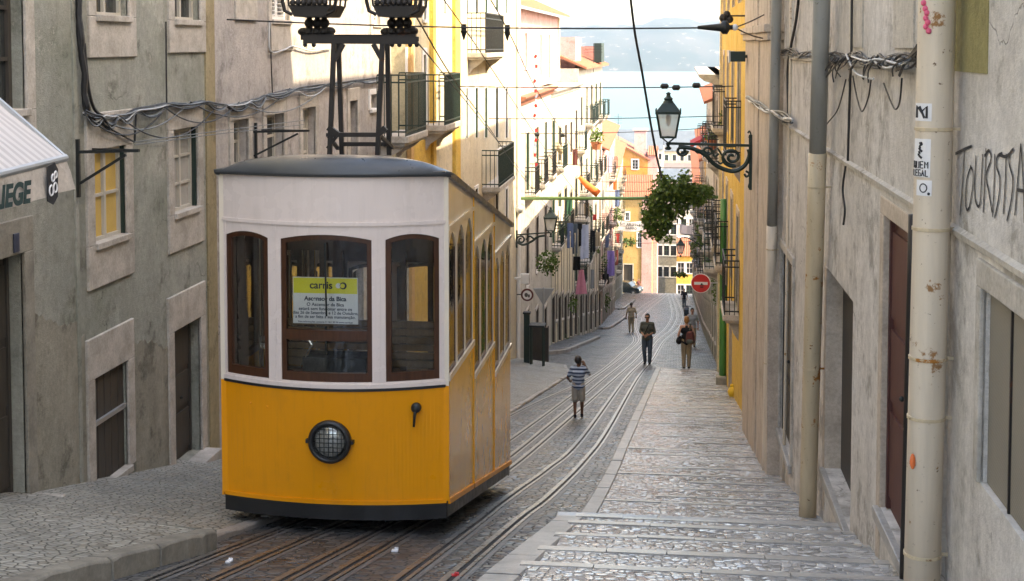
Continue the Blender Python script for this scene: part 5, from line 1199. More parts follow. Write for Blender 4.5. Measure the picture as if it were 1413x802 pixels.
# sides in three level compartments that step down the hill
CL = LEN/3
def side(sx):
    X = sx*HW; nrm = sx
    low = MB(); win = MB(); fas = MB(); trim = MB(); fr = MB()
    for i in range(3):
        y0, y1 = CL*i+.012, CL*(i+1)-.012; dr = K*CL*i
        zs, zt = WZ0-.01-dr, 2.70-dr
        bl = lambda y: .37-K*y
        te = lambda y: 3.17-K*y
        xa, xb = X-.02*nrm, X+.012*nrm
        low.prism([(y0,bl(y0)),(y1,bl(y1)),(y1,zs),(y0,zs)], lambda y,z: T(xa,y,z), lambda y,z: T(xb,y,z))
        fas.prism([(y0,zt),(y1,zt),(y1,te(y1)),(y0,te(y0))], lambda y,z: T(xa,y,z), lambda y,z: T(xb,y,z))
        MB().prism([(y0,zt-.015),(y1,zt-.015),(y1,zt+.018),(y0,zt+.018)], lambda y,z: T(xb,y,z), lambda y,z: T(xb+.016*nrm,y,z)).build('side_moulding', 'cream_side', tr)
        MB().prism([(y0,zs-.02),(y1,zs-.02),(y1,zs+.03),(y0,zs+.03)], lambda y,z: T(xb,y,z), lambda y,z: T(xb+.020*nrm,y,z)).build('side_moulding', 'cream_side', tr)
        # window band: three arched lights between posts
        ww = (y1-y0)/3; ps = .075
        for k in range(3):
            a, b = y0+ww*k+ps*.5, y0+ww*(k+1)-ps*.5
            win.prism([(y0+ww*k,zs),(a,zs),(a,zt),(y0+ww*k,zt)], lambda y,z: T(xa,y,z), lambda y,z: T(xb,y,z))
            win.prism([(b,zs),(y0+ww*(k+1),zs),(y0+ww*(k+1),zt),(b,zt)], lambda y,z: T(xa,y,z), lambda y,z: T(xb,y,z))
            r_ = (b-a)/2; sp_ = zt-.06-r_*.75; top_ = [(a+(b-a)*q/8, sp_+r_*.75*math.sin(math.pi*q/8)) for q in range(9)]
            for p, q in zip(top_, top_[1:]):
                win.prism([p, q, (q[0],zt), (p[0],zt)], lambda y,z: T(xa,y,z), lambda y,z: T(xb,y,z))
            g = MB(); ib = .022; xq, xr = X-.03*nrm, X+.006*nrm
            g.prism([(a,zs),(a+ib,zs),(a+ib,sp_),(a,sp_)], lambda y,z: T(xq,y,z), lambda y,z: T(xr,y,z)); g.prism([(b-ib,zs),(b,zs),(b,sp_),(b-ib,sp_)], lambda y,z: T(xq,y,z), lambda y,z: T(xr,y,z))
            g.prism([(a+ib,zs),(b-ib,zs),(b-ib,zs+.06),(a+ib,zs+.06)], lambda y,z: T(xq,y,z), lambda y,z: T(xr,y,z))
            wf = g.build('side_window_frame', 'brown_wood', tr)
            MB().prism([(a,zs+.01)]+[(b,zs+.01)]+top_[::-1], lambda y,z: T(X-.004*nrm,y,z), lambda y,z: T(X+.002*nrm,y,z)).build('side_window_pane', 'glass', wf)
        MB().prism([(CL*i-.012,bl(y0)),(CL*i+.012,bl(y0)),(CL*i+.012,te(y0)),(CL*i-.012,te(y0))], lambda y,z: T(xa,y,z), lambda y,z: T(xb+.012*nrm,y,z)).build('body_post', 'side_paint', tr) if i else None
    xa, xb = X-.03*nrm, X+.024*nrm
    for z0_, z1_, m_ in ((.37, 1.36, 'orange_paint'), (1.362, 3.165, 'cream_side')): MB().prism([(-.012,z0_),(.014,z0_),(.014,z1_),(-.012,z1_)], lambda y,z: T(xa,y,z), lambda y,z: T(xb,y,z)).build('corner_post', m_, tr)
    low.build('side_panel', 'side_paint', tr); win.build('side_window_wall', 'cream_side', tr); fas.build('side_fascia', 'cream_side', tr)
    MB().prism([(0,.34),(LEN,.34-K*LEN),(LEN,.385-K*LEN),(0,.385)], lambda y,z: T(X+.012*nrm,y,z), lambda y,z: T(X+.03*nrm,y,z)).build('side_sill', 'orange_paint', tr)
    MB().prism([(0,.22),(LEN,.22-K*LEN),(LEN,.34-K*LEN),(0,.34)], lambda y,z: T(X-.04*nrm,y,z), lambda y,z: T(X+.0*nrm,y,z)).build('side_skirt', 'black_paint', tr)
    MB().prism([(-.02,3.14),(LEN+.02,3.14-K*(LEN)),(LEN+.02,3.185-K*LEN),(-.02,3.185)], lambda y,z: T(X+.012*nrm,y,z), lambda y,z: T(X+.05*nrm,y,z)).build('gutter', 'roof_paint', tr)
side(1); side(-1)
# roof
rf = MB(); nu, nv = 24, 26; vs = []
for j in range(nv+1):
    v = j/nv
    for i in range(nu+1):
        x = -1.03+2.06*i/nu; xe = max(-1, min(1, x/1.03)); ya = front(x*HW/1.03)-.05; yb = LEN-front(x*HW/1.03)+.05; y = ya+(yb-ya)*v
        e = min(1, min(v, 1-v)*9.); edge = math.sin(e*math.pi/2)
        vs.append(T(x, y, 3.185-K*max(0,min(LEN,y))+.155*(1-abs(xe)**4.2)*(.45+.55*edge)*(1 if 0 < e else .0)*min(1,e*3+.0)+.0))
rf.add(vs, [(j*(nu+1)+i, j*(nu+1)+i+1, (j+1)*(nu+1)+i+1, (j+1)*(nu+1)+i) for j in range(nv) for i in range(nu)])
o = rf.build('roof', 'roof_paint', tr, smooth=True); sm = o.modifiers.new('Solid', 'SOLIDIFY'); sm.thickness = .035; sm.offset = -1
sheet(3.165, 3.19, -.04, .05).build('roof_lip', 'black_paint', tr)
# inside: floor, benches, partitions
fl = MB()
for i in range(3): fl.box(TX-.9, TX+.9, TY+CL*i+.03, TY+CL*(i+1), TZ+.62-K*CL*i, TZ+.68-K*CL*i)
fl.build('floor', 'dark_wood', tr)
for i in range(3):
    z = TZ+.68-K*CL*i
    for yy, bk in ((CL*i+.18, CL*i+.02), (CL*(i+1)-.55, CL*(i+1)-.08)):
        if i == 0 and yy < .5: continue
        b = MB()
        for k in range(5): b.box(TX-.85, TX+.85, TY+yy+k*.075, TY+yy+k*.075+.062, z+.42, z+.45)
        for k in range(6): b.box(TX-.85, TX+.85, TY+bk, TY+bk+.03, z+.5+k*.075, z+.56+k*.075)
        b.box(TX-.8,TX-.74,TY+yy,TY+yy+.36,z,z+.42).box(TX+.74,TX+.8,TY+yy,TY+yy+.36,z,z+.42)
        b.build('bench', 'bench_wood', tr)
for i in (1, 2):
    z = TZ+.68-K*CL*i; y = TY+CL*i; p = MB()
    p.box(TX-.9,TX+.9,y-.02,y+.02,z-.05,z+.78); p.box(TX-.9,TX+.9,y-.02,y+.02,z+1.93,z+2.2)
    for xx in (-.9,-.34,.28,.84): p.box(TX+xx,TX+xx+.06,y-.02,y+.02,z+.78,z+1.93)
    p.build('partition', 'brown_wood', tr)
cb = MB().box(TX-.30,TX+.26,TY+.08,TY+.36,TZ+.68,TZ+1.55).lathe([(.012,.0),(.012,.25)], (TX-.12,TY+.2,TZ+1.55), 8); cb.build('control_stand', 'iron', tr)
MB().tube([T(-.32,.12,1.46),T(-.22,.1,1.66),T(-.30,.1,1.78)], .012, 6).tube([T(-.68,.12,1.45),T(-.68,.12,1.72)], .02, 6).lathe([(.06,1.62),(.06,1.66)], T(-.62,.12,0), 10).build('brake_handle', 'chrome', tr)
ce = MB().prism([(0.05,3.12),(LEN-.05,3.12-K*LEN),(LEN-.05,3.15-K*LEN),(.05,3.15)], lambda y,z: T(-.95,y,z), lambda y,z: T(.95,y,z)); ce.build('ceiling', 'dark_wood', tr)
# headlight
hy = front(.0, z=.915); hl = MB().lathe([(.150,.0),(.182,-.005),(.185,-.05),(.165,-.075),(.140,-.06),(.138,-.0)], T(.02,hy+.01,.915), 32, 'y'); h_ = hl.build('headlight', 'black_paint', tr, smooth=True)
MB().lathe([(.14,-.02),(.12,-.04),(.07,-.058),(.004,-.064)], T(.02,hy,.915), 28, 'y').build('lens', 'lens', h_, smooth=True) if 'lens' in M else None
gd = MB()
for k in range(-3, 4):
    d_ = k*.038; L_ = math.sqrt(max(0, .142**2-d_*d_))
    gd.bar(T(.02+d_,hy-.07,.915-L_), T(.02+d_,hy-.07,.915+L_), .005); gd.bar(T(.02-L_,hy-.073,.915+d_), T(.02+L_,hy-.073,.915+d_), .005)
gd.build('wire_guard', 'iron', h_)
MB().box(TX+.02-.205,TX+.02-.18,TY+hy-.04,TY+hy+.01,TZ+.90,TZ+.93).box(TX+.02+.18,TX+.02+.205,TY+hy-.04,TY+hy+.01,TZ+.90,TZ+.93).build('bracket', 'black_paint', h_)
hx = .74; hy2 = front(hx, z=1.15)
MB().lathe([(.035,0),(.045,-.03),(.04,-.06),(.02,-.07)], T(hx,hy2,1.20), 14, 'y').tube([T(hx,hy2-.05,1.20),T(hx-.012,hy2-.05,1.13),T(hx-.018,hy2-.05,1.04)], [.018,.013,.010], 7).build('door_handle', 'black_paint', tr, smooth=True)
sc_ = MB()
for xx, zz in ((-.70,1.19),(-.54,1.18)): sc_.sphere(T(xx,front(xx, z=zz)-.002,zz), .012, 8, 5)
sc_.build('screw_head', 'orange_paint', tr)
# underframe and wheels
un = MB().prism([(.1,.22),(LEN-.1,.22-K*LEN),(LEN-.1,.45-K*LEN),(.1,.45)], lambda y,z: T(-.7,y,z), lambda y,z: T(.7,y,z)); un.build('underframe', 'black_paint', tr)
for yy in (.75, LEN-.75):
    for xx in (-.47, .36):
        o = MB().lathe([(.04,-.06),(.2,-.06),(.22,-.05),(.2,-.02),(.2,.05),(.05,.06)], (TX+xx,TY+yy,gz(TY+yy)+.225), 24, 'x').build('wheel', 'dark_metal', tr)
# current collector frame on the roof
def TP(u, v, y): return AT(u, v, y)
cf = MB(); yf_, yr_ = TY+1.05, TY+1.75
for (ut, ub, yy) in ((461,455,yf_),(528,521,yf_),(467,472,yr_),(534.5,537,yr_)):
    cf.bar(TP(ub,214,yy), TP(ut,55,yy), .042, .042)
for yy, ua, ub, v_ in ((yf_,455,522,186),(yr_,471,537,199)): cf.bar(TP(ua,v_,yy), TP(ub,v_,yy), .04)
for (ut, yy, sgn) in ((461,yf_,1),(528,yf_,-1)):
    cf.bar(TP(ut,84,yy), TP(ut+sgn*13,61,yy), .04); cf.bar(TP(ut-6*sgn-2,176,yy), TP(ut+sgn*6,186,yy), .05)
cf.bar(TP(452,186,yf_), TP(466,205,yr_), .03); cf.bar(TP(466,186,yf_), TP(452,205,yf_), .03); cf.bar(TP(523,186,yf_), TP(541,204,yr_), .03)
cf.build('collector_frame', 'dark_metal', tr)
cf = MB(); cf.bar(TP(419,55,yf_), TP(577,56,yf_), .05, .07); cf.bar(TP(421,52,yr_), TP(571,52,yr_), .05, .06)
for uu in (421, 433, 541, 551, 566, 575): cf.bar(TP(uu,54,yf_-.02), TP(uu,54,yr_+.02), .04); cf.sphere(TP(uu,62,yf_), .022, 8, 6)
cf.build('cross_beam', 'dark_metal', tr)
for uc in (438, 552):
    yy = (yf_+yr_)/2; c_ = TP(uc, 0, yy); sc = 1/1900*yy
    b = MB()
    for dx in (-11, 0, 10):
        q = TP(uc+dx, 48, yy); top = TP(uc+dx*.8, 22, yy)
        b.lathe([(.03,0),(.055,.02),(.05,.05),(.03,.07),(.05,.10),(.045,.13),(.025,.15),(.03,top.z-q.z)], q, 10)
    b.sphere(TP(uc-19,44,yy), .045, 9, 6, (1.3,1,.9)).sphere(TP(uc+17,43,yy), .045, 9, 6, (1.3,1,.9)); b.bar(TP(uc-22,51,yy), TP(uc+22,51,yy), .06)
    b.build('insulator', 'dark_metal', tr, smooth=False)
    b = MB(); z1, z0 = TP(uc,8,yy).z, TP(uc,24,yy).z; hw = 30*sc
    b.prism([(-hw,z1),(hw,z1),(hw*.72,z0),(-hw*.72,z0)], lambda x,z: (c_.x+x,yy-.30,z), lambda x,z: (c_.x+x,yy+.30,z))
    zt_ = TP(uc,-26,yy).z
    for k in range(-4, 5): b.bar((c_.x+k*hw*.24,yy-.29,z1-.01), (c_.x+k*hw*.27,yy-.31,zt_), .016); b.bar((c_.x+k*hw*.24,yy+.29,z1-.01), (c_.x+k*hw*.27,yy+.31,zt_), .016)
    for zz, g_ in ((TP(uc,-2,yy).z, 1.06), (TP(uc,-14,yy).z, 1.14)):
        for ya in (-.31, .31): b.bar((c_.x-hw*g_,yy+ya,zz), (c_.x+hw*g_,yy+ya,zz), .022)
        for xa in (-1, 1): b.bar((c_.x+xa*hw*g_,yy-.31,zz), (c_.x+xa*hw*g_,yy+.31,zz), .022)
    for sx in (-1, 1): b.tube([(c_.x+sx*hw*.8,yy-.3,z0+.02),(c_.x+sx*hw*1.15,yy-.3,(z0+z1)/2),(c_.x+sx*hw*1.25,yy-.3,z1+.03),(c_.x+sx*hw*1.35,yy-.3,zt_)], .018, 6)
    for k in range(7): b.sphere((c_.x+hw*(-.75+.25*k),yy-.31,z1+.02), .03, 7, 5)
    b.build('collector_basket', 'dark_metal', tr)
# notice behind the windscreen
nb = thing('notice_board', 'yellow and white notice board propped in the tram windscreen', 'notice', T(.08,-.16,1.9))
def onT(u, v): return AT(u, v, TY+front(.05)+.075)
a0, a1 = onT(404,382), onT(494,448)
yn = a0.y; MB().box(a0.x,a1.x,yn,yn+.012,a1.z,a0.z).build('board', 'paper', nb)
zy = onT(450,405).z; MB().box(a0.x+.006,a1.x-.006,yn-.003,yn-.0005,zy,a0.z-.006).build('header_band', 'sign_yellow', nb)
cx = (a0.x+a1.x)/2; W_ = a1.x-a0.x; X_, Z_ = (1,0,0), (0,0,1)
text_mesh('lettering', 'carris', .088, 'ink', nb, (cx-.035,yn-.004,(zy+a0.z)/2), X_, Z_, .0015)
rg = MB(); cc = Vector((cx+.155,yn-.005,(zy+a0.z)/2)); rg.lathe([(.030,-.002),(.030,.002)], cc, 20, 'y'); rg.build('logo_ring', 'ink', nb)
MB().lathe([(.019,-.003),(.019,.003)], (cc.x-.004,cc.y-.001,cc.z), 16, 'y').build('logo_dot', 'sign_yellow', nb); MB().lathe([(.022,-.002),(.022,.002)], (cc.x-.042,cc.y,cc.z), 16, 'y').build('logo_disc', 'paper', nb)
for s_, sz, v_, bo in (('Ascensor da Bica', .052, 412.5, .0016), ('O Ascensor da Bica', .040, 420.5, .0004), ('estará sem funcionar entre os', .038, 426.5, .0004), ('dias 26 de Setembro e 12 de Outubro,', .036, 432, .0004), ('a fim de ser feita a sua manutenção.', .036, 437.5, .0004), ('Para informações contacte 21 361 30 54 www.carris.pt', .021, 444.5, .0)):
    text_mesh('lettering', s_, sz, 'sign_blue', nb, (cx,yn-.003,onT(450,v_).z), X_, Z_, bo)

# ------------------------------------------------------------------ overhead wires
def wire(label, a, b, s, r=.011, grp=None, mat='cable'): return solo('overhead_wire', MB().tube(sag(a, b, s, 18), r, 5), mat, label, 'wire', grp)
ysp = yx(313, XL, 27)
spanA = wire('nearest span wire crossing the street above the tram', WX(313,27,XL), AT(1000,38,ysp), .05, .010)
sp_ = AT(1000,38,ysp)
ins = thing('insulator', 'black insulator with ring where the span wire forks at right', 'insulator', sp_)
MB().lathe([(.02,-.32),(.05,-.05),(.085,-.02),(.085,.03),(.03,.06),(.03,.1)], sp_, 10, 'x').build('body', 'iron', ins, smooth=True)
MB().sphere(sp_+Vector((.12,0,0)), .04, 8, 6).build('ring', 'paper', ins)
for lab, q in (('upper', WX(1080,4,XR)), ('lower', WX(1062,54,1.2))): wire(lab+' forked stay from the insulator to the right wall', sp_+Vector((.12,0,0)), q, .03, .009)
lineW = []
def along(pts): return [AT(u, v, y) for u, v, y in pts]
WI = [('left tram contact wire sloping down the street', [(560,-70,14),(640,38,19.7),(703,132,29),(770,232,44),(812,288,60),(855,345,95)]),
      ('right tram contact wire sloping down the street', [(640,-60,14),(700,40,19.7),(741,125,29),(790,205,44),(826,262,60),(862,330,95)]),
      ('contact wire running from the left collector basket', [(574,22,13.1),(625,108,19.7),(672,172,29),(722,245,44),(770,300,60),(840,372,95)]),
      ('second contact wire just below the left one', [(574,56,13.1),(604,92,19.7),(655,155,29),(716,232,44),(760,285,60),(835,365,95)])]
for lab, p in WI: solo('overhead_wire', MB().tube(arc_pts(along(p), 6), .009, 5), 'cable', lab, 'wire', 'wires along the street')
for i, (u_, v_, y_) in enumerate(((640,40,19.7),(700,41,19.7))):
    c_ = AT(u_, v_, y_); h_ = thing('wire_hanger', ('left' if i == 0 else 'right')+' black wire hanger on the nearest span wire', 'hanger', c_, 'wire hangers')
    MB().box(c_.x-.035,c_.x+.035,c_.y-.03,c_.y+.03,c_.z-.03,c_.z+.07).build('clamp', 'iron', h_); MB().lathe([(.05,-.03),(.03,-.09),(.008,-.16)], c_, 8).build('insulator_cone', 'iron', h_)
for i, (ua, va, ub, vb, y_) in enumerate(((548,117,1012,119,30.),(560,162,1003,160,38.),(715,184,990,176,46.),(700,222,985,232,58.),(735,248,975,250,72.),(760,262,970,262,90.),(790,312,962,308,110.),(800,335,960,333,125.))):
    nm = ('second','third','fourth','fifth','sixth','seventh','eighth','farthest')[i]
    wire(nm+' span wire across the street, counted from the camera', AT(ua,va,y_), AT(ub,vb,y_), .05+.01*i, .012 if i < 5 else .02)
for i, (u_, v_, y_) in enumerate(((917,119,30.),(933,121,30.),(961,118,30.),(741,186,46.),(776,187,46.))):
    c_ = AT(u_, v_, y_); solo('wire_insulator', MB().lathe([(.02,-.09),(.06,-.06),(.06,.06),(.02,.09)], c_, 8, 'x'), 'iron', ('first','second','third','fourth','fifth')[i]+' small black insulator strung on a span wire, nearest group first' if i < 3 else ('left' if i == 3 else 'right')+' small insulator on the fourth span wire', 'insulator', 'insulators on span wires')
solo('hanging_cable', MB().tube(arc_pts([AT(868,-20,17), AT(876,45,17.5), AT(886,100,18), AT(896,160,18.6), AT(906,215,19.2), AT(913,245,20)], 8), .016, 6), 'cable', 'thick twisted black cable hanging down past the street lamp', 'cable')
# floodlight box on the yellow wall
c_ = AT(1018,78,23.); fb = thing('floodlight', 'dark green floodlight box on the pilaster house', 'floodlight', c_)
MB().obox(c_+Vector((.0,0,0)), (.24,.3,.17)).build('housing', 'iron_green', fb, bevel=.01); MB().box(c_.x-.15,c_.x-.125,c_.y-.16,c_.y+.16,c_.z-.1,c_.z+.1).build('rim', 'galv', fb); MB().bar(c_, (1.34,c_.y,c_.z), .05).build('arm', 'iron_green', fb)
solo('bracket_ornament', MB().sphere(AT(1003,20,26), .07, 8, 6).sphere(AT(998,25,26), .08, 8, 6).sphere(AT(1007,27,26), .07, 8, 6).bar(AT(1003,22,26), (1.34,26.,AT(1003,22,26).z), .03), 'dark_metal', 'rusty iron ornament projecting beside the forked insulator', 'ornament')
# ------------------------------------------------------------------ green bar with creeper, hanging plants, pots
yg = 45.; ga, gb = AT(719,274,yg), AT(1000,272,yg)
solo('green_bar', MB().tube([ga, ga.lerp(gb,.5)-Vector((0,0,.02)), gb], .055, 10), 'bar_green', 'green pipe spanning the street from wall to wall', 'pipe', smooth=True)
cr = thing('creeper', 'leafy creeper hanging in a bushy arch over the green pipe', 'plant', AT(935,272,yg-.1)); lf = MB()
rl = random.Random(17)
for (u_, v_, ru, rv, n_) in ((925,262,24,16,330),(950,264,26,14,300),(905,280,17,18,260),(912,300,19,20,300),(905,320,12,10,110),(895,298,9,12,80),(975,262,10,8,60),(935,285,14,16,160),(893,308,5,8,30),(945,245,8,6,40),(915,247,8,7,40),(960,276,14,7,60)):
    leaves(lf, AT(u_, v_, yg-.1), (ru*yg/1900, .45, rv*yg/1900), int(n_*1.7), .15, rl, .4, .0)
lf.build('foliage', 'leaf', cr); lf = MB()
for (u_, v_, ru, rv, n_) in ((925,258,30,20,150),(960,262,22,12,90),(905,300,24,26,150),(918,326,14,8,50),(892,318,7,10,30),(975,268,10,10,40),(948,240,8,8,30),(912,243,6,8,20),(888,285,5,9,20)):
    leaves(lf, AT(u_, v_, yg-.1), (ru*yg/1900, .5, rv*yg/1900), n_, .14, rl, .5, .55)
lf.build('outer_foliage', 'leaf_light', cr)  # lighter leaves round the outside and the trailing ends
sm_ = MB()
for k in range(9): sm_.tube(arc_pts([AT(890+k*10,274,yg), AT(893+k*9,262+rl.uniform(-8,20),yg-.2), AT(900+k*7,285+rl.uniform(0,25),yg-.15)], 4), .018, 5)
sm_.build('stem', 'dark_wood', cr)
def plant(name, label, c, rad, n, size, mat='leaf', pot=None, flower=None, fl_n=20, hang=.1, grp=None, cat='plant'):
    root = thing(name, label, cat, c, grp); m_ = MB(); leaves(m_, c, rad, n, size, rl, hang, .0); m_.build('foliage', mat, root)
    if pot:
        pr_, ph_ = pot; b_ = (c[0], c[1], c[2]-rad[2]*.6-ph_)
        MB().lathe([(pr_*.65,0),(pr_*.95,ph_*.85),(pr_*1.08,ph_*.86),(pr_*1.08,ph_),(pr_*.9,ph_),(pr_*.85,ph_*.8)], b_, 14).build('pot', 'terracotta', root)
    if flower:
        f_ = MB()
        for _ in range(fl_n): f_.sphere((c[0]+rl.uniform(-1,1)*rad[0]*.8, c[1]+rl.uniform(-1,1)*rad[1]*.8, c[2]+rl.uniform(-.3,1)*rad[2]*.8), size*.35, 6, 4)
        f_.build('flower', flower, root)
    return root
y_ = 44.; plant('hanging_plant', 'round hanging plant below the smaller street lamp', AT(756,362,y_), (17*y_/1900,.35,18*y_/1900), 420, .10, hang=.3)
solo('hanging_line', MB().tube([AT(756,345,y_), AT(756,326,y_)], .012, 5), 'cable', 'thin line holding the round hanging plant on the lamp arm', 'line')
for lab, u_, v_, y_, ru, rv, n_, sz, mat, pot, fl in (
  ('red flowers in a terracotta pot on the sunlit upper balcony', 676,52,40.5,9,7,90,.07,'leaf_light',(.15,.28),'flower_red'),
  ('yellow flowers on the lower white house balcony', 690,243,43.2,9,6,70,.07,'leaf_light',(.14,.22),'flower_yellow'),
  ('spiky green pot plant above the lower white house balcony', 697,205,44.,10,12,70,.12,'leaf_light',(.15,.3),None),
  ('dark potted shrub behind the iron balcony of the yellow house', 565,160,30.,7,13,120,.08,'leaf',(.17,.3),None),
  ('green sprig hanging from a window top near the yellow pier', 638,6,37.,7,7,60,.06,'leaf_light',None,None),
  ('large pale green balcony plant against the sunlit far facade', 823,188,70.,9,13,170,.16,'leaf_light',(.3,.4),None),
  ('tall grassy plant on the yellow house upper balcony', 1006,160,41.,11,22,200,.13,'leaf_light',(.2,.35),None),
  ('broad green plant box on the right facade below the lamp arm', 985,187,52.,12,8,140,.13,'leaf_light',(.28,.4),None),
  ('dark green plants crowding the far left balcony', 768,232,63.,13,11,190,.15,'leaf',None,None),
  ('bush on a balcony under the orange cloth', 805,290,76.,14,12,190,.16,'leaf',None,None),
  ('trailing plants on the shaded balcony beside the purple towel', 832,365,84.,9,16,170,.15,'leaf',None,None),
  ('low dark shrub in front of the left doorways', 780,470,64.,6,10,120,.12,'leaf',None,None),
  ('green climber beside the pink garment on the shaded wall', 791,420,62.,6,14,110,.12,'leaf_light',None,None),
  ('hanging green basket before the bright yellow end house', 939,379,150.,9,4,120,.3,'leaf',None,None),
  ('greenery on the right balcony by the red road sign', 983,340,56.,8,10,120,.12,'leaf_light',None,None),
  ('dark creeper on the right facades beyond the green pipe', 968,318,75.,8,26,220,.17,'leaf',None,None),
  ('dull bush over the doorway of the ochre end house', 868,333,170.,10,7,150,.35,'leaf',None,None),
  ('dark climbing plant low on the right wall', 990,385,50.,8,36,240,.12,'leaf',None,None),
  ('dark ivy mass on the shaded left balconies past the laundry',818,340,80.,10,14,190,.16,'leaf',None,None),
  ('ivy hanging under the far left eaves near the banner',850,300,108.,9,16,200,.22,'leaf',None,None),
  ('dark ferns on the balcony behind the smaller street lamp',776,318,62.,8,9,130,.13,'leaf',None,None),
  ('low climbing plant at the foot of the far left houses',836,415,90.,6,16,140,.16,'leaf',None,None),
  ('green tuft on the sunlit balcony below the bunting',742,250,52.,6,8,90,.1,'leaf_light',None,None),
  ('leafy climber on the right wall above the road sign',978,362,60.,8,14,150,.13,'leaf',None,None),
  ('dark hedge like plant on the far right balconies',960,345,95.,8,14,150,.2,'leaf',None,None),
  ('second dark bush on the left balconies above the white laundry', 820,330,82.,10,12,150,.16,'leaf',None,None)):
    sc = y_/1900; plant('potted_plant' if pot else 'plant', lab, AT(u_, v_, y_), (ru*sc, min(.4, ru*sc), rv*sc), n_, sz, mat, pot, fl)
# ------------------------------------------------------------------ laundry, bunting, banners
def garment(name, label, u0, u1, v0, v1, y, mat, kind='towel', cat='laundry', tilt=0.):
    a, b = AT(u0, v0, y), AT(u1, v1, y); w = b.x-a.x; h = a.z-b.z; vs = []; nx, nz = 8, 10; ph = rl.uniform(0, 6)
    def X(s, t):
        if kind == 'shirt': ww = 1. if t < .22 else .62
        elif kind == 'cone': ww = .35+.65*t
        else: ww = 1.
        return (s-.5)*ww
    for j in range(nz+1):
        t_ = j/nz
        for i in range(nx+1):
            s_ = i/nx; fold = .05*math.sin(s_*9+ph+t_*1.5)*(.3+t_)*w*1.2
            vs.append((a.x+w*(.5+X(s_,t_))+tilt*t_*w, y+fold, a.z-h*t_-.02*h*math.sin(s_*math.pi*2)*(t_)))
    mb = MB(); fs = []
    for j in range(nz):
        for i in range(nx):
            if kind == 'trousers' and j > 2 and i in (3, 4) and j >= 3: continue
            fs.append((j*(nx+1)+i, j*(nx+1)+i+1, (j+1)*(nx+1)+i+1, (j+1)*(nx+1)+i))
    mb.add(vs, fs); o = mb.build(name, mat); m_ = o.modifiers.new('Solid', 'SOLIDIFY'); m_.thickness = .03
    return tag(o, label, cat, 'laundry hung along the left houses')
for q in (('trousers','dark jeans hanging first on the laundry rack',783,791,308,342,58,'cloth_blue','trousers'),
          ('trousers','grey blue trousers hanging second on the laundry rack',790,797,309,350,58.2,'cloth_jeans','trousers'),
          ('shirt','black shirt hanging on the laundry rack beside jeans',797,803,308,340,58.4,'cloth_black','shirt'),
          ('towel','pale blue towel hanging at the end of the laundry rack',801,812,310,357,58.6,'cloth_pale_blue','towel'),
          ('cloth','small black cloth hanging above the pink garment',791,801,354,373,59,'cloth_black','towel'),
          ('dress','pink dress hanging low on the shaded wall',794,810,372,406,60,'cloth_pink','cone'),
          ('towel','purple towel hanging on a balcony farther down',838,848,346,381,84,'cloth_purple','towel'),
          ('cloth','red cloth on the balcony under the orange strip',816,823,296,304,78,'cloth_red','towel'),
          ('shirt','blue shirt drying beside the far pink house',838,846,215,238,88,'cloth_pale_blue','shirt'),
          ('towel','grey towel hanging over a far left balcony rail',826,834,262,290,84,'cloth_grey','towel'),
          ('cloth','dark cloth hanging under the purple towel',832,840,378,392,84,'cloth_black','towel'),
          ('towel','white sheet hanging beside the far dark balcony',776,783,222,240,62,'cloth_white','towel'),
          ('cloth','maroon cloth hanging below the white sheet',790,797,206,228,66,'cloth_maroon','towel'),
          ('towel','blue towel drying near the orange end house',848,855,262,285,120,'cloth_blue','towel')):
    garment(*q)
rk = thing('laundry_rack', 'wall mounted laundry rack with iron rods on the left', 'rack', AT(783,307,58))
a, b = AT(772,307,58), AT(813,309,58.6); r_ = MB().bar(a, b, .03).bar(a+Vector((0,.35,0)), b+Vector((0,.35,0)), .03).bar((-5.2,58,a.z), a, .03).bar((-5.2,58.35,a.z), a+Vector((0,.35,0)), .03).bar((-5.2,58,a.z-.5), a.lerp(b,.5), .03); r_.build('rods', 'iron', rk)
for q in (('shirt','white shirt hanging high on the shaded facade beside the lamp',770,778,285,305,60,'cloth_white','shirt'),
          ('towel','dark green towel over a balcony rail above the jeans',782,790,276,298,64,'cloth_green','towel'),
          ('trousers','black trousers hanging past the pale blue towel',815,821,318,348,70,'cloth_black','trousers'),
          ('cloth','beige cloth hanging past the black trousers',822,828,320,340,74,'cloth_beige','towel'),
          ('shirt','dark blue shirt hanging above the purple towel',834,841,322,342,84,'cloth_blue','shirt'),
          ('towel','grey towel low on the shaded wall past the pink dress',815,820,372,398,72,'cloth_grey','towel'),
          ('shirt','red shirt far down between the balconies',850,855,322,338,120,'cloth_red','shirt'),
          ('towel','maroon towel on the far left balcony below the banner',848,853,345,366,112,'cloth_maroon','towel'),
          ('towel','khaki towel under the green pipe on the left',806,813,280,300,70,'cloth_khaki','towel'),
          ('cloth','pale blue cloth beside the balcony plants',780,786,250,268,66,'cloth_pale_blue','towel'),
          ('cloth','orange cloth near the orange end house',846,851,248,262,104,'cloth_orange','towel')): garment(*q)
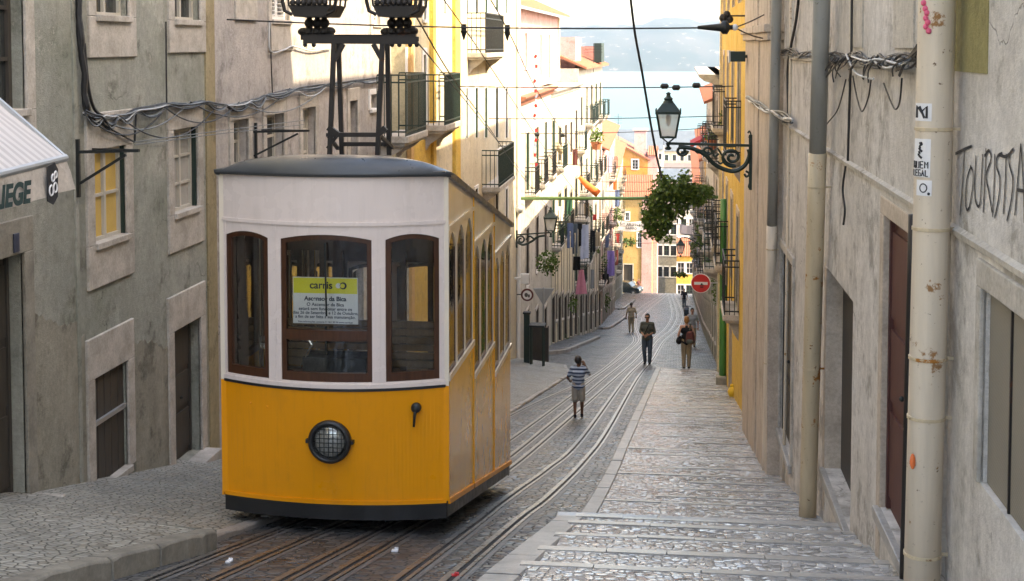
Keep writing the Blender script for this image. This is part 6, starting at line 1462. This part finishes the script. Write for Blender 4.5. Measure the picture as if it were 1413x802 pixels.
# orange windsock and bunting
a, b = AT(799,244,66), AT(826,268,66); mb = MB().tube([a, a.lerp(b,.4)+Vector((0,0,-.06)), b], [.09,.16,.20], 10); solo('cloth_banner', mb, 'cloth_orange', 'long orange cloth streaming diagonally over the street', 'cloth', smooth=True)
a, b = AT(762,182,60), AT(776,212,60); solo('cloth_banner', MB().tube([a, a.lerp(b,.5)+Vector((-.1,0,0)), b], [.06,.14,.12], 9), 'cloth_beige', 'pale folded parasol or cloth leaning off the sunlit house', 'cloth', smooth=True)
bt = thing('bunting', 'string of red, white and pale blue rags hanging down the white house', 'bunting', AT(738,78,48.5))
P = [AT(737.5+1.2*math.sin(k*.9), 78+k*6.8, 48.5) for k in range(24)]; MB().tube(P, .012, 5).build('string', 'cable_white', bt)
for i, p in enumerate(P[:-1]): MB().obox(p+Vector((.04,-.02,0)), (.09,.02,.12), Matrix.Rotation(rl.uniform(-.6,.6), 3, 'Y')).build('rag', ('cloth_red','cloth_white','cloth_red','cloth_pale_blue','cloth_white')[i % 5], bt)
for lab, u0, u1, v0, v1, y_, tx in (('white banner with dark lettering hung before the ochre end house', 853, 889, 304, 318, 118, ('BIT ARSENAL','BAIRRO')), ('pale banner hanging behind the creeper on the right', 938, 958, 309, 323, 118, ())):
    a, b = AT(u0, v0, y_), AT(u1, v1, y_); root = thing('banner', lab, 'banner', a.lerp(b,.5))
    nn = 12; mb = MB(); vs = []
    for i in range(nn+1):
        f = i/nn; vs += [(a.x+(b.x-a.x)*f, y_+.05*math.sin(f*9), a.z-.25*math.sin(f*math.pi)*.5), (a.x+(b.x-a.x)*f, y_+.05*math.sin(f*9+.5), b.z-.25*math.sin(f*math.pi)*.5)]
    mb.add(vs, [(i*2,i*2+2,i*2+3,i*2+1) for i in range(nn)]); o = mb.build('sheet', 'cloth_white', root); o.modifiers.new('Solid','SOLIDIFY').thickness = .02
    for i, s_ in enumerate(tx): text_mesh('lettering', s_, .34-.06*i, 'ink', root, ((a.x+b.x)/2, y_-.12, a.z-.36-.32*i), (1,0,-.03), (0,0,1), .004)
# air conditioner, dish lamps on the sunlit wall
for i, (u_, v_) in enumerate(((642,138),(655,132))):
    c_ = AT(u_, v_, 37.5+i); fl_ = thing('floodlight', ('left' if i == 0 else 'right')+' round grey floodlight on the sunlit white wall', 'floodlight', c_, 'floodlights')
    MB().lathe([(.03,-.12),(.13,-.08),(.15,.06),(.14,.07),(.004,.05)], c_, 14, 'y').build('shade', 'pipe_grey', fl_, smooth=True); MB().bar(c_, (-5.25,c_.y,c_.z-.05), .03).build('arm', 'iron', fl_)
for i, (u_, v_, yy) in enumerate(((716,289,44.8),(704,290,44.5))):
    c_ = AT(u_, v_, yy); fl_ = thing('floodlight', ('right' if i == 0 else 'left')+' grey globe lamp on the shaded house corner', 'floodlight', c_, 'globe lamps')
    MB().sphere(c_, .15, 12, 8).build('globe', 'galv', fl_, smooth=True); MB().bar(c_, (-5.3,c_.y,c_.z), .03).build('arm', 'iron', fl_)
sg = AT(505,162,25.); sl = thing('wall_lamp', 'green wall lamp above the tram roof on the grey house', 'lamp', sg)
MB().lathe([(.02,-.12),(.09,-.09),(.10,.05),(.03,.10)], sg, 12).build('body', 'iron_green', sl, smooth=True); MB().bar((XL,sg.y,sg.z), sg, .04).build('arm', 'iron_green', sl)

for lab, u_, vt, vb, y_ in (('thin rooftop aerial standing beside the orange end house', 853, 157, 200, 176.5), ('rooftop aerial on the rose house by the water', 819, 60, 100, 77.)):
    p_ = AT(u_, vb, y_); q_ = AT(u_, vt, y_); m_ = MB().bar(p_, q_, .05 if y_ > 100 else .03)
    for f_ in (.7, .8, .9): m_.bar(p_.lerp(q_, f_)+Vector((-.5,0,0)), p_.lerp(q_, f_)+Vector((.5,0,0)), .03 if y_ > 100 else .02)
    solo('aerial', m_, 'iron', lab, 'aerial')
# ------------------------------------------------------------------ people
def capsule(mb, a, b, ra, rb, n=12):
    a = Vector(a); b = Vector(b); d = b-a
    if d.length < 1e-5: mb.sphere(a, ra, n, 8); return
    d.normalize(); P = []; Rr = []
    for k in range(5): t_ = -math.pi/2+math.pi/2*k/4+.08*(k == 0); P.append(a+d*ra*math.sin(t_)); Rr.append(max(.002, ra*math.cos(t_)))
    for k in range(5): t_ = math.pi/2*k/4-.08*(k == 4); P.append(b+d*rb*math.sin(t_)); Rr.append(max(.002, rb*math.cos(t_)))
    mb.tube(P, Rr, n)
def blob(mb, voxel, smooth_it=3):
    me = bpy.data.meshes.new('tmp'); me.from_pydata(mb.v, [], mb.f); me.update()
    o = bpy.data.objects.new('tmp', me); COL.objects.link(o)
    m_ = o.modifiers.new('r', 'REMESH'); m_.mode = 'VOXEL'; m_.voxel_size = voxel
    s_ = o.modifiers.new('s', 'SMOOTH'); s_.iterations = smooth_it; s_.factor = .5
    bpy.context.view_layer.update()
    out = bpy.data.meshes.new_from_object(o.evaluated_get(bpy.context.evaluated_depsgraph_get()))
    bpy.data.objects.remove(o); out.polygons.foreach_set('use_smooth', [True]*len(out.polygons)); return out
def link_mesh(name, me, mats, parent):
    me.materials.clear()
    for q in mats: me.materials.append(M[q])
    o = bpy.data.objects.new(name, me); COL.objects.link(o); o.parent = parent; return o
def person(label, loc, rz, H, skin, hair, pose, shirt, trousers, shoes, sleeve='short', legs='long', hairlen='short', build=1., head_turn=0., child=False, vox=.011):
    s = H/1.75; root = thing('person', label, 'person', loc, rz=rz); ORG[root.name] = Vector((0,0,0))
    V_ = lambda p: Vector(p)*s
    hs = 1.18 if child else 1.0                       # a child's head is larger for its height
    J = dict(pelvis=(0,0,.92), waist=(0,0,1.08), chest=(0,.0,1.28), neck=(0,.0,1.46), head=(0,-.015,1.62-(.02 if child else 0)))
    for sd, sg_ in (('L',1),('R',-1)):
        J['sh'+sd] = (sg_*.165*build,0,1.405); J['hip'+sd] = (sg_*.092,0,.90)
    J.update(pose); J = {k: V_(v) for k, v in J.items()}; S_ = s
    b = MB(); bw = build
    capsule(b, J['pelvis']+V_((-.07,0,0)), J['pelvis']+V_((.07,0,0)), .105*S_*bw, .105*S_*bw); capsule(b, J['waist']+V_((-.055,0,0)), J['waist']+V_((.055,0,0)), .095*S_*bw, .095*S_*bw)
    capsule(b, J['chest']+V_((-.08*bw,0,0)), J['chest']+V_((.08*bw,0,0)), .112*S_, .112*S_); capsule(b, J['waist'], J['chest'], .11*S_*bw, .12*S_); capsule(b, J['pelvis'], J['waist'], .11*S_*bw, .105*S_*bw)
    capsule(b, J['shL'], J['shR'], .062*S_, .062*S_); capsule(b, J['chest'], J['neck'], .10*S_, .055*S_); capsule(b, J['neck'], J['head'], .056*S_, .05*S_)
    # head with jaw, nose, ears, brow
    hm = Matrix.Rotation(head_turn, 3, 'Z'); hc = J['head']; hh = S_*hs
    def hp(x, y, z): return hc+hm@(Vector((x,y,z))*hh)
    h0 = len(b.v); b.sphere(hp(0,.012,.035), .093*hh, 16, 12, (.86,1.03,1.12)); capsule(b, hp(0,-.035,-.02), hp(0,-.055,-.078), .062*hh, .036*hh)
    capsule(b, hp(0,-.088,.02), hp(0,-.108,-.022), .010*hh, .017*hh)
    for sx in (-1, 1): b.sphere(hp(sx*.085,.012,.0), .024*hh, 8, 6, (.5,.8,1.2)); capsule(b, hp(sx*.018,-.092,.036), hp(sx*.05,-.078,.038), .011*hh, .010*hh)
    capsule(b, hp(-.02,-.088,-.05), hp(.02,-.088,-.05), .009*hh, .009*hh)
    hands = {}
    for sd, sg_ in (('L',1),('R',-1)):
        sh, el, wr = J['sh'+sd], J['el'+sd], J['wr'+sd]
        capsule(b, sh, el, .052*S_, .040*S_); capsule(b, el, wr, .041*S_, .026*S_)
        d = J['hd'+sd].normalized() if 'hd'+sd in J else (wr-el).normalized()
        side_ = d.cross(Vector((0,-1,0.15))); side_ = side_.normalized() if side_.length > .1 else Vector((1,0,0)); nn_ = side_.cross(d)
        k_ = S_*(1.05 if child else 1.)
        pm = wr+d*.085*k_; capsule(b, wr, wr+d*.03*k_, .026*k_, .030*k_); 
        for q in (-1, -.33, .33, 1): capsule(b, wr+d*.02*k_+side_*q*.014*k_, pm+side_*q*.028*k_, .018*k_, .014*k_)
        for q, L_ in ((-1,.058),(-.33,.072),(.33,.076),(1,.068)):
            p0 = pm+side_*q*.028*k_; p1 = p0+(d*.9+nn_*.35)*L_*.5*k_; p2 = p1+(d*.55+nn_*.75)*L_*.5*k_
            capsule(b, p0, p1, .0105*k_, .0095*k_, 8); capsule(b, p1, p2, .0095*k_, .008*k_, 8)
        t0 = wr+d*.025*k_+side_*.026*k_; t1 = t0+(d*.6+side_*.75+nn_*.2)*.045*k_; t2 = t1+(d*.9+nn_*.35)*.032*k_
        capsule(b, t0, t1, .014*k_, .012*k_, 8); capsule(b, t1, t2, .012*k_, .009*k_, 8)
        hip, kn, an = J['hip'+sd], J['kn'+sd], J['an'+sd]
        capsule(b, hip, kn, .085*S_*bw, .056*S_); capsule(b, kn+V_((0,.008,-.06)), an, .056*S_, .036*S_); capsule(b, kn, kn+V_((0,.01,-.1)), .055*S_, .057*S_)
        toe = an+V_((0,-.15,-.045)) if 'toe'+sd not in J else J['toe'+sd]; capsule(b, an+V_((0,.03,-.045)), toe, .034*S_, .026*S_)
    me = blob(b, vox*max(.7, s)); eyes = [hp(sx*.034,-.078,.018) for sx in (-1, 1)]; mouth = hp(0,-.095,-.05)
    mi = [0]*len(me.polygons)
    for i, p in enumerate(me.polygons):
        c_ = p.center
        if any((c_-e).length < .013*hh for e in eyes): mi[i] = 1
        elif abs((c_-mouth).z) < .008*hh and (c_-mouth).length < .024*hh: mi[i] = 2
    me.polygons.foreach_set('material_index', mi)
    bo = link_mesh('body', me, [skin, 'hair_black', 'lips'], root); me.polygons.foreach_set('material_index', mi)
    # hair
    hb_ = MB(); hb_.sphere(hp(0,.022,.047), .098*hh, 16, 12, (.90,1.03,1.08))
    if hairlen == 'bob': hb_.sphere(hp(0,.05,.0), .085*hh, 12, 9, (1.0,.8,1.2))
    hm_ = blob(hb_, .012*s); bmv = [v for v in hm_.vertices]
    # cut the hair cap away from the face
    import bmesh
    bm_ = bmesh.new(); bm_.from_mesh(hm_); inv = hm.inverted()
    kill = [v for v in bm_.verts if ((inv@(v.co-hc)).y/hh < -.045 and (inv@(v.co-hc)).z/hh < .085) or ((inv@(v.co-hc)).z/hh < (-.035 if hairlen == 'short' else -.10)) or ((inv@(v.co-hc)).y/hh < -.01 and (inv@(v.co-hc)).z/hh < .02)]
    bmesh.ops.delete(bm_, geom=kill, context='VERTS'); bm_.to_mesh(hm_); bm_.free(); link_mesh('hair', hm_, [hair], root)
    # clothing follows the body
    ts = .014*S_
    if shirt:
        b = MB(); e = ts
        capsule(b, J['pelvis']+V_((-.075,0,.0)), J['pelvis']+V_((.075,0,.0)), .108*S_*bw+e*.7, .108*S_*bw+e*.7); capsule(b, J['waist']+V_((-.06,0,0)), J['waist']+V_((.06,0,0)), .10*S_*bw+e, .10*S_*bw+e)
        capsule(b, J['chest']+V_((-.08*bw,0,0)), J['chest']+V_((.08*bw,0,0)), .115*S_+e, .115*S_+e); capsule(b, J['waist'], J['chest'], .115*S_*bw+e, .12*S_+e); capsule(b, J['pelvis'], J['waist'], .115*S_*bw+e, .11*S_*bw+e)
        if sleeve != 'none': capsule(b, J['shL'], J['shR'], .064*S_+e*.8, .064*S_+e*.8)
        else:
            for sd in 'LR': capsule(b, J['chest']+V_(((.07 if sd == 'L' else -.07),0,.05)), J['sh'+sd].lerp(J['neck'],.45), .06*S_+e, .035*S_)
        capsule(b, J['chest'], J['neck'].lerp(J['chest'],.25), .105*S_+e, .06*S_+e)
        for sd in 'LR':
            sh, el, wr = J['sh'+sd], J['el'+sd], J['wr'+sd]
            if sleeve == 'short': capsule(b, sh, sh.lerp(el,.72), .056*S_+e, .052*S_+e)
            if sleeve == 'rolled': capsule(b, sh, el, .056*S_+e, .046*S_+e); capsule(b, el, el.lerp(wr,.15), .048*S_+e, .05*S_+e)
        link_mesh('shirt', blob(b, .013*max(.7,s)), [shirt], root)
    if trousers:
        b = MB(); e = ts
        capsule(b, J['pelvis']+V_((-.07,0,.02)), J['pelvis']+V_((.07,0,.02)), .108*S_*bw+e*.5, .108*S_*bw+e*.5)
        for sd in 'LR':
            hip, kn, an = J['hip'+sd], J['kn'+sd], J['an'+sd]
            capsule(b, hip, kn if legs == 'long' else hip.lerp(kn,.92), .089*S_*bw+e, (.066*S_ if legs == 'long' else .082*S_)+e)
            if legs == 'long': capsule(b, kn, an+V_((0,0,.02)), .064*S_+e*.8, .050*S_+e)
        link_mesh('trousers', blob(b, .013*max(.7,s)), [trousers], root)
    for sd in 'LR':
        an = J['an'+sd]; b = MB(); toe = an+V_((0,-.155,-.052)) if 'toe'+sd not in J else J['toe'+sd]
        capsule(b, an+V_((0,.035,-.048)), toe, .042*S_, .036*S_); capsule(b, an+V_((0,.01,-.0)), an+V_((0,-.02,-.04)), .042*S_, .046*S_)
        me = blob(b, .012*s); link_mesh('shoe', me, [shoes], root)
    return root, J, hp
# boy seen from behind, right hand raised to his mouth
q = G(798, 577); q.z = gz(q.y)
boy, J, hp = person('boy in blue striped shirt and shorts walking down between the rails', q, R(180), 1.2, 'skin_dark', 'hair_black',
    dict(elL=(.30,.02,1.14), wrL=(.26,-.14,1.02), hdL=(-.3,-.6,-.4), elR=(-.30,-.12,1.22), wrR=(-.17,-.26,1.44), hdR=(.5,-.1,.75), knL=(.10,-.03,.50), anL=(.09,.06,.09), knR=(-.10,-.05,.50), anR=(-.095,-.07,.085)),
    'cloth_stripe', 'cloth_shorts', 'cloth_black', legs='short', child=True, head_turn=R(-25), build=1.0, vox=.010)
# man in sunglasses facing the camera, hands together
q = G(893, 503); q.z = gz(q.y)
man, J, hp = person('man in sunglasses with olive shirt and jeans walking up towards the camera', q, R(-6), 1.77, 'skin_tan', 'hair_black',
    dict(elL=(.235,.05,1.12), wrL=(.09,-.20,1.06), hdL=(-1,-.25,-.1), elR=(-.235,.05,1.12), wrR=(-.09,-.22,1.04), hdR=(1,-.25,-.1), knL=(.10,-.05,.49), anL=(.085,.01,.085), knR=(-.10,-.03,.49), anR=(-.085,.07,.085)),
    'cloth_olive', 'cloth_jeans', 'cloth_black', sleeve='rolled', build=1.02, vox=.011)
b = MB(); b.obox(hp(-.038,-.094,.018), (.058,.014,.040)).obox(hp(.038,-.094,.018), (.058,.014,.040)).obox(hp(0,-.098,.026), (.03,.010,.012))
for sx in (-1, 1): b.bar(hp(sx*.066,-.09,.024), hp(sx*.088,.0,.024), .008)
b.build('sunglasses', 'iron', man, local=True)
b = MB(); b.tube(arc_pts([J['neck']+Vector((.09,-.02,-.02)), J['chest']+Vector((.03,-.145,.04)), J['waist']+Vector((-.08,-.14,.0)), J['pelvis']+Vector((-.16,-.02,.06))], 6), .014, 6); b.build('bag_strap', 'cloth_black', man, local=True)
# woman from behind, rucksack on one shoulder
q = G(947, 512); q.z = gz(q.y)+.06
wom, J, hp = person('woman in black top and khaki trousers carrying a backpack, seen from behind', q, R(176), 1.70, 'skin_light', 'hair_blond',
    dict(elL=(.26,.03,1.14), wrL=(.27,-.08,.90), elR=(-.27,.04,1.14), wrR=(-.25,-.12,.98), knL=(.09,-.03,.49), anL=(.08,.03,.085), knR=(-.085,-.05,.49), anR=(-.08,-.03,.085)),
    'cloth_black', 'cloth_khaki', 'cloth_black', sleeve='none', hairlen='bob', build=.96)
c_ = Vector((-.13,.22,1.08)); b = MB(); capsule(b, c_+Vector((-.04,0,-.12)), c_+Vector((-.03,0,.12)), .11, .09); capsule(b, c_+Vector((.05,0,-.12)), c_+Vector((.04,0,.11)), .10, .08)
bp = thing('backpack', 'maroon and green backpack on the back of the woman in black', 'backpack', q, rz=R(176)); ORG[bp.name] = Vector((0,0,0))
link_mesh('bag_body', blob(b, .014), ['cloth_maroon'], bp)
b = MB(); capsule(b, c_+Vector((-.04,.10,-.12)), c_+Vector((.05,.10,-.12)), .075, .075); link_mesh('pocket', blob(b, .012), ['cloth_olive'], bp)
MB().tube(arc_pts([c_+Vector((.02,-.02,.22)), Vector((-.12,.06,1.46)), Vector((-.13,-.10,1.40)), Vector((-.16,-.11,1.2))], 6), .022, 6).build('shoulder_strap', 'cloth_olive', bp, local=True)
hb2 = thing('bag', 'small dark shoulder bag at the left hip of the woman', 'bag', q, rz=R(176)); ORG[hb2.name] = Vector((0,0,0))
b = MB(); capsule(b, Vector((.22,-.02,.98)), Vector((.24,.04,.90)), .085, .10); link_mesh('bag_body', blob(b, .014), ['cloth_black'], hb2)
solo_ = MB().obox((.28,-.13,.79), (.02,.09,.18)); pb_ = thing('paper', 'folded white paper in the left hand of the woman', 'paper', q, rz=R(176)); ORG[pb_.name] = Vector((0,0,0)); solo_.build('sheet', 'paper', pb_, local=True)
# man in grey t-shirt beyond her
q = G(955, 479); q.z = gz(q.y)
gm_, J, hp = person('man in grey t-shirt walking behind the woman with the backpack', q, R(12), 1.76, 'skin_tan', 'hair_black',
    dict(elL=(.27,.04,1.13), wrL=(.25,-.05,.88), elR=(-.27,.03,1.13), wrR=(-.26,-.10,.90), knL=(.09,-.06,.49), anL=(.085,-.05,.085), knR=(-.09,-.03,.49), anR=(-.085,.10,.09)), 'cloth_grey', 'cloth_khaki', 'cloth_black', vox=.013)
# man in beige walking away
q = G(871, 459); q.z = gz(q.y)
person('man in all beige clothes walking away down the middle of the road', q, R(190), 1.72, 'skin_dark', 'hair_black',
    dict(elL=(.28,.06,1.13), wrL=(.30,.0,.88), elR=(-.28,.04,1.13), wrR=(-.29,-.08,.89), knL=(.09,-.05,.49), anL=(.08,-.08,.085), knR=(-.09,-.03,.49), anR=(-.08,.12,.09)), 'cloth_beige', 'cloth_beige', 'cloth_black', build=1.06, vox=.013)
for lab, u_, v_, top, leg, rr in (('distant figure in dark clothes beside the parked car', 881, 403, 'cloth_maroon', 'cloth_black', 20), ('distant figure in pale top left of the dark figure', 874, 402, 'cloth_grey', 'cloth_jeans', 160)):
    q = AT(u_, v_, 167 if rr == 20 else 165.5); q.z = gz(q.y)
    person(lab, q, R(rr), 1.72, 'skin_tan', 'hair_black', dict(elL=(.27,.04,1.13), wrL=(.25,-.05,.88), elR=(-.27,.03,1.13), wrR=(-.26,-.10,.90), knL=(.09,-.06,.49), anL=(.085,-.05,.085), knR=(-.09,-.03,.49), anR=(-.085,.10,.09)), top, leg, 'cloth_black', vox=.018)
# two figures in the shade by the right wall, far down
q = AT(944, 424, 118); q.z = gz(q.y)
person('distant person in black standing in the shade below the road sign', q, R(0), 1.72, 'skin_tan', 'hair_black', dict(elL=(.27,.04,1.13), wrL=(.25,-.05,.88), elR=(-.27,.03,1.13), wrR=(-.26,-.10,.90), knL=(.09,-.06,.49), anL=(.085,-.05,.085), knR=(-.09,-.03,.49), anR=(-.085,.10,.09)), 'cloth_black', 'cloth_jeans', 'cloth_black', vox=.018)
# ------------------------------------------------------------------ parked car
def car(label, loc, rz, paint='car_paint'):
    root = thing('parked_car', label, 'car', loc, rz=rz); ORG[root.name] = Vector((0,0,0))
    L_, W_ = 4.1, .82
    prof = [(-2.05,.35),(-2.05,.72),(-1.95,.86),(-1.75,.93),(-1.62,1.0),(-1.3,1.38),(-.9,1.46),(.3,1.46),(.65,1.40),(1.15,.98),(1.75,.88),(2.0,.74),(2.06,.5),(2.05,.32)]
    low = [p if p[1] < 1.01 else (p[0], min(p[1], .98)) for p in prof]
    b = MB(); ys = [(-W_,.0),(-W_*.99,.03),(W_*.99,.03),(W_,0)]
    b.prism([(x, min(z,.96)) for x, z in prof]+[(1.75,.22),(-1.75,.22)], lambda x,z: (x,-W_,z), lambda x,z: (x,W_,z))
    o = b.build('body', paint, root, local=True, bevel=.06)
    cb_ = MB(); g = [(-1.62,.95),(-1.28,1.37),(-.9,1.45),(.3,1.45),(.64,1.39),(1.13,.95)]
    n = len(g); cb_.add([(x,-W_*.97+(z-.95)*.28,z) for x, z in g]+[(x,W_*.97-(z-.95)*.28,z) for x, z in g], [tuple(range(n)), tuple(range(n,2*n))[::-1]]+[(i,i+n,i+1+n,i+1) for i in range(n-1)]+[(n-1,2*n-1,n,0)])
    cb_.build('cabin', paint, root, local=True, bevel=.03)
    for sy in (-1, 1):
        w_ = MB(); yy = lambda z: sy*(W_*.97-(z-.95)*.28+.004)
        for a0_, a1_, b0_, b1_ in ((-1.42,-.62,-1.18,-.62),(-.55,.22,-.55,.22),(.28,.92,.28,.60)):
            w_.add([(a0_,yy(1.0),1.0),(a1_,yy(1.0),1.0),(b1_,yy(1.36),1.36),(b0_,yy(1.36),1.36)], [(0,1,2,3)])
        w_.build('side_window', 'pane_dark', root, local=True)
    MB().add([(1.14,-.7,.985),(1.14,.7,.985),(.68,.62,1.385),(.68,-.62,1.385)], [(0,1,2,3)]).build('windscreen', 'pane_dark', root, local=True)
    MB().add([(-1.62,-.7,1.0),(-1.62,.7,1.0),(-1.31,.62,1.365),(-1.31,-.62,1.365)], [(3,2,1,0)]).build('rear_window', 'pane_dark', root, local=True)
    for xx in (-1.3, 1.3):
        for sy in (-1, 1):
            w_ = MB().lathe([(.14,-.1),(.30,-.1),(.315,-.07),(.315,.07),(.30,.1),(.14,.1)], (xx,sy*.76,.315), 22, 'y').build('wheel', 'rubber', root, local=True)
            MB().lathe([(.17,-.104),(.17,.104)], (xx,sy*.76,.315), 18, 'y').build('rim', 'chrome', w_, local=True)
    for sy in (-1, 1): MB().obox((2.03,sy*.6,.66), (.06,.3,.14)).build('headlight', 'lamp_glass', root, local=True, bevel=.02); MB().obox((-2.04,sy*.66,.72), (.05,.2,.18)).build('tail_light', 'lamp_red', root, local=True, bevel=.02)
    MB().box(2.02,2.09,-.78,.78,.34,.48).build('bumper', 'rubber', root, local=True, bevel=.02); MB().box(-2.09,-2.02,-.78,.78,.34,.5).build('bumper', 'rubber', root, local=True, bevel=.02)
    return root
q = AT(862, 405, 163); q.z = gz(163)-.02
cobj = car('dark hatchback parked across the end of the street', q, R(-14))
sc_ = thing('motor_scooter', 'dark scooter parked by the right wall beyond the road sign', 'scooter', (AT(947,440,98).x, 98, gz(98))); bx = AT(947,440,98).x; z0 = gz(98)
for yy in (97.4, 98.6): MB().lathe([(.1,-.05),(.22,-.05),(.24,0),(.22,.05),(.1,.05)], (bx,yy,z0+.24), 18, 'x').build('wheel', 'rubber', sc_)
b = MB(); b.prism([(97.3,.45),(97.35,.8),(97.5,.95),(97.62,.9),(97.6,.5),(97.75,.32),(98.2,.32),(98.3,.6),(98.9,.68),(98.95,.5),(98.7,.35),(97.8,.22)], lambda y,z: (bx-.17,y,z0+z), lambda y,z: (bx+.17,y,z0+z)); b.build('body', 'car_paint', sc_, bevel=.04)
MB().box(bx-.15,bx+.15,98.2,98.95,z0+.70,z0+.80).build('seat', 'rubber', sc_, bevel=.03); MB().bar((bx-.32,97.55,z0+1.02),(bx+.32,97.55,z0+1.02),.035).bar((bx,97.5,z0+.9),(bx,97.55,z0+1.02),.05).build('handlebar', 'iron', sc_)

# small litter on the road
lr = random.Random(9)
for lab, u_, v_, mat in (('small white scrap of paper on the road left of the rails', 316, 777, 'paper'), ('tiny red wrapper beside the right rail in front', 628, 796, 'sign_red'), ('small white scrap between the rails under the tram', 545, 762, 'paper'), ('white scrap by the left pavement edge behind the kerb end', 270, 658, 'paper')):
    q = G(u_, v_, .0 if u_ != 270 else .05); q.z += .012
    solo('litter', MB().obox(q, (.05,.035,.012), Matrix.Rotation(lr.uniform(0,3), 3, 'Z')).obox(q+Vector((.01,.01,.012)), (.03,.02,.01), Matrix.Rotation(lr.uniform(0,3), 3, 'X')), mat, lab, 'litter')

# ------------------------------------------------------------------ haze, light, camera
hz = NT('haze'); hz.n.remove(hz.bsdf)
pv = hz.add('ShaderNodeVolumePrincipled', inp={'Density':HAZE,'Anisotropy':.1}); pv.inputs['Color'].default_value = (.62,.80,1.0,1)
hz.ln(pv.outputs[0], hz.out.inputs['Volume'])
if HAZE > 0: struct('haze', MB().box(-2000,2000,-70,4000,-62,75), hz.m); bpy.data.objects['haze']['kind'] = 'stuff'
SUN_EL, SUN_AZ = 42., 14.         # azimuth: degrees behind the +x direction, towards the camera
el, az = R(SUN_EL), R(SUN_AZ)
sd = Vector((math.cos(el)*math.cos(az), -math.cos(el)*math.sin(az), math.sin(el)))
ld = bpy.data.lights.new('sun', 'SUN'); ld.energy = SUN_E; ld.angle = R(.55); ld.color = (1., .93, .80)
lo = bpy.data.objects.new('sun', ld); COL.objects.link(lo); lo.rotation_euler = (-sd).to_track_quat('-Z', 'Y').to_euler()
w = bpy.data.worlds.new('World'); scene.world = w; w.use_nodes = True
sk = w.node_tree.nodes.new('ShaderNodeTexSky'); sk.sky_type = 'NISHITA'; sk.sun_disc = False; sk.sun_elevation = el; sk.sun_rotation = math.atan2(sd.x, sd.y); sk.air_density = 1.; sk.dust_density = 2.2; sk.ozone_density = 1.
bg = w.node_tree.nodes['Background']; bg.inputs[1].default_value = SKY; w.node_tree.links.new(sk.outputs[0], bg.inputs[0])
cd = bpy.data.cameras.new('camera'); cam = bpy.data.objects.new('camera', cd); COL.objects.link(cam); scene.camera = cam
cd.sensor_width = 36; cd.lens = F/1413*36; cd.shift_x = 0; cd.shift_y = -(401-V0)/1413; cd.clip_start = .1; cd.clip_end = 12000
cam.rotation_euler = (math.pi/2-PITCH, 0, YAW)
scene.view_settings.use_white_balance = True; scene.view_settings.white_balance_temperature = 8200; scene.view_settings.white_balance_tint = 12; scene.view_settings.view_transform = 'Standard'; scene.view_settings.look = 'None'; scene.view_settings.exposure = EXPO; scene.view_settings.gamma = 1; scene.view_settings.use_curve_mapping = False
scene.cycles.max_bounces = 8; scene.cycles.diffuse_bounces = 5; scene.cycles.transparent_max_bounces = 16; scene.cycles.volume_bounces = 0; scene.cycles.sample_clamp_indirect = 6
